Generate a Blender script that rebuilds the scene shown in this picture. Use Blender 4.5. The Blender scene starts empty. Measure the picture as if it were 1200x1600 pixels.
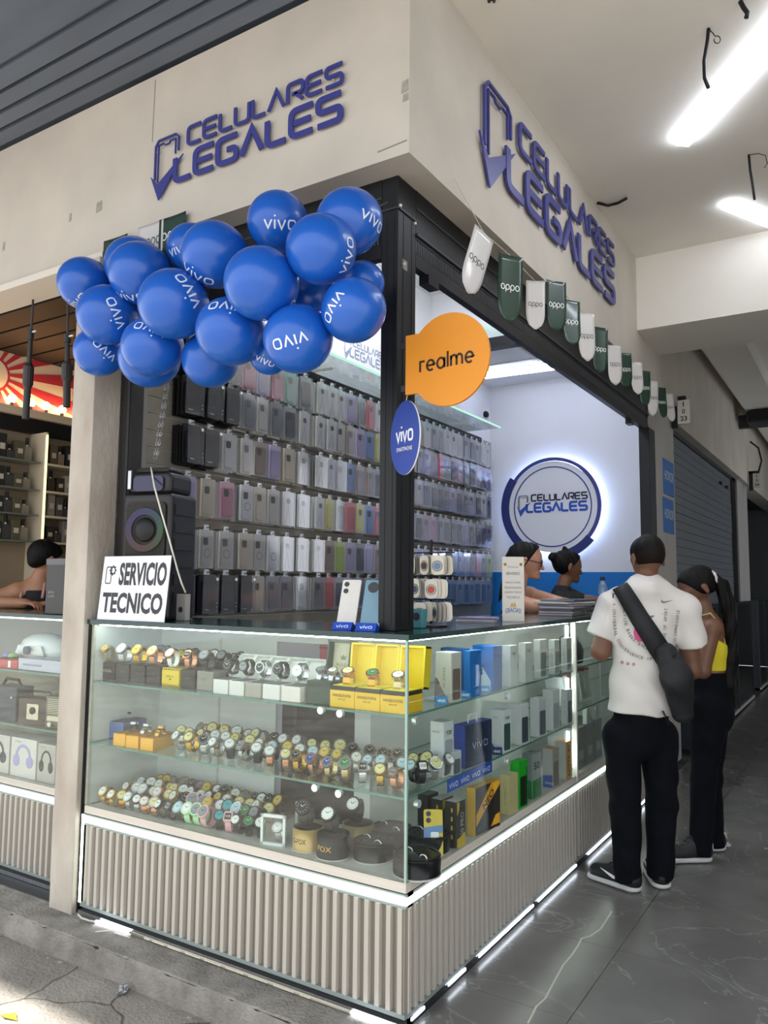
import bpy, bmesh, math, random
import numpy as np
from mathutils import Vector, Matrix
from mathutils.bvhtree import BVHTree
random.seed(7); rng = np.random.default_rng(7)
SC = bpy.context.scene; COL = SC.collection
PI = math.pi

# ---------------------------------------------------------------- camera
CAMP = (1.3694, -2.3496, 1.4728); FPX = 1212.92
_yaw, _pit, _rol = math.radians(-32.0406), math.radians(5.3235), math.radians(0.52396)
_f = Vector((math.sin(_yaw)*math.cos(_pit), math.cos(_yaw)*math.cos(_pit), math.sin(_pit)))
_r = Vector((math.cos(_yaw), -math.sin(_yaw), 0)); _u = _r.cross(_f)
_r, _u = math.cos(_rol)*_r + math.sin(_rol)*_u, -math.sin(_rol)*_r + math.cos(_rol)*_u
cd = bpy.data.cameras.new('camera'); cam = bpy.data.objects.new('camera', cd); COL.objects.link(cam)
cam.matrix_world = Matrix(((_r.x, _u.x, -_f.x, CAMP[0]), (_r.y, _u.y, -_f.y, CAMP[1]), (_r.z, _u.z, -_f.z, CAMP[2]), (0, 0, 0, 1)))
cd.sensor_fit = 'VERTICAL'; cd.sensor_height = 36; cd.lens = FPX/1600*36; cd.clip_start = .02
SC.camera = cam
def at(px, py, ax, val):                     # a photo pixel -> the point where its sight line meets a real plane
    d = _f + _r*((px-600)/FPX) - _u*((py-800)/FPX); i = 'xyz'.index(ax)
    return Vector(CAMP) + d*((val-CAMP[i])/d[i])

# ---------------------------------------------------------------- light and exposure
w = bpy.data.worlds.new('world'); SC.world = w; w.use_nodes = True
bg = w.node_tree.nodes['Background']; bg.inputs[0].default_value = (.90, .94, 1, 1); bg.inputs[1].default_value = 1.7
sd = bpy.data.lights.new('sun', 'SUN'); sun = bpy.data.objects.new('sun', sd); COL.objects.link(sun)
sd.energy = 8.5; sd.angle = .02; sd.color = (1, .97, .92)
sun.rotation_euler = Vector((.05, .50, -1)).to_track_quat('-Z', 'Y').to_euler()
SC.view_settings.view_transform = 'Standard'; SC.view_settings.look = 'None'
SC.view_settings.gamma = 1; SC.view_settings.use_curve_mapping = False
SC.view_settings.exposure = 0.36
SC.cycles.use_denoising = True
SC.cycles.max_bounces = 8; SC.cycles.diffuse_bounces = 4; SC.cycles.glossy_bounces = 3
SC.cycles.transmission_bounces = 4; SC.cycles.transparent_max_bounces = 24
SC.cycles.caustics_reflective = False; SC.cycles.caustics_refractive = False
SC.cycles.sample_clamp_indirect = 6

# ---------------------------------------------------------------- materials
def lin(c):
    c = c/255
    return c/12.92 if c <= .04045 else ((c+.055)/1.055)**2.4
def col(h): return (lin(int(h[0:2], 16)), lin(int(h[2:4], 16)), lin(int(h[4:6], 16)), 1)
_M = {}
def mat(name, h='888888', rough=.5, metal=0, emit=0, var=0, scale=20, bump=0, bscale=None, spec=.5, h2=None, coat=0, stretch=None):
    if name in _M: return _M[name]
    m = bpy.data.materials.new(name); m.use_nodes = True; nt = m.node_tree; N = nt.nodes; L = nt.links
    b = N['Principled BSDF']; c = col(h)
    b.inputs['Base Color'].default_value = c; b.inputs['Roughness'].default_value = rough
    b.inputs['Metallic'].default_value = metal; b.inputs['Specular IOR Level'].default_value = spec
    if coat: b.inputs['Coat Weight'].default_value = coat; b.inputs['Coat Roughness'].default_value = .08
    if emit: b.inputs['Emission Color'].default_value = c; b.inputs['Emission Strength'].default_value = emit
    if var or bump:
        tc = N.new('ShaderNodeTexCoord'); mp = N.new('ShaderNodeMapping'); L.new(tc.outputs['Object'], mp.inputs[0])
        if stretch: mp.inputs['Scale'].default_value = stretch
        n = N.new('ShaderNodeTexNoise'); n.inputs['Scale'].default_value = scale; n.inputs['Detail'].default_value = 5
        L.new(mp.outputs[0], n.inputs[0])
        if var:
            r = N.new('ShaderNodeValToRGB'); c2 = col(h2) if h2 else tuple(x*(1-var) for x in c[:3])+(1,)
            r.color_ramp.elements[0].position = .3; r.color_ramp.elements[0].color = c2
            r.color_ramp.elements[1].position = .65; r.color_ramp.elements[1].color = c
            L.new(n.outputs[0], r.inputs[0]); L.new(r.outputs[0], b.inputs['Base Color'])
        if bump:
            n2 = n
            if bscale:
                n2 = N.new('ShaderNodeTexNoise'); n2.inputs['Scale'].default_value = bscale; n2.inputs['Detail'].default_value = 4; L.new(mp.outputs[0], n2.inputs[0])
            bp = N.new('ShaderNodeBump'); bp.inputs['Strength'].default_value = bump; bp.inputs['Distance'].default_value = .01
            L.new(n2.outputs[0], bp.inputs['Height']); L.new(bp.outputs[0], b.inputs['Normal'])
    _M[name] = m; return m
def clear(name, tint='ffffff', gloss=.06, rough=.02, fres=True, solid=0):
    if name in _M: return _M[name]
    m = bpy.data.materials.new(name); m.use_nodes = True; nt = m.node_tree; N = nt.nodes; L = nt.links
    N.clear(); o = N.new('ShaderNodeOutputMaterial'); t = N.new('ShaderNodeBsdfTransparent'); t.inputs[0].default_value = col(tint)
    g = N.new('ShaderNodeBsdfGlossy'); g.inputs['Roughness'].default_value = rough; g.inputs[0].default_value = (1, 1, 1, 1)
    x = N.new('ShaderNodeMixShader')
    lw = N.new('ShaderNodeLayerWeight'); lw.inputs[0].default_value = .5      # Schlick reflectance, the same from both sides of a pane
    pw = N.new('ShaderNodeMath'); pw.operation = 'POWER'; pw.inputs[1].default_value = 5; L.new(lw.outputs['Facing'], pw.inputs[0])
    ad = N.new('ShaderNodeMath'); ad.operation = 'MULTIPLY_ADD'; ad.inputs[1].default_value = .9; ad.inputs[2].default_value = gloss; ad.use_clamp = True
    L.new(pw.outputs[0], ad.inputs[0]); L.new(ad.outputs[0], x.inputs[0])
    L.new(t.outputs[0], x.inputs[1]); L.new(g.outputs[0], x.inputs[2]); last = x
    if solid:
        d = N.new('ShaderNodeBsdfDiffuse'); d.inputs[0].default_value = col(tint); y = N.new('ShaderNodeMixShader'); y.inputs[0].default_value = solid
        L.new(x.outputs[0], y.inputs[1]); L.new(d.outputs[0], y.inputs[2]); last = y
    L.new(last.outputs[0], o.inputs[0]); _M[name] = m; return m
def glow(name, h, e):
    if name in _M: return _M[name]
    m = bpy.data.materials.new(name); m.use_nodes = True; N = m.node_tree.nodes; N.clear()
    o = N.new('ShaderNodeOutputMaterial'); em = N.new('ShaderNodeEmission'); em.inputs[0].default_value = col(h); em.inputs[1].default_value = e
    m.node_tree.links.new(em.outputs[0], o.inputs[0]); _M[name] = m; return m

# ---------------------------------------------------------------- mesh helpers
class MB:
    def __init__(s): s.v = []; s.f = []; s.m = []
    def add(s, vs, fs, m=0):
        k = len(s.v); s.v += [tuple(p) for p in vs]; s.f += [tuple(i+k for i in f) for f in fs]; s.m += [m]*len(fs); return s
    def box(s, x0, x1, y0, y1, z0, z1, m=0, M=None):
        vs = [Vector((x, y, z)) for z in (z0, z1) for y in (y0, y1) for x in (x0, x1)]
        if M: vs = [M @ p for p in vs]
        return s.add(vs, [(0, 2, 3, 1), (4, 5, 7, 6), (0, 1, 5, 4), (2, 6, 7, 3), (0, 4, 6, 2), (1, 3, 7, 5)], m)
    def tube(s, pts, r, n=8, m=0, closed=False, cap=True):
        pts = [Vector(p) for p in pts]; K = len(pts); rs = r if isinstance(r, (list, tuple)) else [r]*K
        vs = []; t0 = None; ref = None
        for i in range(K):
            a = pts[(i-1) % K] if (closed or i > 0) else pts[i]; b = pts[(i+1) % K] if (closed or i < K-1) else pts[i]
            t = (b-a).normalized()
            if ref is None:
                ref = t.orthogonal().normalized()
            else:
                ref = (ref - t*ref.dot(t)); ref = ref.normalized() if ref.length > 1e-6 else t.orthogonal().normalized()
            q = t.cross(ref)
            for j in range(n):
                an = 2*PI*j/n; vs.append(pts[i] + (ref*math.cos(an) + q*math.sin(an))*rs[i])
        fs = []
        for i in range(K if closed else K-1):
            for j in range(n):
                a = i*n+j; b = i*n+(j+1) % n; c = ((i+1) % K)*n+(j+1) % n; d = ((i+1) % K)*n+j
                fs.append((a, b, c, d))
        if cap and not closed: fs += [tuple(range(n-1, -1, -1)), tuple((K-1)*n+j for j in range(n))]
        return s.add(vs, fs, m)
    def lathe(s, prof, n=20, m=0, M=None, sx=1, sy=1):
        vs = []; fs = []; K = len(prof)
        for (r, z) in prof:
            for j in range(n):
                a = 2*PI*j/n; p = Vector((r*math.cos(a)*sx, r*math.sin(a)*sy, z)); vs.append(M @ p if M else p)
        for i in range(K-1):
            for j in range(n): fs.append((i*n+j, i*n+(j+1) % n, (i+1)*n+(j+1) % n, (i+1)*n+j))
        fs += [tuple(range(n-1, -1, -1)), tuple((K-1)*n+j for j in range(n))]
        return s.add(vs, fs, m)
    def prism(s, poly, fr, d, m=0, mside=None, back=True):
        # poly in 2D, fr(u,v,w) maps to space, thickness w 0..d, front at w=d
        n = len(poly); vs = [fr(u, v, 0) for u, v in poly] + [fr(u, v, d) for u, v in poly]
        fs = [tuple(range(n, 2*n))]
        s.add(vs, fs, m); k = len(s.v)-2*n
        sf = [(k+i, k+(i+1) % n, k+n+(i+1) % n, k+n+i) for i in range(n)]
        if back: sf.append(tuple(k+i for i in range(n-1, -1, -1)))
        s.f += sf; s.m += [m if mside is None else mside]*len(sf); return s
    def mesh(s, name, mats, smooth=False):
        me = bpy.data.meshes.new(name); me.from_pydata(s.v, [], s.f)
        for x in (mats if isinstance(mats, (list, tuple)) else [mats]): me.materials.append(x)
        me.polygons.foreach_set('material_index', s.m)
        if smooth: me.polygons.foreach_set('use_smooth', [True]*len(s.f))
        me.update(); return me
    def build(s, name, mats, parent=None, smooth=False, fix=True):
        me = s.mesh(name, mats, smooth)
        if fix:
            bm = bmesh.new(); bm.from_mesh(me); bmesh.ops.recalc_face_normals(bm, faces=bm.faces); bm.to_mesh(me); bm.free()
        return put(me, name, parent)
def put(me, name, parent=None, M=None, mats=None):
    o = bpy.data.objects.new(name, me); COL.objects.link(o)
    if parent is not None: o.parent = parent
    if M is not None: o.matrix_local = M
    if mats:
        for i, x in enumerate(mats):
            if x is not None: o.material_slots[i].link = 'OBJECT'; o.material_slots[i].material = x
    return o
def thing(name, label, cat, loc=(0, 0, 0), rz=0, group=None, M=None):
    o = bpy.data.objects.new(name, None); COL.objects.link(o); o.empty_display_size = .05
    if M is not None: o.matrix_local = M
    else: o.location = loc; o.rotation_euler = (0, 0, rz)
    return tag(o, label, cat, group)
def tag(o, label, cat, group=None):
    o['label'] = label; o['category'] = cat
    if group: o['group'] = group
    return o
def lab(o, label): o['label'] = label; return o
def struct(o): o['kind'] = 'structure'; return o
def stuff(o): o['kind'] = 'stuff'; return o
def own(o, t):                               # parts built in world coordinates, hung under a thing placed elsewhere
    t_w = t.matrix_basis; o.parent = t; o.matrix_parent_inverse = t_w.inverted(); return o
def bev(o, wd=.003, seg=2):
    b = o.modifiers.new('b', 'BEVEL'); b.width = wd; b.segments = seg; b.limit_method = 'ANGLE'; return o
def rrect(wd, ht, r, n=4, cx=0, cy=0):
    P = []
    for (sx, sy, a0) in ((1, 1, 0), (-1, 1, 90), (-1, -1, 180), (1, -1, 270)):
        for i in range(n+1):
            a = math.radians(a0+90*i/n); P.append((cx+sx*(wd/2-r)+r*math.cos(a), cy+sy*(ht/2-r)+r*math.sin(a)))
    return P
def circ(r, n=24, cx=0, cy=0, a0=0, ry=None): return [(cx+r*math.cos(a0+2*PI*i/n), cy+(ry or r)*math.sin(a0+2*PI*i/n)) for i in range(n)]
def frame(o, ux, uy):
    o = Vector(o); ux = Vector(ux).normalized(); uy = Vector(uy).normalized(); un = ux.cross(uy)
    return lambda u, v, w=0: o+ux*u+uy*v+un*w

# ---------------------------------------------------------------- lettering
def rnd(pts, r, n=4, closed=False):
    out = []; K = len(pts)
    for i, p in enumerate(pts):
        if not closed and i in (0, K-1): out.append(p); continue
        a = Vector(pts[(i-1) % K]); b = Vector(p); c = Vector(pts[(i+1) % K]); u = (a-b); v = (c-b)
        rr = min(r, u.length*.49, v.length*.49); p0 = b+u.normalized()*rr; p1 = b+v.normalized()*rr
        for k in range(n+1):
            t = k/n; q = p0*(1-t)**2+b*2*t*(1-t)+p1*t*t; out.append((q.x, q.y))
    return out
def arc(cx, cy, rx, ry, a0, a1, n=14): return [(cx+rx*math.cos(math.radians(a0+(a1-a0)*i/n)), cy+ry*math.sin(math.radians(a0+(a1-a0)*i/n))) for i in range(n+1)]
def G(ch):      # wide single-stroke capitals; returns (width, [(points, closed)])
    c = .26
    D = {
     'C': (1, [(rnd([(1, 1), (0, 1), (0, 0), (1, 0)], c), 0)]),
     'E': (1, [(rnd([(1, 1), (0, 1), (0, 0), (1, 0)], c), 0), ([(.1, .5), (.92, .5)], 0)]),
     'L': (.9, [(rnd([(0, 1), (0, 0), (.9, 0)], c), 0)]),
     'U': (1, [(rnd([(0, 1), (0, 0), (1, 0), (1, 1)], c), 0)]),
     'A': (1.05, [([(0, 0), (.525, 1), (1.05, 0)], 0)]),
     'R': (1, [(rnd([(0, 0), (0, 1), (1, 1), (1, .42), (.3, .42)], .22), 0), ([(.5, .42), (1, 0)], 0)]),
     'S': (1, [(rnd([(1, 1), (0, 1), (0, .5), (1, .5), (1, 0), (0, 0)], .2), 0)]),
     'G': (1, [(rnd([(1, 1), (0, 1), (0, 0), (1, 0), (1, .5), (.5, .5)], c), 0)]),
     'v': (.8, [([(0, .66), (.4, 0), (.8, .66)], 0)]),
     'i': (.0, [([(0, 0), (0, .66)], 0), ([(0, .88), (0, 1.0)], 0)]),
     'o': (.86, [(rnd([(0, 0), (.86, 0), (.86, .66), (0, .66)], .28, 5, True), 1)]),
     # round lower-case letters
     'q': (.62, [(arc(.31, .33, .31, .33, 0, 360, 18)[:-1], 1)]),
     'p': (.62, [(arc(.31, .33, .31, .33, 0, 360, 18)[:-1], 1), ([(0, .33), (0, -.3)], 0)]),
     'r': (.34, [([(0, 0), (0, .66), (.42, .66)], 0)]),
     'e': (.66, [([(.02, .33), (.66, .33)]+arc(.33, .33, .33, .33, 0, 310, 16), 0)]),
     'a': (.66, [(arc(.33, .33, .33, .33, 0, 360, 18)[:-1], 1), ([(.66, .66), (.66, 0)], 0)]),
     'l': (.0, [([(0, 0), (0, 1)], 0)]),
     'm': (1.0, [([(0, 0), (0, .66)], 0), ([(0, .4)]+arc(.25, .41, .25, .25, 180, 0, 8)+[(.5, 0)], 0), (arc(.75, .41, .25, .25, 180, 0, 8)+[(1, 0)], 0)]),
    }
    return D[ch]
def strip(mb, pts, closed, wd, fr, d, m=0):
    P = [Vector(p) for p in pts]; K = len(P); Lf = []; Rt = []
    for i in range(K):
        a = P[(i-1) % K] if (closed or i > 0) else None; b = P[(i+1) % K] if (closed or i < K-1) else None
        if a is None: t = (b-P[i]).normalized(); n = Vector((-t.y, t.x)); k = 1
        elif b is None: t = (P[i]-a).normalized(); n = Vector((-t.y, t.x)); k = 1
        else:
            t1 = (P[i]-a).normalized(); t2 = (b-P[i]).normalized(); n1 = Vector((-t1.y, t1.x)); n2 = Vector((-t2.y, t2.x))
            n = (n1+n2); n = n.normalized() if n.length > 1e-4 else n1; k = min(1/max(n.dot(n1), .25), 2.0)
        Lf.append(P[i]+n*wd/2*k); Rt.append(P[i]-n*wd/2*k)
    ws = (0, d) if d else (0,)
    vs = []
    for i in range(K):
        for w_ in ws: vs += [fr(Lf[i].x, Lf[i].y, w_), fr(Rt[i].x, Rt[i].y, w_)]
    fs = []; s = 2*len(ws)
    for i in range(K if closed else K-1):
        a = i*s; b = ((i+1) % K)*s
        if d:
            fs += [(a+2, a+3, b+3, b+2), (a, b, b+1, a+1), (a, a+2, b+2, b), (a+1, b+1, b+3, a+3)]
        else: fs.append((a, a+1, b+1, b))
    if d and not closed: e = (K-1)*s; fs += [(0, 1, 3, 2), (e, e+2, e+3, e+1)]
    mb.add(vs, fs, m)
def word(mb, s, x, y, h, wd, fr, d=0, gap=.28, sx=1., m=0, width=None, dens=False):
    W = sum(G(c)[0] for c in s)+gap*(len(s)-1)
    if width: sx = width/(W*h)
    for c in s:
        cw, st = G(c)
        for pts, cl in st:
            q = [(x+p[0]*h*sx, y+p[1]*h) for p in pts]
            if dens:
                q2 = []
                for i in range(len(q)-(0 if cl else 1)):
                    a = Vector(q[i]); b = Vector(q[(i+1) % len(q)]); n = max(1, int((b-a).length/(h*.22)))
                    q2 += [tuple(a.lerp(b, k/n)) for k in range(n)]
                q = q2+([] if cl else [q[-1]])
            strip(mb, q, cl, wd, fr, d, m)
        x += (cw+gap)*h*sx
    return W*h*sx
_T = {}
def tgeo(s, bold=0):
    k = (s, bold)
    if k not in _T:
        c = bpy.data.curves.new('t', 'FONT'); c.body = s; c.size = 1; c.offset = bold; c.resolution_u = 3
        o = bpy.data.objects.new('t', c); me = bpy.data.meshes.new_from_object(o)
        V = [tuple(v.co) for v in me.vertices]; F = [tuple(p.vertices) for p in me.polygons]
        xs = [v[0] for v in V] or [0, 1]; ys = [v[1] for v in V] or [0, 1]
        bpy.data.objects.remove(o); bpy.data.curves.remove(c); bpy.data.meshes.remove(me)
        _T[k] = (V, F, min(xs), max(xs), min(ys), max(ys))
    return _T[k]
def text(mb, s, cx, cy, wd, ht, fr, bold=0, m=0, lift=.0006):     # the word fitted in a wd x ht box about (cx, cy)
    V, F, x0, x1, y0, y1 = tgeo(s, bold)
    mb.add([fr(cx+((v[0]-x0)/(x1-x0)-.5)*wd, cy+((v[1]-y0)/(y1-y0)-.5)*ht, lift) for v in V], F, m)
def logo(mb, fr, W, d, mp=0, m1=0, m2=0, k=1.0):                # phone outline, tick, two-line name; W wide, origin lower left
    S = lambda x: x*W
    t = .0085*k
    strip(mb, [(S(a), S(b)) for a, b in [(0.012, .06), (.012, .225), (.03, .25), (.135, .25), (.152, .232), (.152, .155)]], 0, S(t), fr, d, mp)
    strip(mb, [(S(a), S(b)) for a, b in [(0.028, .06), (.028, .228), (.062, .228), (.070, .218), (.094, .218), (.102, .228), (.137, .228), (.137, .15)]], 0, S(t*.6), fr, d, mp)
    mb.prism([(S(a), S(b)) for a, b in [(-.012, .11), (.035, .045), (.195, .165), (.042, -.045)]], fr, d or .0004, m2)
    word(mb, 'CELULARES', S(.207), S(.172), S(.084), S(.020*k), fr, d, .26, m=m1, width=S(.785))
    word(mb, 'LEGALES', S(.135), S(.020), S(.112), S(.029*k), fr, d, .25, m=m2, width=S(.852))
# ================================================================ THE SETTING
m_fas = mat('fascia_paint', 'CFC7BA', .75, var=.15, scale=2.2, bump=.25, bscale=14)
m_ceil = mat('ceiling_paint', 'EDE9E0', .8, var=.05, scale=2.0, bump=.1, bscale=30)
m_soff = mat('canopy_metal', '69727F', .45, metal=.2, var=.25, scale=6, stretch=(.15, 1, 1))
m_white = mat('shop_white', 'E8E8EA', .6, var=.02, scale=4)
m_black = mat('black_metal', '121317', .45, spec=.35, var=.2, scale=9)
m_dkgrey = mat('dark_grey', '34373B', .5, var=.15, scale=8)
m_pill = mat('pillar_paint', 'BFB8AB', .7, var=.2, scale=5, h2='A3978A', bump=.4, bscale=40, stretch=(1, 1, .5))
m_steel = mat('brushed_steel', 'B9BBBC', .28, metal=.9, var=.15, scale=60, stretch=(1, 1, .05))
m_alu = mat('aluminium', 'D9D7D0', .4, metal=.4)
m_conc = mat('concrete', '8B8780', .85, var=.35, scale=4.5, h2='5E5B56', bump=.9, bscale=45)
m_conc2 = mat('kerb_concrete', '9A958D', .9, var=.3, scale=9, h2='75716B', bump=1., bscale=70)
m_grout = mat('grout', '2A2A2C', .8)
m_glass = clear('case_glass', 'F9FDFB', .04)
m_gedge = mat('glass_edge', '1E3A36', .15, spec=.6)
m_led = glow('led_white', 'F3FFF6', 6); m_ledcase = glow('led_case', 'F4FFFA', 22)
m_ledc = glow('led_cool', 'EAF3FF', 6)
m_ledg = glow('led_green', 'BFF7E2', .8)

def marble():
    m = bpy.data.materials.new('floor_marble'); m.use_nodes = True; nt = m.node_tree; N = nt.nodes; L = nt.links; b = N['Principled BSDF']
    tc = N.new('ShaderNodeTexCoord'); n1 = N.new('ShaderNodeTexNoise'); n1.inputs['Scale'].default_value = 1.7; n1.inputs['Detail'].default_value = 8; n1.inputs['Distortion'].default_value = 1.2
    ge = N.new('ShaderNodeNewGeometry')
    L.new(ge.outputs['Position'], n1.inputs[0])
    a = N.new('ShaderNodeMath'); a.operation = 'SUBTRACT'; a.inputs[1].default_value = .5; ab = N.new('ShaderNodeMath'); ab.operation = 'ABSOLUTE'
    L.new(n1.outputs[0], a.inputs[0]); L.new(a.outputs[0], ab.inputs[0])
    r = N.new('ShaderNodeValToRGB'); r.color_ramp.elements[0].position = 0; r.color_ramp.elements[0].color = col('8E8D8A'); r.color_ramp.elements[1].position = .006; r.color_ramp.elements[1].color = col('73716E')
    L.new(ab.outputs[0], r.inputs[0])
    n2 = N.new('ShaderNodeTexNoise'); n2.inputs['Scale'].default_value = 3; n2.inputs['Detail'].default_value = 6; L.new(ge.outputs['Position'], n2.inputs[0])
    r2 = N.new('ShaderNodeValToRGB'); r2.color_ramp.elements[0].position = .35; r2.color_ramp.elements[0].color = (.72, .72, .73, 1); r2.color_ramp.elements[1].position = .7; r2.color_ramp.elements[1].color = (1, 1, 1, 1)
    L.new(n2.outputs[0], r2.inputs[0]); mx = N.new('ShaderNodeMix'); mx.data_type = 'RGBA'; mx.blend_type = 'MULTIPLY'; mx.inputs[0].default_value = 1
    L.new(r.outputs[0], mx.inputs[6]); L.new(r2.outputs[0], mx.inputs[7]); L.new(mx.outputs[2], b.inputs['Base Color'])
    b.inputs['Roughness'].default_value = .13; b.inputs['Specular IOR Level'].default_value = .55
    n3 = N.new('ShaderNodeTexNoise'); n3.inputs['Scale'].default_value = 7; L.new(ge.outputs['Position'], n3.inputs[0])
    mr = N.new('ShaderNodeMapRange'); mr.inputs['To Min'].default_value = .15; mr.inputs['To Max'].default_value = .32; L.new(n3.outputs[0], mr.inputs[0]); L.new(mr.outputs[0], b.inputs['Roughness'])
    return m
m_floor = marble()
def cracked():
    m = mat('sidewalk_concrete', 'A69F95', .92, var=.4, scale=2.6, h2='77716A', bump=1., bscale=60); nt = m.node_tree; N = nt.nodes; L = nt.links; b = N['Principled BSDF']
    ge = N.new('ShaderNodeNewGeometry'); nz = N.new('ShaderNodeTexNoise'); nz.inputs['Scale'].default_value = 6; L.new(ge.outputs['Position'], nz.inputs[0])
    ad = N.new('ShaderNodeVectorMath'); ad.operation = 'MULTIPLY_ADD'; ad.inputs[1].default_value = (.12, .12, .12); L.new(nz.outputs['Color'], ad.inputs[0]); L.new(ge.outputs['Position'], ad.inputs[2])
    v = N.new('ShaderNodeTexVoronoi'); v.feature = 'DISTANCE_TO_EDGE'; v.inputs['Scale'].default_value = 2.1; L.new(ad.outputs[0], v.inputs[0])
    r = N.new('ShaderNodeValToRGB'); r.color_ramp.elements[0].position = .002; r.color_ramp.elements[0].color = (.25, .24, .22, 1); r.color_ramp.elements[1].position = .014; r.color_ramp.elements[1].color = (1, 1, 1, 1)
    L.new(v.outputs['Distance'], r.inputs[0]); src = b.inputs['Base Color'].links[0].from_socket
    mx = N.new('ShaderNodeMix'); mx.data_type = 'RGBA'; mx.blend_type = 'MULTIPLY'; mx.inputs[0].default_value = 1
    L.new(src, mx.inputs[6]); L.new(r.outputs[0], mx.inputs[7]); L.new(mx.outputs[2], b.inputs['Base Color']); return m
m_side = cracked()

def sbox(name, m, *a, b=0):
    o = MB().box(*a).build(name, m); 
    if b: bev(o, b)
    return struct(o)
# corridor floor of separate tiles over a grout bed
floor = sbox('floor', m_grout, -6, 3.6, -.16, 14, -.3, -.006)
tile_me = {}
xs = [-.005]+[.435+.6*i for i in range(6)]; ys = [-.16, .37]+[.97+.6*i for i in range(22)]
for i in range(len(xs)-1):
    for j in range(len(ys)-1):
        x0, x1, y0, y1 = xs[i]+.0012, min(xs[i+1], 3.6)-.0012, ys[j]+.0012, ys[j+1]-.0012
        if x0 >= 3.55: continue
        k = (round(x1-x0, 3), round(y1-y0, 3))
        if k not in tile_me: tile_me[k] = MB().box(0, x1-x0, 0, y1-y0, -.006, 0).mesh('tile', m_floor)
        t = put(tile_me[k], 'tile', floor, Matrix.Translation((x0, y0, 0)))
vn = [(825, 1599), (838, 1573), (852, 1560), (868, 1530), (880, 1508), (893, 1493), (903, 1478), (909, 1466), (922, 1463), (938, 1452), (946, 1440), (956, 1424)]
mb = MB(); strip(mb, [tuple(at(x, y, 'z', 0))[:2] for x, y in vn], 0, .007, lambda u, v, w_=0: Vector((u, v, .0006)), 0)
mb.build('marble_vein', mat('vein_white', 'B9B7A6', .25), floor)
sbox('floor_shop', m_dkgrey, -5.5, -.005, 0, 4.6, -.006, 0)
# ledge, kerb, sidewalk
def ledge():
    mb = MB(); n = 260; R = random.Random(3); e = 0
    X = [-6+6*i/n for i in range(n+1)]; V = []
    for x in X:
        e = .8*e+R.uniform(-.004, .004); c = max(0, R.gauss(0, .006)) if R.random() < .35 else 0
        V += [(x, -.012, 0), (x, -.155+c+e*.4, 0), (x, -.166+e*.4, -.012-c), (x, -.172+e*.3, -.11)]
    mb.add(V, [(i*4+k, i*4+k+1, i*4+k+5, i*4+k+4) for i in range(n) for k in range(3)]); return mb.build('trim_1', m_conc2)
struct(ledge()); sbox('trim_2', m_conc2, -6, -.01, -.012, 0, -.2, .004)
sbox('floor_sidewalk', m_side, -14, 8, -16, -.160, -.3, -.1)
mb = MB(); R2 = random.Random(5)
for i in range(30):
    x = -2.6+2.6*R2.random(); y = -.155-.02*R2.random()+(-.03 if R2.random() < .4 else 0); z = .002 if y > -.17 else -.099; s = .004+.012*R2.random()*R2.random()
    mb.add([(x+s*math.cos(a)*R2.uniform(.8, 1.6), y+.6*s*math.sin(a), z) for a in [2*PI*k/7 for k in range(7)]]+[(x, y, z+.0015)], [(k, (k+1) % 7, 7) for k in range(7)])
stuff(mb.build('chipped_paint', mat('chip_paint', 'B5AC9C', .8, var=.2, scale=90), None))
bpy.data.objects['chipped_paint']['label'] = 'pale chips of old paint along the broken kerb edge'; bpy.data.objects['chipped_paint']['category'] = 'paint chips'
# fascia, ceiling, beams
sbox('wall_fascia_front', m_fas, -6, -.015, .015, .25, 3.067, 3.87)
sbox('wall_fascia_side', m_fas, -.25, -.015, .25, 14, 3.067, 3.905)
sbox('wall_fascia_far', m_fas, -.25, -.016, 4.85, 14, 2.90, 3.067)
for (a, b_, c, d, nm) in ((-.30, .2, 3.05, 3.067, 'trim_3'),):
    sbox(nm, mat('trim_cream', 'DAD3C6', .6), -6, -1.72, -.005, .2, 3.03, 3.067)
mb = MB()                                    # dents, tape marks and a panel joint on the front fascia
fr = frame((0, .015, 0), (1, 0, 0), (0, 0, 1))
for (px, py, a, b_, k) in [(155, 323, 7, 9, 0), (110, 340, 3, 7, 0), (633, 135, 5, 8, 0), (6, 385, 3, 8, 0), (634, 152, 4, 5, 1)]:
    P = at(px, py, 'y', .015); s = .0032; mb.prism([(P.x-a*s, P.z-b_*s), (P.x+a*s, P.z-b_*s*.8), (P.x+a*s*.9, P.z+b_*s), (P.x-a*s*.8, P.z+b_*s*.8)], lambda u, v, w_=0: Vector((u, .015-w_, v)), .0015)
stuff(mb.build('tape_mark', mat('tape', 'A9A79A', .6, var=.3, scale=60), bpy.data.objects['wall_fascia_front']))
mb = MB(); A = at(243, 125, 'y', .015); B = at(238, 222, 'y', .015); D2 = at(590, 238, 'y', .015); E2 = at(636, 219, 'y', .015)
strip(mb, [(A.x, A.z), (B.x, B.z)], 0, .005, lambda u, v, w_=0: Vector((u, .015-w_, v)), .001)
strip(mb, [(D2.x, D2.z), (E2.x, E2.z)], 0, .006, lambda u, v, w_=0: Vector((u, .015-w_, v)), .001)
mb.build('joint_line', mat('joint', '8F897E', .8), bpy.data.objects['wall_fascia_front'])
sbox('ceiling', m_ceil, -.25, 3.6, 0, 14, 3.905, 4.1)
sbox('trim_4', m_ceil, -.2, 3.6, 3.36, 4.08, 3.355, 3.905)
sbox('trim_5', m_ceil, .10, .48, 4.08, 14, 3.72, 3.905)
sbox('trim_6', m_ceil, 1.1, 1.5, 4.08, 14, 3.72, 3.905)
sbox('trim_7', m_dkgrey, -.2, 3.6, 8.6, 8.7, 3.55, 3.72)
can = sbox('ceiling_canopy', m_soff, -8, 8, -2.45, .3, 3.93, 4.1)
yy = .014
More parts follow.
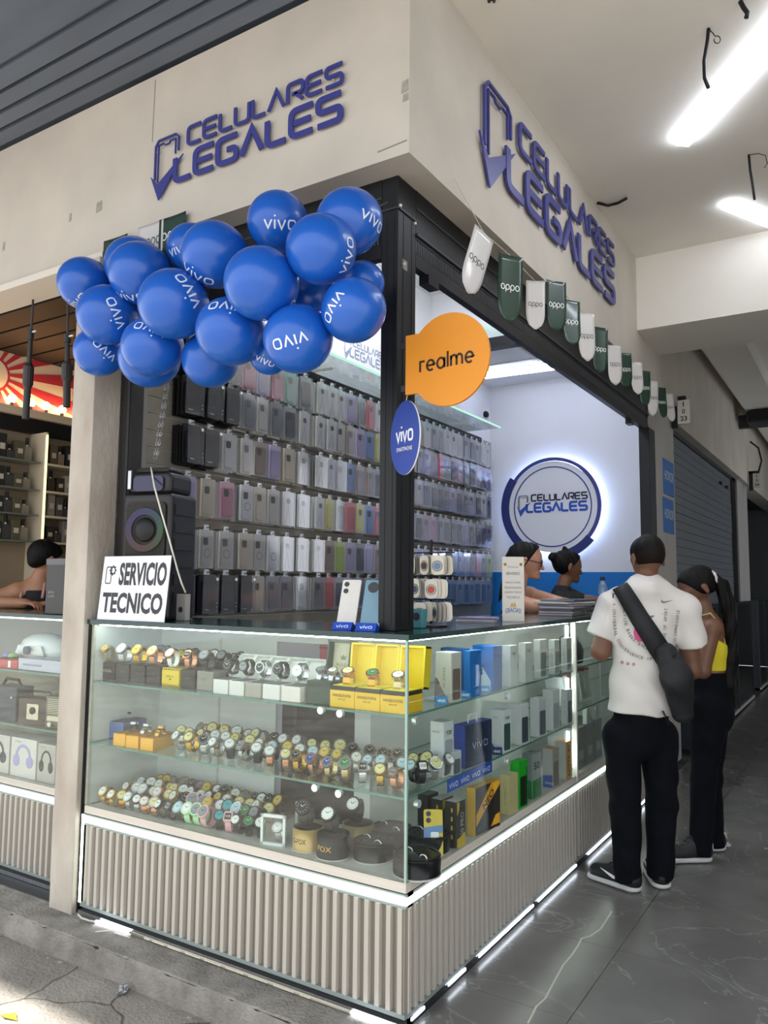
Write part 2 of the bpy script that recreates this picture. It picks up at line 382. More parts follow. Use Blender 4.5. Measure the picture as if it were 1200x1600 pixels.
for i, (wd, z) in enumerate([(.03, 3.915), (.075, 3.87), (.02, 3.90), (.07, 3.875), (.02, 3.905), (.075, 3.88), (.02, 3.905), (.09, 3.88), (.02, 3.90), (.55, 3.885), (.015, 3.91), (.65, 3.885), (.015, 3.91), (.77, 3.885)]):
    MB().box(-8, 8, yy-wd, yy-.001, z, 3.93).build('soffit_slat', m_soff, can); yy -= wd
sbox('wall_right', mat('corridor_wall', 'B5B1A8', .7, var=.1), 3.6, 3.75, -.16, 8.2, 0, 3.905); sbox('wall_right_end', mat('corridor_wall'), 3.6, 3.75, 10.2, 14, 0, 3.905)
sbox('wall_far', mat('far_wall', '4A4C50', .7), -3, 3.75, 14, 14.2, 0, 3.905)
# pillars
pil = sbox('wall_pillar', m_pill, -1.86, -1.702, -.03, .125, -.003, 3.03, b=.004)
sbox('wall_partition', m_white, -1.86, -1.79, .125, 4.6, 0, 3.4)
P1 = at(1055, 800, 'x', -.08); PY = P1.y
sbox('wall_pillar_far', mat('pillar_far', 'BDB9B2', .7, var=.08, scale=6), -.17, -.08, 4.13, PY, 0, 3.067)
q0 = at(1150, 800, 'x', -.1).y; q1 = at(1168, 800, 'x', -.08).y
sbox('wall_pillar_end', mat('pillar_far2', 'A8A6A2', .7, var=.08, scale=6), -.30, -.08, q0, q1, 0, 3.0)
# shop room
wl = sbox('wall_left', m_white, -1.79, -1.752, .2, 4.6, 0, 3.95)
sbox('wall_back', m_white, -1.79, -.17, 4.6, 4.7, 1.60, 3.44)
sbox('baseboard_back', mat('blue_band', '1173BE', .45), -1.75, -.17, 4.59, 4.7, 0, 1.60)
sbox('wall_back_side', m_white, -.185, -.17, 4.13, 4.6, 0, 3.44)
sbox('ceiling_shop_low', m_white, -1.79, -.22, 3.34, 4.7, 3.42, 3.5)
sbox('wall_back_upper', m_white, -1.79, -.25, 3.36, 3.44, 3.5, 3.95)
sbox('ceiling_shop_high', m_white, -1.79, -.25, .25, 3.4, 3.95, 4.05)
sbox('trim_8', m_black, -1.79, -.22, 3.24, 3.34, 3.37, 3.45)
sbox('window_1', m_glass, -1.75, -.25, 3.285, 3.297, 3.45, 3.55)
sbox('trim_9', m_ledg, -1.75, -.25, 3.28, 3.30, 3.552, 3.562)
for y in (3.85,): sbox('trim_10', m_alu, -1.75, -.3, y, y+.012, 3.412, 3.42)
sbox('trim_11', m_alu, -1.0, -.985, 3.34, 3.95, 3.405, 3.42)
# black frame of the shop front: corner post, header boxes with grille, end track, left track
def post():
    t = thing('corner_post', 'black square metal corner post standing on the glass counter', 'post', (-.16, .2, 1.3))
    mb = MB()
    mb.box(-.205, -.13, .13, .27, 1.3, 3.066); own(bev(mb.build('shaft', m_black), .003), t)
    for x in (-.182, -.150): own(MB().box(x, x+.003, .1285, .131, 1.32, 2.9).build('groove_rib', m_black), t)
    for y in (.17, .235): own(MB().box(-.131, -.1285, y, y+.003, 1.32, 2.95).build('groove_rib', m_black), t)
    own(MB().box(-.21, -.124, .124, .275, 2.93, 2.937).build('joint_band', m_dkgrey), t)
    for (y, z) in ((.14, 2.945), (.255, 2.92), (.17, 2.72)): own(MB().tube([(-.13, y, z), (-.122, y, z)], .006, 8).build('screw', m_alu), t)
    own(MB().box(-.131, -.1285, .165, .2, 2.70, 2.74).build('torn_sticker', mat('sticker', '9A968A', .6, var=.5, scale=120)), t)
post()
def header(name, label, horiz, a, b_):
    # horiz 'y': runs along y at x=-.13 ; 'x': along x at y=.13
    t = thing(name, label, 'shutter box', ((-.2, (a+b_)/2, 2.74) if horiz == 'y' else ((a+b_)/2, .2, 2.74)))
    def bx(d0, d1, z0, z1, nm, m):
        o = MB().box(-.13-d1, -.13-d0, a, b_, z0, z1).build(nm, m) if horiz == 'y' else MB().box(a, b_, .13+d0, .13+d1, z0, z1).build(nm, m)
        return own(o, t)
    bx(.0, .09, 2.86, 3.066, 'upper_cover', m_black); bx(-.004, .0, 2.985, 2.992, 'cover_lip', m_dkgrey)
    bx(-.008, .0, 2.875, 2.885, 'cover_lip', m_dkgrey)
    bx(.012, .05, 2.80, 2.86, 'grille_bed', mat('grille_bed', '0C0D0F', .6)); bx(.0, .035, 2.745, 2.80, 'lower_rail', m_black)
    mb = MB(); n = int((b_-a)/.014)
    for i in range(n):
        p = a+(i+.2)*.014
        if horiz == 'y': mb.box(-.142, -.131, p, p+.006, 2.803, 2.857)
        else: mb.box(p, p+.006, .131, .142, 2.803, 2.857)
    own(stuff(mb.build('grille_bar', mat('grille', '54565A', .4, metal=.5))), t)
    if horiz == 'y':
        for y_ in (.36, 3.55): own(MB().box(-.165, -.12, y_, y_+.09, 2.705, 2.745).build('latch_bracket', m_black), t)
    return t
header('shutter_box', 'black roller shutter box over the corridor side opening, grille along its lower edge', 'y', .27, 4.13)
header('shutter_box', 'black roller shutter box over the street side, behind the blue balloons', 'x', -1.70, -.205)
t = thing('shutter_track', 'black vertical shutter track at the far end of the shop opening', 'track', (-.12, 4.05, 0)); own(MB().box(-.16, -.08, 3.93, 4.13, 1.3, 2.74).build('track_body', m_black), t)
own(MB().box(-.082, -.076, 3.95, 3.96, 1.3, 2.7).build('track_lip', m_dkgrey), t)
t = thing('shutter_track', 'dark vertical shutter track beside the cream pillar at left', 'track', (-1.63, .15, 0))
own(MB().box(-1.70, -1.625, .13, .2, 1.3, 2.74).build('track_body', mat('track_brown', '2B2826', .45)), t)
own(MB().box(-1.65, -1.635, .122, .13, 1.3, 2.74).build('track_lip', m_dkgrey), t)
own(MB().box(-1.70, -1.665, .2, .26, 1.3, 2.74).build('side_jamb', mat('jamb', '8B8880', .5)), t)
# closed grey shutter and far shops on the corridor
sh = thing('roller_shutter', 'closed dark grey roller shutter of the shop after the blue posters', 'shutter', (-.12, (PY+q0)/2, 1.3))
m_sh = mat('shutter_grey', '6C7278', .5, metal=.2, var=.1, scale=5); zs = np.arange(1.3, 2.86, .078)
for z in zs: own(MB().box(-.16, -.118+.004*((int(z*100) % 2)), PY+.01, q0-.3, z, z+.074).build('shutter_slat', m_sh), sh)
own(MB().box(-.15, -.10, q0-.3, q0, 1.3, 2.9).build('side_rail', m_black), sh)
own(MB().box(-.2, -.1, PY+.01, q0, 2.86, 2.905).build('head_rail', m_dkgrey), sh)
for y in (q0-1.2, q0-.75): own(MB().box(-.118, -.09, y, y+.1, 2.70, 2.73).build('lock_bracket', m_black), sh)
# far dark counters
def dark_counter(label, y0, y1, x):
    t = thing('display_counter', label, 'counter', (x-.2, (y0+y1)/2, 0))
    own(MB().box(x-.4, x-.012, y0, y1, .05, 1.28).build('body', mat('dark_stock', '23282E', .5, var=.6, scale=9)), t)
    own(MB().box(x-.42, x, y0, y1, 1.28, 1.3).build('glass_top', m_gedge), t)
    own(MB().box(x-.010, x-.002, y0+.02, y1-.02, .12, 1.27).build('glass_front', clear('dark_glass', 'A9B4B8', .08)), t)
    own(MB().box(x-.012, x+.006, y0, y1, .03, .06).build('plinth', m_alu), t)
    for y in np.linspace(y0, y1, 4): own(MB().box(x-.012, x+.003, y-.012, y+.012, .06, 1.28).build('frame_post', m_dkgrey), t)
dark_counter('dark unlit glass counter in front of the closed grey shutter', 5.0, q0+.4, 0)
dark_counter('dark glass counter at the far right edge, past the end pillar', q1+.3, 12.5, -.02)
sbox('wall_far_shop', mat('far_shop_dark', '101114', .7), -1.6, -1.5, q1, 14, 0, 3.0)
sbox('ceiling_far_shop', m_dkgrey, -1.6, -.25, q1, 14, 2.95, 3.0)
# ================================================================ DISPLAY COUNTERS
m_slat = mat('slat_taupe', 'BBB5AA', .55, var=.12, scale=30, stretch=(1, 1, .03))
m_panel = mat('counter_white', 'DDE0DD', .5, var=.03, scale=8)
m_wood = mat('pale_wood_edge', 'D3CDC1', .5, var=.15, scale=40, stretch=(.05, .05, 1))
m_ledgr = mat('led_channel', '86908C', .35)
m_shelfedge = mat('shelf_edge', '5F8A80', .12)
ORD = ['first', 'second', 'third', 'fourth', 'fifth', 'sixth', 'seventh', 'eighth', 'ninth', 'tenth', 'eleventh', 'twelfth', 'thirteenth', 'fourteenth', 'fifteenth', 'sixteenth', 'seventeenth', 'eighteenth', 'nineteenth', 'twentieth', 'twenty-first', 'twenty-second', 'twenty-third', 'twenty-fourth', 'twenty-fifth', 'twenty-sixth', 'twenty-seventh', 'twenty-eighth', 'twenty-ninth', 'thirtieth', 'thirty-first', 'thirty-second']
slat_me = MB().prism([(-.0115, 0), (.0115, 0), (.0085, .018), (-.0085, .018)], lambda u, v, w_=0: Vector((u, -v, .05+w_)), .335).mesh('slat', m_slat)
def gshelf(x0, x1, y0, y1, z, t, nm='glass_shelf', th=.008):
    mb = MB(); mb.box(x0, x1, y0, y1, z-th, z); mb.m = [0, 0, 1, 1, 1, 1]
    o = mb.build(nm, [m_glass, m_shelfedge]); own(o, t); return o
def pb(t, nm, m, *a, b=0):
    o = MB().box(*a).build(nm, m)
    if b: bev(o, b)
    return own(o, t)
def base_y0(t, x0, x1, y):        # ribbed front facing the street
    pb(t, 'base_panel', mat('slat_back', '7F776C', .6), x0, x1, y+.012, y+.04, .05, .385)
    n = int((x1-x0-.03)/.0445)
    for i in range(n):
        o = put(slat_me, 'slat', None, Matrix.Translation((x1-.022-i*.0445, y+.013, 0))); own(o, t)
    pb(t, 'base_trim', m_ledgr, x0, x1, y-.004, y+.05, .035, .05); pb(t, 'plinth', m_steel, x0, x1, y-.012, y+.03, 0.002, .022)
    pb(t, 'plinth_gap', m_black, x0, x1, y+.01, y+.05, .0, .035)
    pb(t, 'led_channel', m_ledgr, x0, x1, y+.0, y+.05, .385, .432); pb(t, 'led_strip', m_led, x0, x1-.004, y-.004, y, .398, .424)
    pb(t, 'deck_edge', m_wood, x0, x1, y-.001, y+.03, .437, .470)
ct = thing('display_counter', 'lit glass corner counter with ribbed taupe base, full of watches and phones', 'counter', (-.6, .3, 0))
L0 = -1.69
base_y0(ct, L0+.012, -.0, 0)
pb(ct, 'led_strip', m_led, L0, L0+.012, -.004, .0, .05, .43)
pb(ct, 'side_frame', m_black, L0-.010, L0, -.004, .03, .0, 1.28)
pb(ct, 'corner_stile', m_wood, L0, L0+.014, .008, .02, .47, 1.275)
def base_x0(t, y0, y1, x, lit, first):
    pb(t, 'base_panel', mat('slat_back', '7F776C', .6), x-.04, x-.012, y0, y1, .05, .385)
    n = int((y1-y0-.02)/.0445)
    for i in range(n):
        o = put(slat_me, 'slat', None, Matrix.Translation((x-.013, y0+.024+i*.0445, 0)) @ Matrix.Rotation(PI/2, 4, 'Z')); own(o, t)
    y0 += .012 if first else 0; pb(t, 'base_trim', m_ledgr, x-.05, x+.004, y0, y1, .035, .05); pb(t, 'plinth', mat('plinth_gloss', '26292C', .12), x-.05, x+.0, y0, y1, .0, .035)
    pb(t, 'led_channel', m_ledgr, x-.05, x, y0, y1, .385, .432); pb(t, 'led_strip', m_led, x, x+.004, y0-(.016 if first else 0), y1, .398, .420)
    pb(t, 'deck_edge', m_wood, x-.03, x+.001, y0+(.02 if first else 0), y1, .437, .470)
    for a, b_ in lit: pb(t, 'plinth_led', m_ledc, x+.004, x+.008, a, b_, .020, .030)
base_x0(ct, 0, 1.8, 0, [(.03, .12), (.30, .44), (.56, 1.14), (1.2, 1.75)], True)
# case body
pb(ct, 'deck', mat('deck_board', 'CFCFC8', .5), L0+.02, -.031, .031, .42, .44, .466); pb(ct, 'deck', _M['deck_board'], -.42, -.031, .42, 1.8, .44, .466)
pb(ct, 'back_panel', m_panel, L0, -.93, .42, .435, .05, 1.27); pb(ct, 'back_panel', m_panel, -.5, -.42, .42, .435, .05, 1.27)
pb(ct, 'back_panel', m_panel, -.435, -.42, .435, 1.8, .05, 1.27); pb(ct, 'top_rail', m_panel, -.93, -.5, .42, .435, 1.21, 1.27)
pb(ct, 'back_stile', m_wood, -1.28, -1.27, .415, .42, .47, 1.21)
pb(ct, 'side_panel', m_panel, L0+.0, L0+.008, .02, .42, .47, 1.27)
pb(ct, 'glass_front', m_glass, L0+.002, -.007, .001, .007, .47, 1.279); pb(ct, 'glass_side', m_glass, -.007, -.001, .001, 1.79, .47, 1.279)
pb(ct, 'glass_seam', mat('seam', '9DB8AE', .15, metal=.2), -.008, .001, -.001, .008, .47, 1.279)
SH1, SH2, DK = 1.02, .745, .466
gshelf(L0+.01, -.012, .012, .40, SH1, ct); gshelf(L0+.01, -.012, .012, .40, SH2, ct)
gshelf(-.40, -.012, .401, 1.785, SH1, ct); gshelf(-.40, -.012, .401, 1.785, SH2, ct)
top = MB().box(L0-.02, .012, -.012, .46, 1.280, 1.300).box(-.46, .012, .46, 1.8, 1.280, 1.300); top.m = [1, 0, 0, 0, 0, 0]*2
own(top.build('glass_top', [m_gedge, m_gedge]), ct)
pb(ct, 'led_strip', m_ledcase, L0+.03, -.02, .026, .034, 1.272, 1.278); pb(ct, 'led_strip', m_ledcase, -.034, -.026, .05, 1.76, 1.272, 1.278)
for z0, z1 in ((.52, .70), (.80, .98), (1.06, 1.26)): pb(ct, 'led_bar', m_ledcase, -.045, -.03, 1.765, 1.775, z0, z1)
pb(ct, 'divider_post', m_alu, -.02, .006, 1.787, 1.8, .44, 1.28)
kn = mat('knob_chrome', 'E3F2EE', .08, metal=.7)
for px, py in ((501, 1110), (531, 1115), (492, 1231), (529, 1240)):
    P = at(px, py, 'y', .0); own(MB().tube([(P.x, -.004, P.z), (P.x, .012, P.z)], .014, 14).build('shelf_knob', kn), ct)
for px, py in ((651, 1126), (654, 1256), (794, 1088), (795, 1190)):
    P = at(px, py, 'x', .0); own(MB().tube([(.004, P.y, P.z), (-.012, P.y, P.z)], .014, 14).build('shelf_knob', kn), ct)
# the counter goes on past the divider
c2 = thing('display_counter', 'second run of the glass counter, past the silver divider, where the customers stand', 'counter', (-.2, 2.8, 0))
base_x0(c2, 1.8, 3.93, 0, [(1.95, 2.5), (2.7, 3.3)], False)
pb(c2, 'deck', _M['deck_board'], -.42, -.031, 1.8, 3.93, .44, .466); pb(c2, 'back_panel', m_panel, -.435, -.42, 1.8, 3.93, .05, 1.27)
pb(c2, 'glass_side', m_glass, -.007, -.001, 1.81, 3.92, .47, 1.279); gshelf(-.40, -.012, 1.81, 3.92, .80, c2); gshelf(-.40, -.012, 1.81, 3.92, 1.03, c2)
own(MB().box(-.46, .012, 1.8, 3.93, 1.28, 1.3).build('glass_top', m_gedge), c2); pb(c2, 'end_panel', m_panel, -.42, -.0, 3.915, 3.93, .05, 1.28)
pb(c2, 'led_strip', m_ledcase, -.034, -.026, 1.83, 3.9, 1.272, 1.278); pb(c2, 'divider_post', m_alu, -.02, .004, 1.801, 1.812, .44, 1.28)
# loose LED rope along the plinth
rope = thing('led_rope', 'loose LED rope light lying along the counter foot on the concrete ledge', 'rope light', (-1.2, -.03, 0))
pts = [at(*p, 'z', .012) for p in ((122, 1428), (128, 1434), (140, 1438), (150, 1439), (175, 1440), (195, 1442), (216, 1450), (240, 1458), (290, 1473), (350, 1494), (420, 1520), (500, 1550), (560, 1571), (610, 1590), (628, 1598))]
pts = [Vector((p.x, min(p.y, -.017), .010)) for p in pts]
own(MB().tube(pts[:4], .004, 6).build('lead_wire', m_wood), rope); own(MB().tube(pts[3:7], .007, 6).build('lit_part', glow('rope_on', 'EEF4FF', 9)), rope)
own(MB().tube(pts[6:13], .006, 6).build('tube', mat('rope_tube', 'B9B2A0', .25)), rope); own(MB().tube(pts[12:], .006, 6).build('lit_part', _M['rope_on']), rope)
mb = MB()
for i in range(130):
    if i % 13 in (5, 6, 7) and i > 25: continue
    f = 7+(i/130)*5; k = int(f); p = pts[k-1].lerp(pts[k], f-k); mb.box(p.x-.003, p.x+.003, p.y-.008, p.y-.004, p.z-.002, p.z+.004)
own(stuff(mb.build('led_chip', mat('led_chip', 'E8E2C8', .2))), rope)
a = [at(149, 1456, 'z', .003), at(158, 1455, 'z', .004), at(173, 1454, 'z', .004)]; a2 = [at(178, 1457, 'z', .003), at(203, 1465, 'z', .003)]
tag(MB().tube(a, .003, 5).build('wire_scrap', mat('scrap', 'D8D4C6', .4)), 'short bent scrap of pale wire on the concrete ledge', 'scrap')
tag(MB().tube(a2, .002, 5).build('wire_scrap', _M['scrap']), 'thin straight scrap of pale wire lying on the ledge', 'scrap')
# ---------------------------------------------------------------- watches
def ring_mesh(wx, ry, rz, th, n=22, link=False):
    mb = MB()
    for i in range(n):
        a0 = 2*PI*i/n; a1 = 2*PI*(i+1)/n; k = .86 if (link and i % 2) else 1
        V = []
        for a in (a0, a1):
            for (r, x) in ((1, -wx), (1, wx), (1-th, wx), (1-th, -wx)): V.append((x*k, r*ry*math.cos(a)*(1 if r == 1 else 1), rz+.002+r*rz*math.sin(a)))
        mb.add(V, [(0, 1, 5, 4), (1, 2, 6, 5), (2, 3, 7, 6), (3, 0, 4, 7)])
    return mb
AT = math.radians(38); NF = Vector((0, -math.cos(AT), math.sin(AT)))
WP = {}
dummy = mat('steel_polish', 'C9CBCC', .22, metal=.85)
for kind in ('round', 'square', 'sport'):
    W_ = .0115 if kind != 'sport' else .014
    ry, rz = (.031, .036) if kind != 'sport' else (.034, .038)
    st = ring_mesh(W_, ry, rz, .10, 24, kind == 'round').mesh('strap', dummy)
    c0 = Vector((0, -ry*math.cos(AT), rz+.002+rz*math.sin(AT)))
    fr = frame(c0, (1, 0, 0), NF.cross(Vector((1, 0, 0))))
    if kind == 'square': out, inn = rrect(.034, .038, .007), rrect(.024, .024, .003)
    else: R_ = .0225 if kind == 'round' else .026; out, inn = circ(R_, 20), circ(R_*.78, 18)
    cs = MB().prism(out, fr, .011); 
    if kind != 'square': cs.box(R_, R_+.004, -.002, .002, .003, .008, M=Matrix((fr(1, 0)-fr(0, 0), fr(0, 1)-fr(0, 0), NF)).transposed().to_4x4()); k = len(cs.v); cs.v[k-8:] = [tuple(Vector(p)+c0) for p in cs.v[k-8:]]
    else: pass
    dl = MB().prism(inn, frame(fr(0, 0, .0112), (1, 0, 0), NF.cross(Vector((1, 0, 0)))), .0008)
    hd = MB(); f2 = frame(fr(0, 0, .0124), (1, 0, 0), NF.cross(Vector((1, 0, 0))))
    if kind == 'square': text(hd, '10:58', 0, 0, .017, .008, f2)
    else:
        strip(hd, [(0, 0), (-.007, .006)], 0, .0016, f2, .0004); strip(hd, [(0, 0), (.009, .008)], 0, .0013, f2, .0004)
        for i in range(12): a = i*PI/6; strip(hd, [(R_*.6*math.cos(a), R_*.6*math.sin(a)), (R_*.72*math.cos(a), R_*.72*math.sin(a))], 0, .0014, f2, 0)
    def rc(mb, nm):
        me = mb.mesh(nm, dummy); bm = bmesh.new(); bm.from_mesh(me); bmesh.ops.recalc_face_normals(bm, faces=bm.faces); bm.to_mesh(me); bm.free(); return me
    WP[kind] = (st, rc(cs, 'case'), rc(dl, 'dial'), rc(hd, 'hands'))
WC = {'gold': mat('w_gold', 'D3A545', .2, metal=.85), 'rose gold': mat('w_rose', 'D99E7C', .22, metal=.85), 'steel': dummy, 'black': mat('w_black', '1B1D20', .35), 'brown': mat('w_brown', '4A3426', .5),
      'pale green': mat('w_green', 'B9E3B0', .4), 'pink': mat('w_pink', 'E2AFB4', .4), 'grey': mat('w_grey', '6D7072', .4), 'white': mat('w_white', 'EAEAE6', .35), 'lilac': mat('w_lilac', 'B9AED0', .4), 'orange': mat('w_orange', 'E39A4C', .4), 'two-tone': mat('w_two', 'CDB98A', .22, metal=.8)}
DC = {'white': mat('d_white', 'F3F3EE', .25), 'black': mat('d_black', '16181B', .2), 'cream': mat('d_cream', 'EFE6A8', .25), 'blue': mat('d_blue', '27408F', .2), 'green': mat('d_green', '1F7A3C', .2), 'gold': mat('d_gold', 'E3C763', .25), 'grey': mat('d_grey', '8B8F93', .3), 'teal': mat('d_teal', '45A7B0', .3), 'pale blue': mat('d_pblue', 'C4E2EE', .3)}
def watch(kind, cc, sc_, dc, P, rz, label, group, s=1.0, tilt=0):
    M = Matrix.Translation(P) @ Matrix.Rotation(rz, 4, 'Z') @ Matrix.Rotation(tilt, 4, 'X') @ Matrix.Scale(s, 4)
    t = thing('wristwatch', label, 'watch', group=group, M=M)
    st, cs, dl, hd = WP[kind]
    put(st, 'strap', t, None, [WC[sc_]]); put(cs, 'case', t, None, [WC[cc]]); dl_ = put(dl, 'dial', t, None, [DC[dc]])
    put(hd, 'hands', dl_, None, [DC['black'] if dc not in ('black', 'blue', 'green') else DC['white']]); return t
def wrow(spec, shelfname, rowname, z, x0, x1, y, group, s, R, kinds=None):
    n = len(spec)
    for i, (cc, sc_, dc, kd) in enumerate(spec):
        x = x0+(x1-x0)*(i+.5)/n+R.uniform(-.006, .006); yy_ = y(x) if callable(y) else y
        nm = {'round': 'watch', 'square': 'square digital watch', 'sport': 'sport watch'}[kd]
        sp = '' if sc_ == cc else f', {sc_} strap'
        watch(kd, cc, sc_, dc, (x, yy_+R.uniform(-.006, .006), z+.001), R.uniform(-.15, .75)-.05, f'{cc} {nm}, {dc} dial{sp}, {ORD[i]} from left, {shelfname} {rowname}', group, s*R.uniform(.93, 1.06))
R = random.Random(21)
def rspec(n, cases, dials, kinds=('round',), straps=None):
    o = []
    for _ in range(n):
        c = R.choice(cases); o.append((c, R.choice(straps) if straps and R.random() < .5 else c, R.choice(dials), R.choice(kinds)))
    return o
Rr = R
# middle shelf: three rows
wrow(rspec(18, ['steel', 'gold', 'steel', 'black', 'two-tone', 'grey'], ['white', 'cream', 'grey', 'cream', 'black'], ('round', 'round', 'sport'), ['black', 'brown']), 'middle shelf', 'back row', SH2, -1.30, -.04, .315, 'watches on the middle shelf', 1.12, R)
wrow(rspec(19, ['steel', 'gold', 'steel', 'steel', 'two-tone'], ['white', 'cream', 'white', 'pale blue', 'gold'], ('round',), ['black', 'brown', 'steel']), 'middle shelf', 'middle row', SH2, -1.32, -.04, .205, 'watches on the middle shelf', 1.06, R)
fr_ = [('steel', 'steel', 'white', 'round'), ('gold', 'gold', 'cream', 'round'), ('steel', 'steel', 'black', 'round'), ('steel', 'steel', 'white', 'round'), ('steel', 'black', 'white', 'round'), ('steel', 'steel', 'grey', 'square'), ('steel', 'black', 'white', 'round'), ('steel', 'rose gold', 'white', 'round'), ('steel', 'rose gold', 'cream', 'round'), ('gold', 'gold', 'black', 'round'), ('rose gold', 'rose gold', 'blue', 'round'), ('two-tone', 'two-tone', 'blue', 'round'), ('steel', 'two-tone', 'green', 'round'), ('steel', 'steel', 'black', 'square'), ('gold', 'gold', 'cream', 'round'), ('rose gold', 'rose gold', 'grey', 'square')]
wrow(fr_, 'middle shelf', 'front row', SH2, -1.24, -.05, lambda x: .085+.03*abs(x), 'watches on the middle shelf', 1.06, R)
for i, (P, cc, dc, kd) in enumerate([((-.06, .20, SH2), 'black', 'white', 'square'), ((-.05, .27, SH2), 'steel', 'cream', 'round'), ((-.12, .34, SH2), 'steel', 'white', 'round'), ((-.045, .345, SH2), 'grey', 'white', 'round')]):
    watch(kd, cc, 'grey' if i == 3 else cc, dc, (P[0], P[1], P[2]+.001), .8+.2*i, ['black digital watch round the glass corner of the middle shelf', 'steel watch with cream dial just round the glass corner', 'steel watch with white dial behind the corner watches', 'grey cuff watch, the last one round the glass corner'][i], 'watches on the middle shelf', 1.1)
# bottom deck: four rows at left
wrow(rspec(15, ['grey', 'black', 'grey', 'brown', 'two-tone', 'gold'], ['grey', 'gold', 'black', 'white'], ('round', 'sport'), ['black', 'grey']), 'bottom deck', 'rearmost row', DK, -1.60, -.80, .36, 'watches on the bottom deck', 1.1, R)
wrow(rspec(15, ['steel', 'gold', 'steel', 'black', 'brown', 'two-tone'], ['white', 'cream', 'gold', 'white'], ('round', 'round', 'sport'), ['black', 'steel']), 'bottom deck', 'third row', DK, -1.62, -.80, .275, 'watches on the bottom deck', 1.05, R)
wrow([('gold', 'gold', 'white', 'round'), ('steel', 'steel', 'white', 'round'), ('steel', 'black', 'white', 'round'), ('steel', 'steel', 'white', 'round'), ('rose gold', 'rose gold', 'white', 'round'), ('gold', 'gold', 'cream', 'round'), ('gold', 'gold', 'white', 'round'), ('black', 'white', 'black', 'round'), ('pink', 'pink', 'grey', 'sport'), ('lilac', 'lilac', 'grey', 'sport'), ('orange', 'orange', 'gold', 'sport'), ('grey', 'pink', 'white', 'sport'), ('black', 'black', 'teal', 'sport'), ('white', 'grey', 'pale blue', 'sport'), ('black', 'black', 'green', 'sport'), ('black', 'black', 'grey', 'sport')], 'bottom deck', 'second row', DK, -1.62, -.78, .19, 'watches on the bottom deck', 1.05, R)
wrow([('gold', 'gold', 'white', 'round'), ('gold', 'gold', 'white', 'round'), ('gold', 'gold', 'cream', 'round'), ('steel', 'steel', 'white', 'round'), ('black', 'steel', 'white', 'round'), ('rose gold', 'rose gold', 'white', 'round'), ('steel', 'rose gold', 'cream', 'round'), ('black', 'black', 'white', 'round'), ('black', 'black', 'grey', 'square'), ('steel', 'black', 'pale blue', 'sport'), ('pale green', 'pale green', 'white', 'sport'), ('pale green', 'pale green', 'grey', 'sport'), ('pink', 'pink', 'grey', 'sport'), ('black', 'black', 'teal', 'round'), ('pink', 'pink', 'black', 'square'), ('black', 'black', 'white', 'round'), ('black', 'black', 'green', 'round'), ('black', 'black', 'white', 'round')], 'bottom deck', 'front row', DK, -1.63, -.70, lambda x: .06+.045*(1+max(-1, (x+.3)/1.33)), 'watches on the bottom deck', 1.03, R)
# ---------------------------------------------------------------- boxes
BM = {}
def bm_(h, r=.45): return mat('box_'+h, h, r, var=.04, scale=30)
m_ink = mat('ink', '2A2C30', .5); m_inkw = mat('ink_white', 'F2F4F6', .5)
def carton(label, L, Cn, Rt, by, ty, z, left, right, topc=None, name='phone_box', cat='phone box', w_=.10, d_=.085, rz=-.10, group=None, art=None, snap='x'):
    P = at(Cn, by, 'z', z+.001)
    if P.x > -.014: P = at(Cn, by, 'x', -.016); 
    P.z = z+.001
    h = max(at(Cn, ty, 'y', P.y).z-P.z, .05)
    # widths from the pixel edges, measured on planes through the near edge
    dl = Vector((-math.cos(rz), -math.sin(rz), 0)); dr = Vector((-math.sin(rz), math.cos(rz), 0))
    def solve(px, d):
        lo, hi = .02, .4
        for _ in range(30):
            m = (lo+hi)/2; q = P+d*m-Vector(CAMP); u = 600+FPX*q.dot(_r)/q.dot(_f)
            if (abs(u-Cn) < abs(px-Cn)): lo = m
            else: hi = m
        return lo
    w_ = solve(L, dl) if L else w_; d_ = solve(Rt, dr) if Rt else d_
    w_ = min(w_, .33)
    t = thing(name, label, cat, P, rz, group)
    mb = MB().box(-w_, 0, 0, d_, 0, h); mb.m = [2, 2, 0, 2, 2, 1]
    # faces order: bottom, top, front(-y), back, left, right
    mb.m = [2, 2, 0, 0, 0, 1]
    o = mb.build('carton', [bm_(left), bm_(right), bm_(topc or left)], t, fix=False); bev(o, .0025, 2)
    fl = frame((-w_, -.0004, 0), (1, 0, 0), (0, 0, 1)); frr = frame((.0004, 0, 0), (0, 1, 0), (0, 0, 1))
    if art: art(t, w_, d_, h, fl, frr)
    return t
def pr(t, mb, m, nm='print'): return mb.build(nm, m, t)
def phone_art(screen, txt='', side=None, tone='2A2C30'):
    def f(t, w_, d_, h, fl, frr):
        if screen:
            mb = MB(); mb.prism(rrect(d_*.74, h*.62, .008, 3, d_*.5, h*.36), frr, .0006); pr(t, mb, bm_(screen, .3), 'phone_picture')
        if txt:
            mb = MB(); text(mb, txt, d_*.5, h*.80, d_*.5, h*.075, frr, .01); pr(t, mb, mat('ink_'+tone, tone, .5), 'printed_number')
        if side == 'top':
            mb = MB(); word(mb, 'vivo', w_*.16, h*.80, h*.045, h*.008, fl, 0, .3); pr(t, mb, bm_('8E949A'), 'printed_name')
        elif side:
            mb = MB(); fv = lambda u, v, w2=0: fl(w_*.56-v, h*.28+u, w2); text(mb, side, h*.2, 0, h*.42, w_*.14, fv, 0); pr(t, mb, bm_('8A8D90'), 'printed_name')
    return f
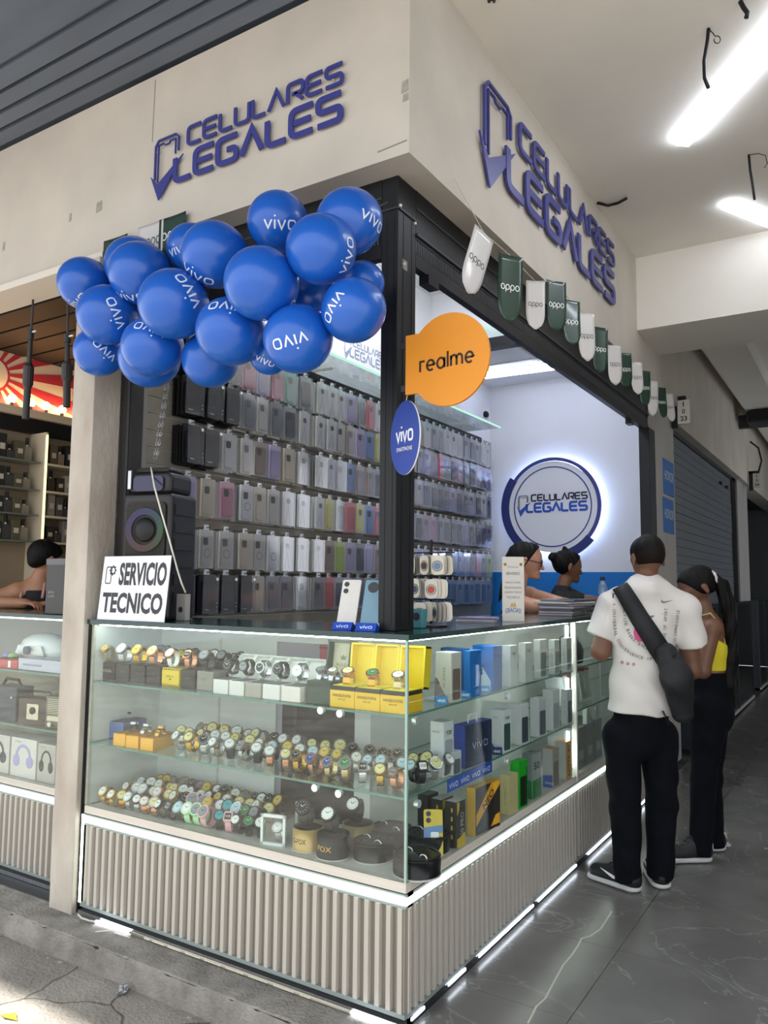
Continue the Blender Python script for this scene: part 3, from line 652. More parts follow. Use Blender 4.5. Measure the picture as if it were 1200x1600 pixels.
CB = [
 ('white phone box with brown phone picture, first on the top shelf', 680, 705, 721, 1103, 1020, SH1, 'E6E7E0', 'CFC8C2', phone_art('7B6963', '', 'X200')),
 ('small bright blue phone box beside the white one with the brown picture', 721, 734, 752, 1095, 1017, SH1, '2C86D8', '0F6FC4', phone_art(None, '', None)),
 ('tall bright blue phone box with pale spine lettering on the top shelf', 738, 771, 785, 1088, 1010, SH1, '1F7FE0', '3D6FA8', phone_art(None, '', 'Reno12')),
 ('plain white phone box right of the tall blue box on the top shelf', 785, 797.5, 809, 1077, 1009, SH1, 'E9ECEC', 'D3D6D4', phone_art(None, '14C', None)),
 ('second plain white phone box right of the tall blue box', 810, 821, 833, 1072, 1005, SH1, 'E9ECEC', 'CED2D0', phone_art(None, '13C', None)),
 ('white phone box with grey-green phone picture, top shelf right half', 834, 844, 855, 1064, 1000, SH1, 'E9ECEC', 'DADDDB', phone_art('7F8E8A', '', None)),
 ('white phone box with spine lettering and grey marks, top shelf', 857, 867, 875, 1060, 1000, SH1, 'E6E9E8', 'C9CDCB', phone_art('9AA09E', '', 'Redmi')),
 ('last white phone box on the top shelf, against the silver divider', 876.5, 886, 894, 1058, 997, SH1, 'E6E9E8', 'C3C8C6', phone_art('8F9694', '', 'Redmi')),
 ('tall white phone box with grey name, left end of the phones on the middle shelf', 672, 693, 709, 1216, 1129, SH2, 'E4E8EA', 'D4D9DC', phone_art('A9AEB6', 'Y28', 'top')),
 ('short white phone box standing before the navy shopping bag', 694, 707, 721, 1222, 1176, SH2, 'E2E6E8', 'C9CED2', phone_art('5B6068', '', None)),
 ('white phone box with dark green phone picture on the middle shelf', 766, 786, 799, 1186, 1110, SH2, 'ECEFF0', 'E3E7E8', phone_art('3F5A55', 'V30', 'top')),
 ('white phone box with slate phone picture, middle of the middle shelf', 793, 814, 827, 1175, 1101, SH2, 'ECEFF0', 'DCE0E2', phone_art('4B535F', '', None)),
 ('white phone box with dark picture and a number low on it, middle shelf', 828, 842, 854, 1162, 1092, SH2, 'ECEFF0', 'C6CCD0', phone_art('565D68', '', None)),
 ('pale white phone box second from the divider on the middle shelf', 848, 864, 875, 1149, 1079, SH2, 'ECEFF0', 'D0D4D6', phone_art('A7ACB0', '', None)),
 ('white phone box with black phone picture beside the divider, middle shelf', 877, 887, 895, 1139, 1078, SH2, 'E4E7E8', 'B9BEC2', phone_art('2A2D33', '', 'V29')),
 ('pale yellow phone box right of the black and yellow box', 781, 796.5, 810, 1278, 1212, DK, 'E3D59C', 'D8C795', phone_art(None, '', 'Magic')),
 ('bright green phone box with black phone picture on the bottom deck', 797, 811.5, 825, 1267, 1191, DK, '22C52E', '1FB32B', phone_art('1F2A24', '', None)),
 ('grey phone box with a large 50 and a green foot on the bottom deck', 816, 832, 846, 1250, 1179, DK, '8D9494', 'A2A8A6', None),
 ('grey phone box with orange lid and blue foot on the bottom deck', 848, 864, 874, 1237, 1171, DK, 'C4C4C2', 'A7A096', phone_art('7A6A5A', '', None)),
 ('orange sided phone box at the divider on the bottom deck', 867, 885, 894, 1226, 1160, DK, 'C9C9C4', 'E39A2C', None),
]
for c in CB: carton(c[0], c[1], c[2], c[3], c[4], c[5], c[6], c[7], c[8], {'C4C4C2': 'EC9063', 'C9C9C4': 'EC8F4A'}.get(c[7]), group='phone boxes in the corner counter', art=c[9])
B = {o['label']: o for o in bpy.data.objects if o.get('category') == 'phone box'}
def extra(lbl, f):
    t = B[lbl]; c = [x for x in t.children if x.name.startswith('carton')][0]; V = [v.co for v in c.data.vertices]
    w_ = -min(v.x for v in V); d_ = max(v.y for v in V); h = max(v.z for v in V)
    f(t, w_, d_, h, frame((-w_, -.0004, 0), (1, 0, 0), (0, 0, 1)), frame((.0004, 0, 0), (0, 1, 0), (0, 0, 1)))
def f50(t, w_, d_, h, fl, frr):
    mb = MB(); text(mb, '50', d_*.5, h*.72, d_*.62, h*.16, frr, .02); pr(t, mb, m_ink)
    pr(t, MB().prism([(0.002, .002), (w_-.002, .002), (w_-.002, h*.4), (.002, h*.46)], fl, .0006).prism([(.002, .002), (d_-.002, .002), (d_-.002, h*.44), (.002, h*.4)], frr, .0006), bm_('2F7A45'), 'green_foot')
extra('grey phone box with a large 50 and a green foot on the bottom deck', f50)
def fblue(t, w_, d_, h, fl, frr):
    pr(t, MB().prism([(0.002, .002), (w_-.002, .002), (w_-.002, h*.34), (.002, h*.30)], fl, .0006), bm_('4A5FB0'), 'blue_foot')
    mb = MB(); word(mb, 'vivo', w_*.25, h*.10, h*.07, h*.012, lambda u, v, w2=0: fl(u, v, .001), 0, .3); pr(t, mb, m_inkw)
    mb = MB(); text(mb, 'Y18', d_*.5, h*.8, d_*.6, h*.08, frr); pr(t, mb, bm_('6A6FB8'))
extra('grey phone box with orange lid and blue foot on the bottom deck', fblue)
def fora(t, w_, d_, h, fl, frr):
    mb = MB(); text(mb, 'NOTE 40', h*.5, -d_*.5, h*.8, d_*.45, lambda u, v, w2=0: frr(-v, u, w2+.0006), .01); pr(t, mb, m_ink)
extra('orange sided phone box at the divider on the bottom deck', fora)
def fgrn(t, w_, d_, h, fl, frr):
    mb = MB(); text(mb, 'INFINIX', h*.5, -d_*.85, h*.7, d_*.14, lambda u, v, w2=0: frr(-v, u, w2+.0006), .01); pr(t, mb, bm_('0E5A1C'))
extra('bright green phone box with black phone picture on the bottom deck', fgrn)
# dark blue box behind, black-and-yellow boxes, the NEO box, the vivo bag
carton('dark blue phone box half hidden behind the first white box', 688, 724, None, 1090, 1014, SH1, '2E5F9E', '28558F', w_=.1, d_=.05, group='phone boxes in the corner counter')
def fbag(t, w_, d_, h, fl, frr):
    mb = MB(); word(mb, 'vivo', d_*.26, h*.42, h*.20, h*.022, frr, 0, .35); pr(t, mb, mat('silver_ink', 'B9C2CC', .3))
    mb = MB().tube([(-w_/2, d_*.3, h), (-w_/2, d_*.32, h+.03), (-w_/2, d_*.6, h+.03), (-w_/2, d_*.62, h)], .003, 6); pr(t, mb, m_inkw, 'handle')
carton('navy shopping bag with silver lettering and white handle on the middle shelf', 709, 727, 769, 1202, 1134, SH2, '3A4FA8', '27344F', None, 'shopping_bag', 'bag', group=None, art=fbag)
def fneo(t, w_, d_, h, fl, frr):
    mb = MB(); mb.prism([(d_*.03, h*.42), (d_*.03, h*.20), (d_*.30, h*.42), (d_*.97, h*.90), (d_*.97, h*.99), (d_*.62, h*.99), (d_*.03, h*.44)], frr, .0005); mb.prism([(d_*.6, h*.08), (d_*.97, h*.08), (d_*.97, h*.30), (d_*.8, h*.28)], frr, .0005); pr(t, mb, bm_('E2A52C'), 'yellow_panel')
    mb = MB(); a = math.atan2(h*.48, d_*.67); ca, sa = math.cos(a), math.sin(a)
    text(mb, 'NEO', 0, 0, h*.52, h*.15, lambda u, v, w2=0: frr(d_*.50+u*ca-v*sa, h*.68+u*sa+v*ca, .0012), .02); pr(t, mb, m_ink)
    mb = MB(); text(mb, 'GT', d_*.25, h*.13, d_*.3, h*.09, frr, .01); pr(t, mb, bm_('3C6E86'))
carton('tall yellow and black box with a diagonal NEO on the bottom deck', 729, 743, 782, 1316, 1232, DK, 'E4B21E', '2A2824', 'D9A51C', 'phone_box', 'phone box', art=fneo)
def fcyb(k):
    def f(t, w_, d_, h, fl, frr):
        mb = MB(); mb.prism([(d_*.1, h*.02), (d_*.95, h*.02), (d_*.95, h*.30), (d_*.4, h*.22), (d_*.1, h*.2)], frr, .0005); mb.prism([(d_*.1, h*.98), (d_*.1, h*.7), (d_*.3, h*.8), (d_*.35, h*.98)], frr, .0005)
        for i in range(4): mb.prism([(w_*.55, h*(.2+.19*i)), (w_*.7, h*(.2+.19*i)), (w_*.7, h*(.29+.19*i)), (w_*.55, h*(.29+.19*i))], fl, .0005)
        pr(t, mb, bm_('D9B92A'), 'yellow_print')
        mb = MB(); text(mb, '20 PRO', h*.5, -d_*.6, h*.5, d_*.32, lambda u, v, w2=0: frr(-v, u, .001)); pr(t, mb, bm_('C9C6BE'))
    return f
carton('black and yellow phone box nearest the glass on the bottom deck', 695, 712.6, 727.5, 1338, 1254, DK, '2B2A26', '33302A', 'D5D5CF', art=fcyb(0))
carton('black phone box with yellow marks behind the nearest one', 673, 689, None, 1316, 1250, DK, '24241F', '2B2A26', 'C9C9C4', w_=.08, d_=.09, art=fcyb(1))
carton('third black phone box, rearmost of the black and yellow ones', 652, 668, None, 1300, 1243, DK, '1E1F1E', '242422', '55574F', w_=.09, d_=.08)
# vivo shelf-edge banner
P0 = at(698, 1241, 'x', -.010); P1_ = at(768, 1207, 'x', -.010); fr = frame((-.0085, P0.y, SH2-.028), (0, 1, 0), (0, 0, 1)); ln = P1_.y-P0.y
t = thing('shelf_banner', 'blue strip with four repeated white words taped to the middle shelf edge', 'banner', (-.0085, P0.y, SH2-.028))
own(MB().prism([(0, -.02), (ln, -.02), (ln, .026), (0, .026)], fr, .0008).build('banner_strip', bm_('2B57C0')), t)
mb = MB()
for i in range(4): word(mb, 'vivo', ln*(.04+.245*i), -.008, .024, .0036, lambda u, v, w2=0: fr(u, v, .0014), 0, .3, width=ln*.17)
own(mb.build('lettering', m_inkw), t)
# phones leaning on small stands
def slab(t, w_, h, d_, mc, mcam, cams=2, ring=False, tilt=-.3):
    Mx = Matrix.Rotation(tilt, 4, 'X')
    f = lambda u, v, w2=0: Mx @ Vector((u, -w2, v))
    own_ = MB().prism(rrect(w_, h, .008, 4, 0, h/2), f, d_).build('phone_body', mc, t); bev(own_, .0015)
    mb = MB()
    if ring: mb.prism(circ(w_*.28, 18, -w_*.05, h*.84), lambda u, v, w2=0: f(u, v, d_+w2), .002)
    else:
        for i in range(cams): mb.prism(circ(w_*.13, 14, -w_*.25, h*(.9-.14*i)), lambda u, v, w2=0: f(u, v, d_+w2), .002)
    mb.build('camera_lens', mcam, t)
def stand(t, w_, txt, m):
    mb = MB(); mb.add([(-w_/2, -.055, 0), (w_/2, -.055, 0), (w_/2, -.030, .028), (-w_/2, -.030, .028), (-w_/2, .02, 0), (w_/2, .02, 0)], [(0, 1, 2, 3), (3, 2, 5, 4), (0, 4, 5, 1), (0, 3, 4), (1, 5, 2)]); mb.build('stand', m, t)
    if txt: fr = frame((0, -.0435, .0125), (1, 0, 0), (0, .62, .78)); mb = MB(); word(mb, txt, -w_*.3, -.006, .016, .0026, fr, .0006, .3, width=w_*.6); mb.build('lettering', m_inkw, t)
m_cam = mat('lens', '14161A', .1)
for (px, py, z, c, lbl) in ((690, 1098, SH1, '7E6F6B', 'brown phone on a blue stand beside the yellow watch boxes'), (727, 1096, SH1, '9FB3B8', 'grey phone on a stand before the small blue box'), (757, 1086, SH1, 'B9CFDD', 'pale phone on a blue stand before the tall blue box'), (776, 1191, SH2, '35457C', 'navy phone stand tag at the foot of the vivo bag')):
    P = at(px, py, 'z', z)
    if P.x > -.05: P = at(px, py, 'x', -.05)
    P.z = z+.001; t = thing('display_phone', lbl.replace('vivo ', 'navy shopping '), 'phone', P, .45)
    stand(t, .045, 'vivo', bm_('2F87C9' if z == SH1 else '26386F')); 
    slab(t, .055, .10, .008, bm_(c, .2), m_cam, tilt=-.35)
P = at(683, 1348, 'z', DK); P = at(685, 1345, 'x', -.03); P.z = DK+.001; P.y = max(P.y, .16); P.x = -.05
t = thing('display_phone', 'yellow patterned phone leaning by the round black tins', 'phone', P, .55); slab(t, .072, .165, .009, bm_('E2C23A', .25), m_cam, tilt=-.35)
Mx = Matrix.Rotation(-.35, 4, 'X'); f = lambda u, v, w2=0: Mx @ Vector((u, -.0095-w2, v))
MB().prism([(-.036, .06), (.036, .085), (.036, .11), (-.036, .10)], f, .0006).build('blue_stripe', bm_('6E93C4'), t); MB().prism([(-.036, .012), (-.036, .05), (.01, .03), (.0, .01)], f, .0006).build('red_patch', bm_('B4463F'), t); MB().prism(rrect(.03, .034, .003, 2, .005, .068), f, .001).build('price_tag', m_inkw, t)
# ---------------------------------------------------------------- boxes of watches on the front shelves
def wx(px, y=.1, z=SH1, py=1080): return at(px, py, 'y', y).x
for i, (a, b_, c, lb) in enumerate([(158, 186, '0F0E0D', 'black watch box with a script name, leftmost on the top shelf'), (187, 209, '0B0B0B', 'plain black watch box, second on the top shelf'), (210, 234, '0E0D0D', 'black watch box under the gold sport watch'), (235, 258, '100F0E', 'black watch box under the rose gold watch'), (259, 288, 'E3C51E', 'yellow watch tin with black striped rims on the top shelf'), (289, 313, '0D0C0C', 'black watch box right of the yellow tin'), (314, 341, '8E8C84', 'grey watch box before the white open boxes')]):
    x0, x1 = wx(a), wx(b_); t = thing('watch_box', lb, 'watch box', ((x0+x1)/2, .10, SH1+.001)); wd = (x1-x0)*.94
    h = .080
    bev(MB().box(-wd/2, wd/2, -.03, .05, 0, h).build('carton', bm_(c, .3), t), .003)
    if c == 'E3C51E':
        for z in (.002, h-.010):
            mb = MB()
            for k in range(9): u = -wd/2+wd*k/9; mb.add([(u, -.0306, z), (u+wd*.05, -.0306, z), (u+wd*.09, -.0306, z+.008), (u+wd*.04, -.0306, z+.008)], [(0, 1, 2, 3)])
            mb.build('stripe', m_ink, t)
        mb = MB(); fr = frame((0, -.0305, h/2), (1, 0, 0), (0, 0, 1)); text(mb, 'INVICTA', 0, .004, wd*.4, .006, fr); mb.prism(circ(.004, 10, 0, -.008), fr, .0004); mb.build('print', m_ink, t)
    else:
        mb = MB(); fr = frame((0, -.0305, h*.55), (1, 0, 0), (0, 0, 1)); text(mb, 'Invicta' if i == 0 else 'INVICTA', 0, 0, wd*(.7 if i == 0 else .3), .016 if i == 0 else .005, fr); mb.build('print', bm_('A9A59A') if i == 0 else bm_('6B6860'), t)
    k, cc, dc = [('round', 'two-tone', 'gold'), ('sport', 'steel', 'white'), ('sport', 'gold', 'gold'), ('sport', 'rose gold', 'cream'), ('round', 'rose gold', 'white'), ('square', 'rose gold', 'black'), ('sport', 'black', 'grey')][i]
    watch(k, cc, cc if i != 4 else 'white', dc, ((x0+x1)/2, .085, SH1+h+.002), .2, f'{cc} watch, {dc} dial, on the ' + lb.split(' with')[0].split(', ')[0].replace(' on the top shelf', '').replace(' with black striped rims', '') + (' at the far left' if i == 0 else ''), 'watches on the top shelf', 1.0)
wrow([('steel', 'steel', 'grey', 'sport'), ('steel', 'steel', 'grey', 'sport'), ('gold', 'gold', 'gold', 'round'), ('black', 'grey', 'grey', 'round'), ('black', 'black', 'black', 'sport'), ('black', 'black', 'gold', 'sport'), ('black', 'black', 'white', 'sport'), ('black', 'black', 'grey', 'sport'), ('black', 'black', 'grey', 'square'), ('black', 'black', 'black', 'sport')], 'top shelf', 'back row', SH1+.06, -1.55, -.98, .29, 'watches on the top shelf', 1.0, R)
rs = thing('riser', 'low dark riser block under the back row of watches on the top shelf', 'riser', (-1.26, .29, SH1)); bev(MB().box(-.32, .34, -.05, .08, .0005, .06).build('block', bm_('222323', .3), rs), .003)
for i, (a, b_, c) in enumerate([(340, 364, 'E3E3DF'), (365, 389, 'E0E0DC'), (390, 416, 'A9A49B'), (417, 445, 'E6E4E2'), (446, 477, 'E8E0D8')]):
    x0, x1 = wx(a, .06), wx(b_, .06); wd = (x1-x0)*.95
    t = thing('watch_box', ['leftmost open white watch box with its lid leaning back', 'second open white watch box from the left', 'open watch box with grey front between the white ones', 'open white watch box second from the dark green box', 'open cream watch box beside the dark green box'][i], 'watch box', ((x0+x1)/2, .06, SH1+.001), group='open watch boxes on the top shelf')
    bev(MB().box(-wd/2, wd/2, -.03, .07, 0, .058).build('carton', bm_(c), t), .003)
    Ml = Matrix.Translation((0, .072, .058)) @ Matrix.Rotation(-.75, 4, 'X')
    mb = MB(); mb.box(-wd/2, wd/2, .006, .014, 0, .115, M=Ml)
    for s in (-1, 1): mb.box(s*wd/2-.004, s*wd/2+.004, -.012, .01, 0, .115, M=Ml)
    mb.box(-wd/2, wd/2, -.012, .01, .108, .115, M=Ml); mb.build('lid', bm_('DADBD6'), t)
    MB().box(-wd*.42, wd*.42, -.025, .06, .0585, .060).build('tray', bm_('6B6F70'), t)
    cc, dc = [('black', 'black'), ('black', 'grey'), ('steel', 'black'), ('black', 'black'), ('steel', 'white')][i]
    watch('round', cc, cc, dc, ((x0+x1)/2, .12, SH1+.075), .1, f'{cc} watch held in the ' + t['label'], 'watches in open boxes', 1.0, tilt=.5)
def openbox(t, wd, dp, h, lh, cb, cl, ci, tray, lidtilt=-.12, wall=.008):
    bev(MB().box(-wd/2, wd/2, 0, dp, 0, h).build('base', bm_(cb, .35), t), .002); MB().box(-wd/2+.002, wd/2-.002, .002, dp-.002, h, h+.014).build('tray', bm_(tray), t)
    Ml = Matrix.Translation((0, dp, h+.012)) @ Matrix.Rotation(lidtilt, 4, 'X')
    MB().box(-wd/2, wd/2, .04, .048, 0, lh, M=Ml).box(-wd/2, -wd/2+wall, 0, .04, 0, lh, M=Ml).box(wd/2-wall, wd/2, 0, .04, 0, lh, M=Ml).box(-wd/2, wd/2, 0, .04, lh-wall, lh, M=Ml).box(-wd/2, wd/2, 0, .04, 0, wall, M=Ml).build('lid', bm_(cl, .35), t)
    MB().box(-wd/2+wall, wd/2-wall, .036, .0398, wall, lh-wall, M=Ml).build('lid_lining', bm_(ci), t); return Ml
x0 = at(515, 1100, 'y', .03).x; x1 = -.02; w3 = (x1-x0)/3
for i in range(3):
    xc = x0+w3*(i+.5); t = thing('watch_box', 'open yellow watch box ' + ['beside the dark green box', 'in the middle of the yellow three', 'at the glass corner'][i], 'watch box', (xc, .03, SH1+.001), group='yellow watch boxes')
    openbox(t, w3*.985, .12, .062, .155, 'EDBF1C', 'EDD11A', 'E8CB12', '1F1D1A')
    MB().box(-w3*.44, w3*.44, .012, .105, .0765, .079).build('cushion', bm_('F0DB22'), t)
    fr = frame((0, -.0006, .04), (1, 0, 0), (0, 0, 1)); mb = MB(); text(mb, 'INVINCIBLE IN DETAIL', 0, .004, w3*.74, .010, fr); text(mb, 'SINCE 1837', 0, -.010, w3*.3, .005, fr); mb.build('print', m_ink, t)
    watch('sport', ['rose gold', 'rose gold', 'two-tone'][i], ['gold', 'gold', 'two-tone'][i], ['cream', 'green', 'white'][i], (xc-.01, .080, SH1+.058), .25, f'{["rose gold", "green dial", "two-tone"][i]} watch lying in the open yellow box ' + ['beside the dark green box', 'in the middle', 'at the glass corner'][i], 'watches in the yellow boxes', .95, tilt=-.45)
xg = wx(497, .05); t = thing('watch_box', 'open dark green watch box with a cream lined lid and crown emblem', 'watch box', (xg, .05, SH1+.001))
Ml = openbox(t, .115, .12, .07, .15, '1E3A2C', '1C3629', 'CFC9AE', '26372E')
fr = lambda u, v, w2=0: Ml @ Vector((u, .035-w2, v)); mb = MB(); text(mb, 'ROLEX', 0, .055, .06, .011, fr)
mb.prism([(-.010, .075), (.010, .075), (.014, .094), (.006, .084), (0, .097), (-.006, .084), (-.014, .094)], fr, .0006); mb.build('emblem_print', bm_('7F7760'), t)
for k, dx in enumerate((-.028, .028)): watch('round', 'steel', 'steel', ['grey', 'white'][k], (xg+dx, .10, SH1+.060), .1, ['left', 'right'][k]+' steel watch lying in the dark green box', 'watches in the green box', .9, tilt=-.5)
# middle shelf left: blue tray and three amber boxes
xb = at(178, 1140, 'y', .12).x; t = thing('watch_box', 'open blue watch box at the left end of the middle shelf', 'watch box', (xb-.04, .12, SH2+.001), .15)
bev(MB().box(-.09, .09, 0, .16, 0, .075).build('base', bm_('5C74A8'), t), .003); MB().box(-.082, .082, .008, .15, .075, .077).build('tray', bm_('2C3848'), t)
watch('round', 'black', 'black', 'grey', (xb-.04, .20, SH2+.048), .3, 'black watch lying in the open blue box', 'watches in boxes on the middle shelf', .9, tilt=-1.0)
for i, px in enumerate((186, 206, 229)):
    P = at(px, 1166, 'y', .03); t = thing('watch_box', ['left', 'middle', 'right'][i]+' one of three open amber watch boxes on the middle shelf', 'watch box', (P.x, .03, SH2+.001), .12, group='amber watch boxes')
    MB().box(-.035, .035, 0, .15, 0, .052).build('base', bm_('F0B23C', .3), t); MB().box(-.03, .03, .006, .142, .052, .054).build('tray', bm_('C98B1F'), t)
    watch('round', ['steel', 'steel', 'gold'][i], ['black', 'steel', 'gold'][i], 'white', (P.x, .085, SH2+.038), .2, ['black strapped', 'steel', 'gold'][i]+f' watch lying in the {["left", "middle", "right"][i]} amber box', 'watches in the amber boxes', .85, tilt=-1.0)
# bottom deck right: frames and tins
P = at(428, 1327, 'y', .06); t = thing('watch_display', 'white framed clear display block with a steel watch', 'display', (P.x, .05, DK+.001), .25)
MB().box(-.052, .052, 0, .012, 0, .012).box(-.052, .052, 0, .012, .105, .117).box(-.052, -.042, 0, .012, 0, .117).box(.042, .052, 0, .012, 0, .117).build('frame', bm_('E9EDEC'), t)
MB().box(-.042, .042, .003, .009, .012, .105).build('pane', clear('film', 'FFFFFF', .06), t)
watch('round', 'steel', 'steel', 'white', (P.x, .10, DK+.003), .25, 'steel watch seen through the white framed display block', 'watches on the bottom deck', 1.0)
P = at(474, 1275, 'y', .30); t = thing('watch_display', 'second white framed display block, further back among black watches', 'display', (P.x, .3, DK+.001), .1)
MB().box(-.04, .04, 0, .012, 0, .012).box(-.04, .04, 0, .012, .09, .1).box(-.04, -.03, 0, .012, 0, .1).box(.03, .04, 0, .012, 0, .1).build('frame', bm_('C9CDCC'), t)
def tin(px, py, y, r, h, c, lbl, txt=None, low=False, tc='D9A238'):
    P = at(px, py, 'y', y-r); t = thing('watch_tin', lbl, 'tin', (P.x, y, DK+.001)); mt = mat('tin_'+c, c, .3, metal=.35)
    MB().lathe([(r, 0), (r*1.01, .004), (r, .006), (r, h), (r*.94, h), (r*.94, h*.6 if low else h-.004)], 28).build('can', mt, t, True)
    MB().lathe([(r*1.02, 0), (r*1.03, .004), (r*1.0, .006)], 28).build('rim', m_alu if not low else mat('rim_pale', 'B7B9B4', .3), t)
    if low:
        MB().lathe([(r*.93, h*.6), (r*.9, h*.66)], 24).build('cushion', bm_('3A3C3E'), t); MB().lathe([(r*1.0, h), (r*1.0, h+.004), (r*.9, h+.006), (r*.86, h+.003)], 28).build('lid_ring', mat('tin_'+c, c), t)
    else: MB().lathe([(r*.92, h-.004), (r*.6, h+.002)], 24).build('cushion', bm_('1C1D1F'), t)
    if txt:
        mb = MB(); R0 = r*1.004
        text(mb, txt, 0, h*.5, r*1.0, h*.22, lambda u, v, w2=0: Vector((R0*math.sin(u/R0), -R0*math.cos(u/R0), v)), .01); mb.build('print', bm_(tc), t)
    return t, P.x
for (px, py, y, r, h, c, lbl, txt, w) in [(466, 1338, .10, .06, .085, 'C2A063', 'gold round watch tin with dark lettering', 'G-FOX', ('sport', 'black', 'black')), (505, 1350, .085, .062, .085, '1C1C1D', 'black round watch tin with gold lettering', 'FOX', ('sport', 'black', 'white')), (545, 1325, .24, .062, .085, '8C7A55', 'dull gold tin standing behind the black one', None, ('sport', 'black', 'white'))]:
    t, X = tin(px, py, y, r, h, c, lbl, txt, tc='2A2620' if txt == 'G-FOX' else 'D9A238')
    watch(w[0], w[1], w[1], w[2], (X, y-.012, DK+h+.004), .2, f'chunky black watch standing on the {lbl.split(" with")[0].split(" standing")[0]}', 'watches on tins', 1.15)
for (px, py, y, r, lbl) in [(565, 1362, .15, .075, 'low black round tin of rings left of the corner'), (592, 1326, .32, .085, 'low black round tin at the back of the bottom deck'), (632, 1380, .11, .085, 'low black round tin in the glass corner'), (650, 1366, .34, .085, 'low black round tin behind the corner one')]:
    t, X = tin(px, py, y, r, .062, '0E0F10', lbl, None, True)
    for k in range(4):
        a = 1.2+k*1.5; rr = .014; q = MB().tube([(r*.55*math.cos(a)+rr*math.cos(b), r*.5*math.sin(a), .048+rr+rr*math.sin(b)) for b in np.linspace(0, 2*PI, 15)[:-1]], .0035, 6, closed=True).build('ring', dummy if k % 2 else WC['black'], None, True)
        q.location = (t.location.x, t.location.y, t.location.z); tag(q, f'{ORD[k]} finger ring in the {lbl.replace("low black round ", "").replace("of rings ", "").replace(" of the bottom deck", "")}', 'ring', 'rings in the low tins')
# behind the open part of the counter back: dark bag and red box
t = thing('storage_bag', 'black storage bag standing behind the open back of the counter', 'bag', (-.72, .55, 0)); o = bev(MB().box(-.95, -.46, .47, .62, 0, 1.12).build('bag_body', mat('bag_black', '17181B', .6, var=.4, scale=12), None), .03, 3); own(o, t)
own(MB().tube([(-.85, .465, .95), (-.84, .45, .8), (-.8, .45, .65), (-.74, .455, .6)], .008, 6).build('strap', m_dkgrey), t)
t = thing('red_carton', 'red carton on top of the black storage bag behind the counter', 'box', (-.66, .55, 1.121)); bev(MB().box(-.09, .09, -.05, .06, 0, .13).build('carton', bm_('B03048'), t), .003)
MB().box(-.09, .09, -.0502, .06, .06, .07).build('label_band', bm_('6B2030'), t)
# contents beyond the divider
for i, (y, c) in enumerate(((1.88, 'B9BDBE'), (1.97, 'D9DBDA'), (2.07, 'C4A9A2'), (2.16, 'D7DAD8'), (2.25, 'A7B3B0'), (2.34, 'D9DBDA'))):
    t = thing('phone_case_pack', f'clear packed phone case leaning on the tilted shelf, {ORD[i]} past the divider', 'phone case', (-.05, y, .805), 0, 'leaning packs past the divider')
    Mx = Matrix.Rotation(.42, 4, 'X'); o = MB().prism(rrect(.10, .19, .01, 3, 0, .1), lambda u, v, w2=0: Mx @ Vector((u-.08, w2, v)), .012).build('case', bm_(c, .25), t)
    MB().prism([(-.135, .19), (-.025, .19), (-.025, .2), (-.135, .2)], lambda u, v, w2=0: Mx @ Vector((u, w2-.002, v)), .016).build('header_card', bm_('B0484A' if i % 2 else '2C3236'), t)
for i, (px, py, c) in enumerate(((917, 1135, 'D7DEDA'), (931, 1130, 'CBD2CE'))): carton(['small white box with green marks past the divider', 'second small white box past the divider'][i], px-7, px, px+6, py, py-28, .86 if 0 else .70, c, 'BCC6C0', name='accessory_box', cat='box')
for i, y in enumerate((1.9, 2.06, 2.22)):
    t = thing('accessory_box', f'grey accessory box on the lower deck, {ORD[i]} past the divider', 'box', (-.1, y, DK+.001), 0, 'grey boxes past the divider'); bev(MB().box(-.1, .07, 0, .14, 0, .225).build('carton', bm_('8A8E8C'), t), .003); MB().box(.0702, .0708, .03, .11, .05, .1).build('label', bm_('B9BDBB'), t)
P = at(938, 1045, 'x', -.03); t = thing('price_frame', 'thin white price frame behind the glass by the left elbow of the man', 'frame', (-.03, P.y, .81)); fr = frame((-.03, P.y, .81), (0, 1, 0), (0, 0, 1))  # white strips modelled in place of an LED reflection in the glass
own(MB().box(-.034, -.03, P.y, P.y+.012, .801, P.z+.09).build('upright', m_inkw), t); own(MB().box(-.034, -.03, P.y, P.y+.10, .801, .813).build('foot', m_inkw), t); own(MB().box(-.034, -.03, P.y, P.y+.10, P.z+.078, P.z+.09).build('top_bar', m_inkw), t)
t = thing('dark_pouch', 'black pouch slumped on the upper shelf past the divider', 'pouch', (-.1, 2.0, 1.031)); o = MB().lathe([(.02, 0), (.07, .01), (.075, .08), (.05, .15), (.02, .17)], 16, sy=1.5).build('pouch_body', bm_('1E2227', .6), t, True)
MB().tube([(0, -.05, .15), (.02, 0, .19), (0, .05, .16)], .006, 6).build('loop', m_dkgrey, t)
# ================================================================ WALL OF PHONE CASES
m_slatw = mat('slatwall', 'A39C8E', .55, var=.12, scale=10)
dw = thing('display_wall', 'slatted panel wall with peg hooks that carries the phone cases', 'display wall', (-1.745, 2.4, 1.2))
pan = MB().box(0, .012, 0, 4.32, 0, .082).mesh('slat_board', m_slatw)
for i in range(19): own(put(pan, 'slat_board', None, Matrix.Translation((-1.752, .26, 1.20+i*.088))), dw)
own(MB().box(-1.735, -1.66, .3, 4.2, 2.80, 2.845).build('top_rail', m_black), dw)
gs = thing('glass_shelf', 'overhead glass shelf with a green lit edge above the phone cases', 'shelf', (-1.55, 2.1, 2.86))
own(MB().box(-1.75, -1.36, .3, 3.94, 2.86, 2.870).build('glass_panel', clear('shelf_clear', 'F1F6F5', .10, solid=.15)), gs); own(MB().box(-1.36, -1.352, .3, 3.94, 2.858, 2.872).build('led_edge', m_ledg), gs)
for y in (.6, 1.6, 2.6, 3.6): own(MB().box(-1.75, -1.5, y, y+.012, 2.846, 2.86).build('bracket', m_alu), gs)
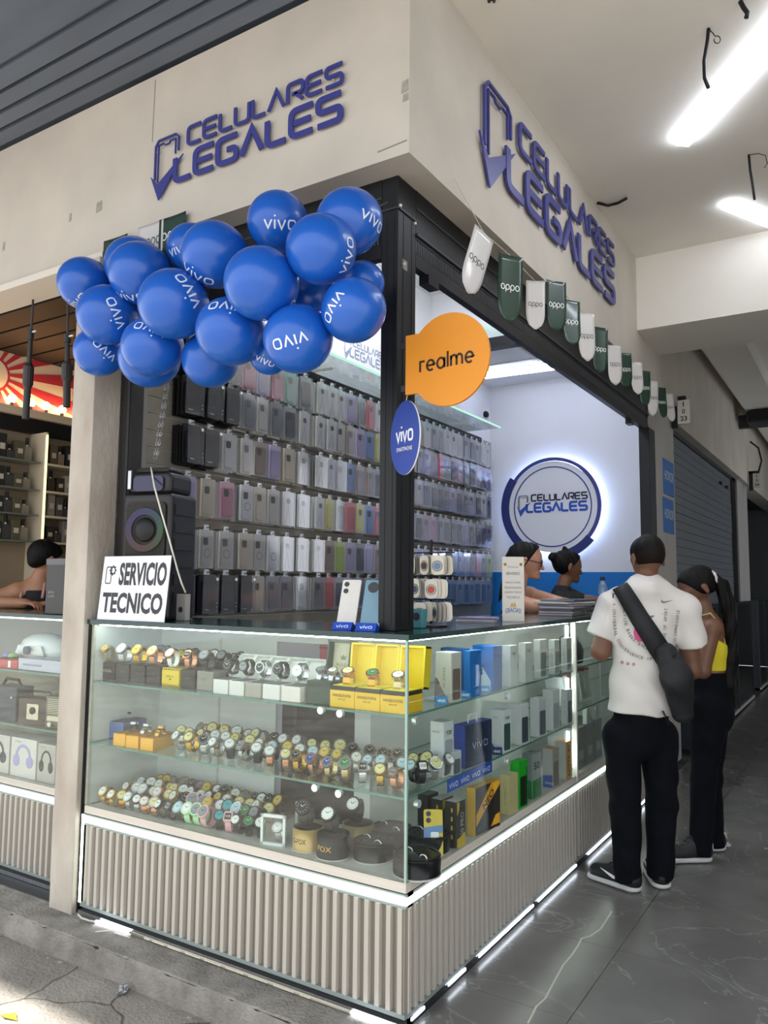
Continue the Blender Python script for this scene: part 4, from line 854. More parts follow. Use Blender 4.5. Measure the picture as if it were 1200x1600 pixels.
lg = thing('wall_lettering', 'repeated grey shop name printed on the white wall above the glass shelf', 'lettering', (-1.751, 1.8, 3.1))
for i, y in enumerate((.92, 1.64, 2.36, 3.06)):
    mb = MB(); logo(mb, frame((-1.7515, y-.28, 3.10), (0, 1, 0), (0, 0, 1)), .56, 0, k=1.0); own(mb.build('name_print', bm_('8D93A6')), lg)
PK = {   # card colour, case colour, label words
 'k': ('17181B', '1D1F24', 'black boxed phone case'), 'g': ('DAD8D3', 'C9C8C6', 'grey carded charging cable pack'), 't': ('D9D6CF', 'CDC9C0', 'clear phone case'), 'p': ('D9A9B8', 'C97F95', 'pink phone case'),
 'l': ('C9BFDD', 'A99CC9', 'lilac phone case'), 'b': ('9FB6D9', '6C93CF', 'blue phone case'), 'y': ('D9D27A', 'D6CF3A', 'yellow phone case'), 'n': ('3A3F4C', '252B3A', 'dark navy phone case'), 'r': ('D9868A', 'C9353F', 'red phone case'),
 'o': ('B9A79A', '8C7468', 'brown phone case'), 'c': ('DDD3BE', 'D6C9AE', 'cream phone case'), 'v': ('C9D98A', 'A9C92A', 'lime phone case'), 'w': ('E3E3E1', 'DDDEDD', 'white phone case'), 's': ('9A9C9E', '6E7276', 'grey phone case'), 'e': ('A6C9BE', '7FB0A2', 'teal phone case'), 'm': ('D98AC0', 'D94FA6', 'magenta phone case')}
card_me = MB().prism(rrect(.108, .205, .006, 2, 0, -.1025), lambda u, v, w_=0: Vector((w_, u, v)), .005).mesh('card', m_white)
case_me = MB().prism(rrect(.078, .158, .014, 4, 0, -.112), lambda u, v, w_=0: Vector((.005+w_, u, v)), .010)
case_me = case_me.mesh('case', m_white)
mb = MB().prism(rrect(.034, .04, .008, 3, -.016, -.062), lambda u, v, w_=0: Vector((.0152+w_, u, v)), .002); mb.prism(circ(.006, 10, -.022, -.054), lambda u, v, w_=0: Vector((.017+w_, u, v)), .001).prism(circ(.006, 10, -.010, -.068), lambda u, v, w_=0: Vector((.017+w_, u, v)), .001)
cam_me = mb.mesh('camera_island', mat('island', '2A2C30', .25))
ringp = MB(); strip(ringp, circ(.022, 20, 0, -.125), 1, .0035, lambda u, v, w_=0: Vector((.0155, u, v)), 0); ring_me = ringp.mesh('magnet_ring', mat('magring', '55585C', .4))
cab = MB(); cab.prism(circ(.017, 16, .004, -.055), lambda u, v, w_=0: Vector((.0056+w_, u, v)), .002); cab_me = cab.mesh('cable_puck', mat('puck', '202225', .4))
cab = MB(); strip(cab, [(-.022, -.19), (.006, -.09), (.020, -.19)], 0, .010, lambda u, v, w_=0: Vector((.0056, u, v)), 0); cab2_me = cab.mesh('cable_loop', mat('cable_silver', '9FA0A2', .3))
mb = MB().prism(circ(.009, 14, .040, -.022), lambda u, v, w_=0: Vector((.0198+w_, u, v)), .0006); badge_me = mb.mesh('badge', m_inkw); mb = MB()
for q_ in (-.150, -.170): mb.prism(circ(.004, 8, .043, q_), lambda u, v, w_=0: Vector((.0198+w_, u, v)), .0005)
strip(mb, [(-.040, -.185), (-.012, -.185)], 0, .006, lambda u, v, w_=0: Vector((.0198, u, v)), 0); dots_me = mb.mesh('print_marks', bm_('8C8F94'))
slv = MB().prism([(-.056, -.208), (.056, -.208), (.056, 0), (-.056, 0)], lambda u, v, w_=0: Vector((.019+w_, u, v)), .0004); slv_me = slv.mesh('clear_sleeve', clear('sleeve', 'F4F4F6', .11, .10, solid=.05))
tabp = MB().prism([(-.02, 0), (.02, 0), (.016, .028), (-.016, .028)], lambda u, v, w_=0: Vector((.001+w_, u, v)), .002); tab_me = tabp.mesh('hanger_tab', bm_('D9DCDC'))
peg_me = MB().tube([(-.098, 0, .012), (.03, 0, .012), (.036, 0, .022)], .0035, 6).mesh('peg_hook', mat('peg', '9A9B98', .3, metal=.7))
COLS = [.53, .67, .82, .97, 1.09, 1.22, 1.35, 1.50, 1.67, 1.79, 1.90, 2.02, 2.14, 2.26, 2.38]
YR = [2.50, 2.62, 2.74, 2.86, 2.98, 3.10, 3.22, 3.34, 3.46, 3.58, 3.70, 3.82, 3.94, 4.06, 4.18, 4.30]
ROWZ = [2.785, 2.56, 2.30, 2.03, 1.755, 1.515]
LEFT = ['..kkpeenggglnrwp', 'kkkstsngggtolbyn', 'kkwtolcggg sboonn', 'lcpwctgggynrybr', 'ctTctwgggovlnlo', 'wKKKcsswsrnlnsn']
LEFT[0] = 'kkkplpenggglnrw'; LEFT[2] = 'kkwtolcgggsboon'
RP = random.Random(11); RIGHT = []
pal = ['gnwnsgsngwwsnsw', 'btrpnlsrsnpsnwnlm', 'vbpstnnnslnslnws', 'lbnnnopsnsnlssns', 'nnsrlnrnsnbsspsv', 'nsnnslnsnnsnsnns']
mb_st = {}
def deep(kc, y, z, k, R_):             # the packs hanging behind the front one
    for j in range(k):
        c = R_.choice(['w', 's', kc, kc, 't']); h = PK[c][0]
        if kc == 'k': h = '17181B'
        x = -1.652-(j+1)*.019; dy = R_.uniform(-.006, .010); dz = R_.uniform(-.012, .004)
        mb_st.setdefault(h, MB()).box(x, x+.012, y-.052+dy, y+.052+dy, z-.203+dz, z+dz)
_pc = {}
def pack(kc, y, z, row, colname, R_):
    big = kc in 'kK'; ck = 'k' if big else ('t' if kc == 'T' else kc)
    cd_, cs_, wd = PK[ck]
    if row == 5 and kc == 'K': wd = 'black boxed earphone pack'
    extra_ = ' with a magnet ring' if (kc == 'T' or (ck in 'twl' and R_.random() < .45)) else (' with camera cut-out' if ck in 'tnosbwc' else '')
    M = Matrix.Translation((-1.648+R_.uniform(-.004, .010), y, z)) @ Matrix.Rotation(R_.uniform(-.09, .06), 4, 'Z') @ Matrix.Rotation(R_.uniform(-.02, .02), 4, 'X')
    if big: M = M @ Matrix.Diagonal((2.2, 1.12, 1.0, 1))
    t = thing('phone_case_pack' if ck != 'g' else 'cable_pack', f'{wd}{extra_}, {ORD[row]} row down, {colname}', 'phone case' if ck != 'g' else 'cable', None, None, 'packs hanging on the display wall', M=M)
    put(card_me, 'card', t, None, [bm_(cd_ if ck != 'n' else 'A9ACB0', .4)])
    if ck == 'g': put(cab_me, 'cable_puck', t); put(cab2_me, 'cable_loop', t)
    elif big:
        cz = put(case_me, 'case', t, None, [mat('boxed_case', '2A2D35', .25)]); put(cam_me, 'camera_island', cz); put(badge_me, 'badge', t); put(dots_me, 'print_marks', t)
    else:
        cz = put(case_me, 'case', t, None, [mat('case_'+cs_, cs_, .28, coat=.3)])
        if 'camera' in extra_ or R_.random() < .5: put(cam_me, 'camera_island', cz)
        if 'ring' in extra_: put(ring_me, 'magnet_ring', cz)
    put(slv_me, 'clear_sleeve', t); put(tab_me, 'hanger_tab', t)
    own(put(peg_me, 'peg_hook', None, Matrix.Translation((-1.648, y, z))), dw)
for r in range(6):
    for i, ch in enumerate(LEFT[r][:15]):
        if ch == '.': continue
        pack(ch, COLS[i], ROWZ[r]-.0, r, f'{ORD[i]} from the street end', RP); deep(ch.lower(), COLS[i], ROWZ[r], 4, RP)
    for i, y in enumerate(YR):
        ch = pal[r][i % len(pal[r])]; pack(ch, y, ROWZ[r]+.0, r, f'{ORD[15+i]} from the street end', RP); deep(ch, y, ROWZ[r], 4, RP)
for h, m_ in mb_st.items():
    o = m_.build('phone_case_pack', bm_(h, .35)); stuff(o); o['label'] = f'further packs hung behind the front phone cases, {({"17181B": "black"}).get(h, "colour of their cards")} ones, edges only'; o['category'] = 'phone case'; 
    if h != '17181B': o['label'] = {'E3E3E1': 'white', '9A9C9E': 'grey', 'D9D6CF': 'off-white', 'B9B7B2': 'warm grey', 'D9A9B8': 'pink', 'C9BFDD': 'lilac', '9FB6D9': 'pale blue', 'D9D27A': 'yellow', '3A3F4C': 'navy', 'D9868A': 'red', 'B9A79A': 'brown', 'DDD3BE': 'cream', 'C9D98A': 'lime', 'A6C9BE': 'teal', 'D98AC0': 'magenta'}.get(h, 'dark')+' edged packs hung behind the front phone cases'
# ================================================================ SIGNS
m_pur = mat('sign_indigo', '3B3F86', .4); m_purs = mat('sign_indigo_dark', '3A3A66', .45)
def fascia_sign(label, o, ux, W, H, d):
    t = thing('shop_sign', label, 'sign', o); base = frame(o, ux, (0, 0, 1)); sy = H/(.295*W)
    fr = lambda u, v, w_=0: base(u, (v+.045*W)*sy, w_+.012)
    for nm, f in (('phone_outline', 0), ('tick', 1)): pass
    parts = []
    mb = MB(); S = lambda x: x*W; tt = .0085
    strip(mb, [(S(a), S(b)) for a, b in [(.012, .062), (.012, .225), (.03, .25), (.135, .25), (.152, .232), (.152, .165)]], 0, S(tt), fr, d)
    strip(mb, [(S(a), S(b)) for a, b in [(.030, .045), (.030, .228), (.062, .228), (.070, .218), (.094, .218), (.102, .228), (.134, .228), (.134, .155)]], 0, S(tt*.55), fr, d)
    own(mb.build('phone_outline', m_pur), t)
    mb = MB().prism([(S(a), S(b)) for a, b in [(-.014, .085), (.030, .035), (.180, .140), (.038, -.045)]], fr, d*.75); own(mb.build('tick', m_pur), t)
    for wd, x0, y0, h, th, width in (('CELULARES', .207, .172, .082, .0150, .785), ('LEGALES', .135, .018, .112, .0245, .852)):
        gp = .26; tot = sum(G(c)[0] for c in wd)+gp*(len(wd)-1); sx = width/(tot*h); x = x0
        for c in wd:
            mb = MB(); word(mb, c, S(x), S(y0), S(h), S(th), fr, d, sx=sx); own(mb.build('letter', m_pur), t); x += (G(c)[0]+gp)*h*sx
    for u, v in ((.02, .2), (.3, .2), (.6, .06), (.95, .2)): own(MB().tube([fr(S(u), S(v), -.012), fr(S(u), S(v), .003)], .004, 6).build('standoff', m_alu), t)
fascia_sign('indigo raised letter shop sign on the cream fascia facing the street', (-1.385, .015, 3.225), (1, 0, 0), 1.08, .290, .008)
fascia_sign('indigo raised letter shop sign on the corridor side fascia, steeply foreshortened', (-.015, .62, 3.235), (0, 1, 0), 2.09, .49, .012)
# round backlit sign
P = at(868, 793, 'y', 4.6); rsn = thing('round_sign', 'round backlit wall sign with blue ring and shop name', 'sign', (P.x, 4.56, P.z)); R0 = .455
fr = frame((P.x, 4.515, P.z), (1, 0, 0), (0, 0, 1))
own(MB().prism(circ(R0*.93, 64), fr, .012).build('disc', mat('sign_disc', 'E8EAF0', .5)), rsn)
mb = MB(); strip(mb, [(R0*.97*math.cos(a), R0*.97*math.sin(a)) for a in np.linspace(-PI*.28, PI*.83, 60)], 0, R0*.07, fr, .022); own(mb.build('blue_ring', m_pur), rsn)
mb = MB(); strip(mb, [(R0*1.01*math.cos(a), R0*1.01*math.sin(a)) for a in np.linspace(PI*.80, PI*1.30, 40)], 0, R0*.17, fr, .024); own(mb.build('thick_arc', mat('arc_blue', '23306F', .45)), rsn); mb = MB(); strip(mb, [(R0*1.01*math.cos(a), R0*1.01*math.sin(a)) for a in np.linspace(-PI*.42, -PI*.22, 20)], 0, R0*.17, fr, .024); own(mb.build('thick_arc', mat('arc_blue', '23306F', .45)), rsn)
mb = MB(); strip(mb, [(R0*.81*math.cos(a), R0*.81*math.sin(a)) for a in np.linspace(0, 2*PI, 65)[:-1]], 1, R0*.025, lambda u, v, w_=0: fr(u, v, .0125+w_), .002); own(mb.build('inner_ring', m_pur), rsn)
mb = MB(); logo(mb, frame((P.x-.335, 4.5025, P.z-.055), (1, 0, 0), (0, 0, 1)), .67, .003, 0, 0, 1, 1.1); own(mb.build('lettering', [mat('ink_navy', '2B2F48', .5), mat('ink_blue', '2C55B8', .45)]), rsn)
mb = MB(); strip(mb, [(R0*.93*math.cos(a), R0*.93*math.sin(a)) for a in np.linspace(0, 2*PI, 65)[:-1]], 1, .02, lambda u, v, w_=0: Vector((P.x+u, 4.545-w_, P.z+v)), .004); own(mb.build('backlight', glow('halo_led', 'BCD2FF', 16)), rsn)
own(MB().prism(circ(R0*.6, 24), lambda u, v, w_=0: Vector((P.x+u, 4.6-w_, P.z+v)), .08).build('mount', m_white), rsn)
# orange blade sign, blue oval sign
A = at(634, 525, 'y', .10); B_ = at(763, 560, 'y', .10); c_ = at(700, 561, 'y', .10); rad = (at(763, 560, 'y', .1).x-at(640, 560, 'y', .1).x)/2
t = thing('blade_sign', 'orange round projecting sign fixed to the corner post', 'sign', (c_.x, .1, c_.z)); rz_ = .172
fr = frame((c_.x, .112, c_.z), (1, 0, 0), (0, 0, 1)); x0 = A.x-c_.x; zt, zb = A.z-c_.z, at(634, 617, 'y', .1).z-c_.z
a0 = math.asin(zb/rz_); a1 = PI-math.asin(zt/rz_); pol = [(x0, zt)]+[(rad*1.02*math.cos(a), rz_*math.sin(a)) for a in np.linspace(PI-math.asin(zt/rz_), -PI+math.asin(-zb/rz_), 60)]+[(x0, zb)]
m_or = mat('sign_orange', 'E8962A', .5)
own(MB().prism(pol, fr, .012).build('panel', m_or), t)
fl = lambda u, v, w_=0: fr(u, v+u*.045, .0125+w_)
mb = MB(); word(mb, 'realme', -.115, -.028, .058, .0080, fl, .0008, .30, width=.215); own(mb.build('lettering', mat('ink_brown', '33261F', .5)), t)
for z in (zt-.03, zb+.03): own(MB().box(A.x-.03, A.x+.01, .118, .13, c_.z+z-.012, c_.z+z+.012).build('bracket', m_dkgrey), t)
P = at(631, 683, 'y', .07); t = thing('oval_sign', 'dark blue oval sign hanging in front of the corner post', 'sign', (P.x, .08, P.z)); uz = Vector((1, -.55, 0)); rx = .105; rz2 = .138
fr = frame((P.x, .085, P.z), uz, (0, 0, 1)); own(MB().prism(circ(rx, 48, ry=rz2), fr, .006, mside=1).build('panel', [mat('vivo_blue', '1F3F9A', .35), m_white]), t)
fl = lambda u, v, w_=0: fr(u, v-u*.04, .0066+w_)
mb = MB(); word(mb, 'vivo', -.058, -.012, .056, .0085, fl, .0006, .30, width=.116); own(mb.build('lettering', m_inkw), t)
mb = MB(); text(mb, 'SMARTPHONE', 0, -.042, .112, .015, fl, 0, lift=.0008); own(mb.build('small_lettering', m_inkw), t)
own(MB().tube([fr(0, rz2-.005, 0), fr(0, rz2+.02, -.004)], .0015, 5).build('hang_wire', m_alu), t); own(MB().box(P.x-.02, P.x+.02, .09, .131, P.z-.02, P.z+.02).build('mount', m_dkgrey), t)
# pennants along the corridor side
m_pw = mat('pennant_white', 'D6D3D0', .3, coat=.4); m_pg = mat('pennant_green', '1F3D30', .28, coat=.5)
def pennant(lbl, P, ux, wd, ht, white, roll=0, curl=0, word_=True):
    t = thing('pennant', lbl, 'pennant', P, 0, 'oppo pennants' if 0 else 'bunting pennants'); ux = Vector(ux).normalized(); un = ux.cross(Vector((0, 0, 1)))
    def fr(u, v, w_=0):
        c, s = math.cos(roll), math.sin(roll); U, V = u*c-v*s, u*s+v*c
        return ux*U+Vector((0, 0, 1))*V+un*(w_+.004+curl*(v/ht)**2+.10*u*u/wd*(1 if curl >= 0 else -1))
    mb = MB(); rows = 12; V = []; F = []
    for j in range(rows+1):
        v = -ht*j/rows; k = 1
        if j/rows > .62: q = (j/rows-.62)/.38; k = max(math.sqrt(max(1-q**2.4, 0)), .12)
        for i in range(7): V.append(fr((i/6-.5)*wd*k, v))
    for j in range(rows):
        for i in range(6): F.append((j*7+i, j*7+i+1, j*7+i+8, j*7+i+7))
    mb.add(V, F); o = mb.build('flag', m_pw if white else m_pg, t, True, fix=False); sm = o.modifiers.new('s', 'SOLIDIFY'); sm.thickness = .0015
    if word_:
        mb = MB(); word(mb, 'qppq', -wd*.37, -ht*.52, wd*.30, wd*.032, lambda u, v, w_=0: fr(u, v, .0022), 0, .22, width=wd*.74, dens=True); mb.build('lettering', m_inkw if not white else mat('ink_dark', '3A3F3C', .5), t)
    return t
PN = [(756, 338, 452, 1), (797, 400, 508, 0), (836, 440, 518, 1), (868, 440, 520, 0), (891, 470, 543, 0), (915, 490, 565, 1), (937, 512, 585, 0), (959, 540, 602, 1), (976, 552, 606, 0), (993, 566, 617, 1), (1007, 580, 635, 0), (1020, 595, 650, 1), (1032, 606, 654, 0), (1044, 615, 660, 1)]
ends = []
for i, (px, y0, y1, wh) in enumerate(PN):
    X_ = .057; P = at(px, y0, 'x', X_); Q = at(px, y1, 'x', X_); ht = P.z-Q.z; wd = .125*(1-.025*i) if i else .16
    if i == 0: P = at(742, 352, 'x', .03); P.y += .09
    P.z = min(P.z, 3.10)
    ux = (.62, .78, 0) if i not in (0, 2) else ((.75, .66, 0) if i == 2 else (.25, .95, 0))
    pennant(f'{"white" if wh else "dark green"} hanging pennant on the corridor side, {ORD[i]} from the corner post', P, ux, wd if i not in (0, 2) else wd*.8, min(ht*.97, .33), wh, -.35 if i == 0 else R.uniform(-.06, .06), .02*R.uniform(-1, 1.5))
    ends.append(P)
tag(MB().tube([Vector((-.0, .35, 3.12))]+[p+Vector((.0, 0, .002)) for p in ends]+[Vector((0, 4.6, 3.09))], .0018, 5).build('bunting_string', mat('string', 'C9C7C0', .5)), 'thin string carrying the row of pennants along the corridor fascia', 'string')
for px, y0, y1, wh, i in ((183, 372, 410, 0, 0), (238, 350, 400, 1, 1), (272, 338, 390, 0, 2)):
    P = at(px, y0, 'y', .0); pennant(f'{"white" if wh else "dark green"} pennant half hidden behind the blue balloons, {ORD[i]} from the left', P, (1, 0, 0), .17, .20, wh)
# number plates and blue posters
def plate(lbl, L, T, Rr_, Bt, y, lines):
    a = at(L, T, 'y', y); b_ = at(Rr_, Bt, 'y', y); wd, ht = b_.x-a.x, a.z-b_.z; t = thing('number_plate', lbl, 'sign', ((a.x+b_.x)/2, y, b_.z))
    own(MB().box(a.x, b_.x, y, y+.03, b_.z, a.z).build('plate', mat('plate_white', 'D9D6CE', .5)), t); own(MB().box(a.x-.05, a.x, y-.005, y+.04, b_.z-.03, a.z+.03).build('bracket', m_black), t)
    own(MB().box(a.x-.05, a.x+wd*.7, y-.005, y+.04, a.z+.002, a.z+.035).build('bracket', m_black), t)
    fr = frame(((a.x+b_.x)/2, y, b_.z), (1, 0, 0), (0, 0, 1)); mb = MB()
    for i, s in enumerate(lines): text(mb, s, 0, ht*(.82-.30*i), wd*((.10 if s == '1' else .24) if len(s) == 1 else .55), ht*.2, fr, .02)
    own(mb.build('digits', m_ink), t)
plate('white number plate 1 0 23 on the fascia end above the blue posters', 1058, 626, 1078, 661, 4.75, ['1', '0', '23'])
plate('small number plate 1 0 24 on the far pillar', 1176, 740, 1189, 762, q1-.4, ['1', '0', '24'])
m_blu = mat('poster_blue', '1B74C9', .4)
for i, (y0, y1) in enumerate(((718, 772), (778, 832))):
    a = at(1041, y0, 'x', -.075); b_ = at(1041, y1, 'x', -.075); t = thing('wall_poster', ['upper', 'lower'][i]+' bright blue poster wrapped round the white pillar', 'poster', (-.07, a.y, b_.z)); ht = a.z-b_.z
    own(MB().box(-.079, -.074, a.y-.12, a.y+.28, b_.z, a.z).build('sheet', m_blu), t); own(MB().box(-.16, -.079, 4.126, 4.129, b_.z-.02, a.z-.08).build('folded_sheet', mat('poster_blue2', '145FA8', .4)), t)
    fr = frame((-.0735, a.y+.02, b_.z+ht*.38), (0, 1, 0), (0, 0, 1)); mb = MB(); text(mb, 'HONOR', .07, .05, .34, .085, fr, .0); own(mb.build('lettering', m_inkw), t)
# red lit sign and goods in the far dark shop
P = at(1180, 830, 'x', -.7); t = thing('red_light_sign', 'small red lit sign inside the dark far shop', 'sign', P); own(MB().box(P.x-.02, P.x, P.y-.3, P.y+.3, P.z-.08, P.z+.08).build('panel', mat('red_sign', 'E0303A', .4, emit=1.2)), t)
own(MB().box(P.x, P.x+.004, P.y-.25, P.y+.25, P.z-.02, P.z+.02).build('dark_band', m_ink), t); own(MB().box(-1.5, P.x-.02, P.y-.02, P.y+.02, P.z-.02, P.z+.02).build('arm', m_black), t)
for i, (px, py) in enumerate(((1176, 862), (1188, 866), (1177, 888), (1190, 892), (1180, 915))):
    P = at(px, py, 'x', -.8); t = thing('far_goods_box', f'dim pale goods box in the far dark shop, {ORD[i]} from the top', 'box', P); own(bev(MB().box(P.x, P.x+.06, P.y-.1, P.y+.1, P.z-.07, P.z+.07).build('carton', bm_(['8D9BA6', '6C7680', 'A3A9A2', '7F7A70', '8E98A0'][i]), None), .004), t)
    own(MB().box(P.x+.0602, P.x+.0606, P.y-.06, P.y+.06, P.z-.02, P.z+.02).build('label', bm_('C9C9C4')), t)
t = thing('wall_rack', 'dark wall rack in the far shop that holds the pale goods', 'rack', (-.8, 10, 1.3)); y_ = at(1180, 880, 'x', -.8).y
for z in (1.3, 1.6, 1.9, 2.2, 2.5): own(MB().box(-1.5, -.74, q1+.1, y_+2, z-.02, z).build('shelf_board', m_black), t)
own(MB().box(-1.2, -.815, q1+.1, y_+2, 1.3, 2.6).build('backing', m_black), t)
# service sign, gracias card
a = at(158, 869, 'y', .01); b_ = at(262, 869, 'y', .01); c_ = at(205, 956, 'y', .01); wd = b_.x-a.x; ht = a.z-1.301
t = thing('service_sign', 'white card with black capitals SERVICIO TECNICO standing at the left end of the counter', 'sign', ((a.x+b_.x)/2, .005, 1.301)); Ms = Matrix.Rotation(-.10, 4, 'X')
fr = lambda u, v, w_=0: Ms @ Vector((u, -w_, v))
MB().prism([(-wd/2, 0), (wd/2, 0), (wd/2, ht), (-wd/2, ht)], fr, .003).build('card', mat('card_white', 'ECEBEE', .4), t)
mb = MB(); text(mb, 'SERVICIO', wd*.115, ht*.72, wd*.70, ht*.36, fr, .038, lift=.0036); text(mb, 'TECNICO', wd*.0, ht*.27, wd*.90, ht*.32, fr, .038, lift=.0036); mb.build('lettering', m_ink, t)
mb = MB(); fi = lambda u, v, w_=0: fr(u-wd*.40, v+ht*.70, .0036+w_*0)
strip(mb, rrect(.036, .075, .006, 2), 1, .005, fi, 0); strip(mb, circ(.016, 16, .026, .022), 1, .007, fi, 0)
for k in range(8): an = k*PI/4; strip(mb, [(.026+.016*math.cos(an), .022+.016*math.sin(an)), (.026+.024*math.cos(an), .022+.024*math.sin(an))], 0, .008, fi, 0)
mb.build('phone_gear_icon', m_ink, t); MB().box(-wd*.4, wd*.4, -.002, .035, 0, .003).build('foot', clear('acrylic', 'F4F8F8', .08), t)
a = at(790, 869, 'x', -.10); P = at(802, 962, 'x', -.10); t = thing('notice_card', 'tall white thank-you card with small printed text standing on the corridor counter', 'notice', (-.10, P.y, 1.301), .50); ht = a.z-1.301; wd = .105
fr = lambda u, v, w_=0: Vector((u, -w_, v)); MB().prism([(-wd/2, 0), (wd/2, 0), (wd/2, ht), (-wd/2, ht)], fr, .003).build('card', mat('card_cream', 'D9D4C9', .4), t)
mb = MB()
for s, v, w2, h2 in (('Gracias por', .84, .5, .035), ('BIENVENIDO', .74, .62, .045), ('PARA SU COMPRA', .60, .7, .03), ('PREGUNTE POR NUESTRA', .52, .78, .03), ('GARANTIA Y SERVICIO', .45, .78, .03), ('TECNICO', .37, .6, .035)): text(mb, s, 0, ht*v, wd*w2, ht*h2, fr, .01 if v in (.74,) else 0, lift=.0036)
mb.build('small_print', mat('ink_grey', '6A6A6E', .5), t); mb = MB(); text(mb, 'GRACIAS!', 0, ht*.11, wd*.72, ht*.07, lambda u, v, w_=0: fr(u, v+.02-4*u*u, w_), .01, lift=.0036); mb.build('blue_word', bm_('3F5FA8'), t)
mb = MB(); strip(mb, [(-.012, ht*.22), (-.006, ht*.27), (0, ht*.23), (.006, ht*.28), (.012, ht*.22)], 0, .007, fr, 0.0045)
for s in (-1, 1): mb.prism(circ(.008, 10, s*wd*.36, ht*.88), lambda u, v, w_=0: fr(u, v, .0034+w_*0), .001)
mb.build('gold_ornament', bm_('C9A53F'), t); MB().box(-wd*.45, wd*.45, -.02, .05, 0, .003).build('foot', clear('acrylic', 'F4F8F8', .08), t)
# two phones on display at the post
for i, (px, py, c, rg, lbl) in enumerate(((536, 968, 'D9D5CC', False, 'white phone leaning on a blue stand on the glass counter'), (566, 968, '6E93A3', True, 'teal phone with round black camera on a blue stand by the corner post'))):
    P = at(px, py, 'y', .10); t = thing('display_phone', lbl, 'phone', (P.x+(0, .02)[i], .12, 1.301), .25); slab(t, .078, .20, .009, bm_(c, .2), m_cam, 2, rg, -.38); stand(t, .078, 'vivo', bm_('2450B8'))
# charm cards on a rack, boxes under them
t = thing('charm_rack', 'wire rack on the counter with three tiers of charm cards', 'rack', (-.19, .52, 1.301)); MB().tube([(0, 0, 0), (0, 0, .36)], .006, 8).build('pole', m_black, t); MB().lathe([(.07, 0), (.07, .006), (.01, .012)], 20).build('base', m_black, t)
cardm = MB().prism(rrect(.054, .078, .018, 3, 0, -.045), lambda u, v, w_=0: Vector((u, -w_, v)), .003, mside=1).mesh('card', [m_white, mat('charm_edge', '3B3630', .6)])
EM = [bm_('9C4A46'), bm_('3F4E6E'), bm_('C95B45'), bm_('2D2F33'), bm_('6C8AA8')]; m_cc = mat('charm_cream', 'E3DCCB', .5); k_ = 0
for r_, (z, cols) in enumerate(((1.60, (-.085, -.03, .025, .065)), (1.505, (-.085, -.02, .05)), (1.41, (-.09, -.045, .01, .06)))):
    own(MB().tube([(-.31, .46, z+.004), (-.05, .46, z+.004)], .003, 6).build('hook_bar', m_black), t); own(MB().tube([(-.19, .46, z+.004), (-.19, .52, z+.004)], .003, 6).build('hook_arm', m_black), t)
    for i, dx in enumerate(cols):
        for j in range(4):
            M = Matrix.Translation((-.195+dx*1.25+.009*j, .449-.012*(3-j)+(.012 if i % 2 else 0), z-R.uniform(0, .004))) @ Matrix.Rotation(R.uniform(-.9, .5), 4, 'Z') @ Matrix.Rotation(R.uniform(-.08, .08), 4, 'Y')
            c = thing('charm_card', f'cream charm card, {ORD[j]} from the back, {ORD[i]} bundle, {["top", "middle", "bottom"][r_]} rack tier', 'charm card', None, None, 'charm cards on the rack', M=M); put(cardm, 'card', c, None, [m_cc])
            if j == 0: k_ += 1; mb = MB(); f = lambda u, v, w_=0: Vector((u, -.0035-w_, v-.048)); (mb.prism([(0, -.016), (.016, .004), (.009, .013), (0, .006), (-.009, .013), (-.016, .004)], f, .0015) if (r_ == 2 and i == 2) else mb.prism(circ(.015, 14), f, .0015)); mb.build('charm', EM[k_ % 5], c); strip(mb2 := MB(), circ(.020, 14), 1, .003, f, .001); mb2.build('charm_rim', EM[(k_+2) % 5], c)
for i, (dx, c) in enumerate(((-.11, '3FA0A0'), (-.05, '5A4E86'), (.01, '2F3A56'), (.06, '4E8E96'))):
    t = thing('earphone_box', ['teal', 'purple', 'navy', 'pale teal'][i]+' window box under the charm cards on the counter', 'box', (-.23+dx, .36, 1.301)); bev(MB().box(-.026, .026, 0, .04, 0, .075).build('carton', bm_(c), t), .003); MB().prism(circ(.016, 14, 0, .045), lambda u, v, w_=0: Vector((u, -.0004-w_, v)), .001).build('window_print', m_ink, t)
t = thing('standing_card', 'narrow green and white striped card standing behind the corner post', 'card', (-.19, .30, 1.301), .1)
MB().box(-.016, .034, 0, .004, 0, .30).build('card', bm_('2F6E3A'), t)
for z in (.02, .05, .08, .11): MB().box(-.016, .034, -.001, 0, z, z+.016).build('stripe', m_inkw, t)
MB().prism([(-.016, .17), (.034, .19), (.034, .27), (-.016, .22)], lambda u, v, w_=0: Vector((u, -.0002-w_, v)), .001).build('orange_patch', bm_('D98A5A'), t)
for i, (z, c, dx) in enumerate(((1.301, 'D8D5D0', 0), (1.314, '8A7FA0', .01))):
    P = at(768, 960, 'x', -.16); t = thing('leaflet_stack', ['white', 'mauve'][i]+' flat box lying on the counter left of the thank-you card', 'box', (-.2+dx, P.y-.08, z), .3); bev(MB().box(-.09, .09, -.05, .05, 0, .012).build('carton', bm_(c), t), .002); MB().box(-.09, .09, -.051, -.05, .003, .008).build('edge_print', bm_('6E6A84'), t)
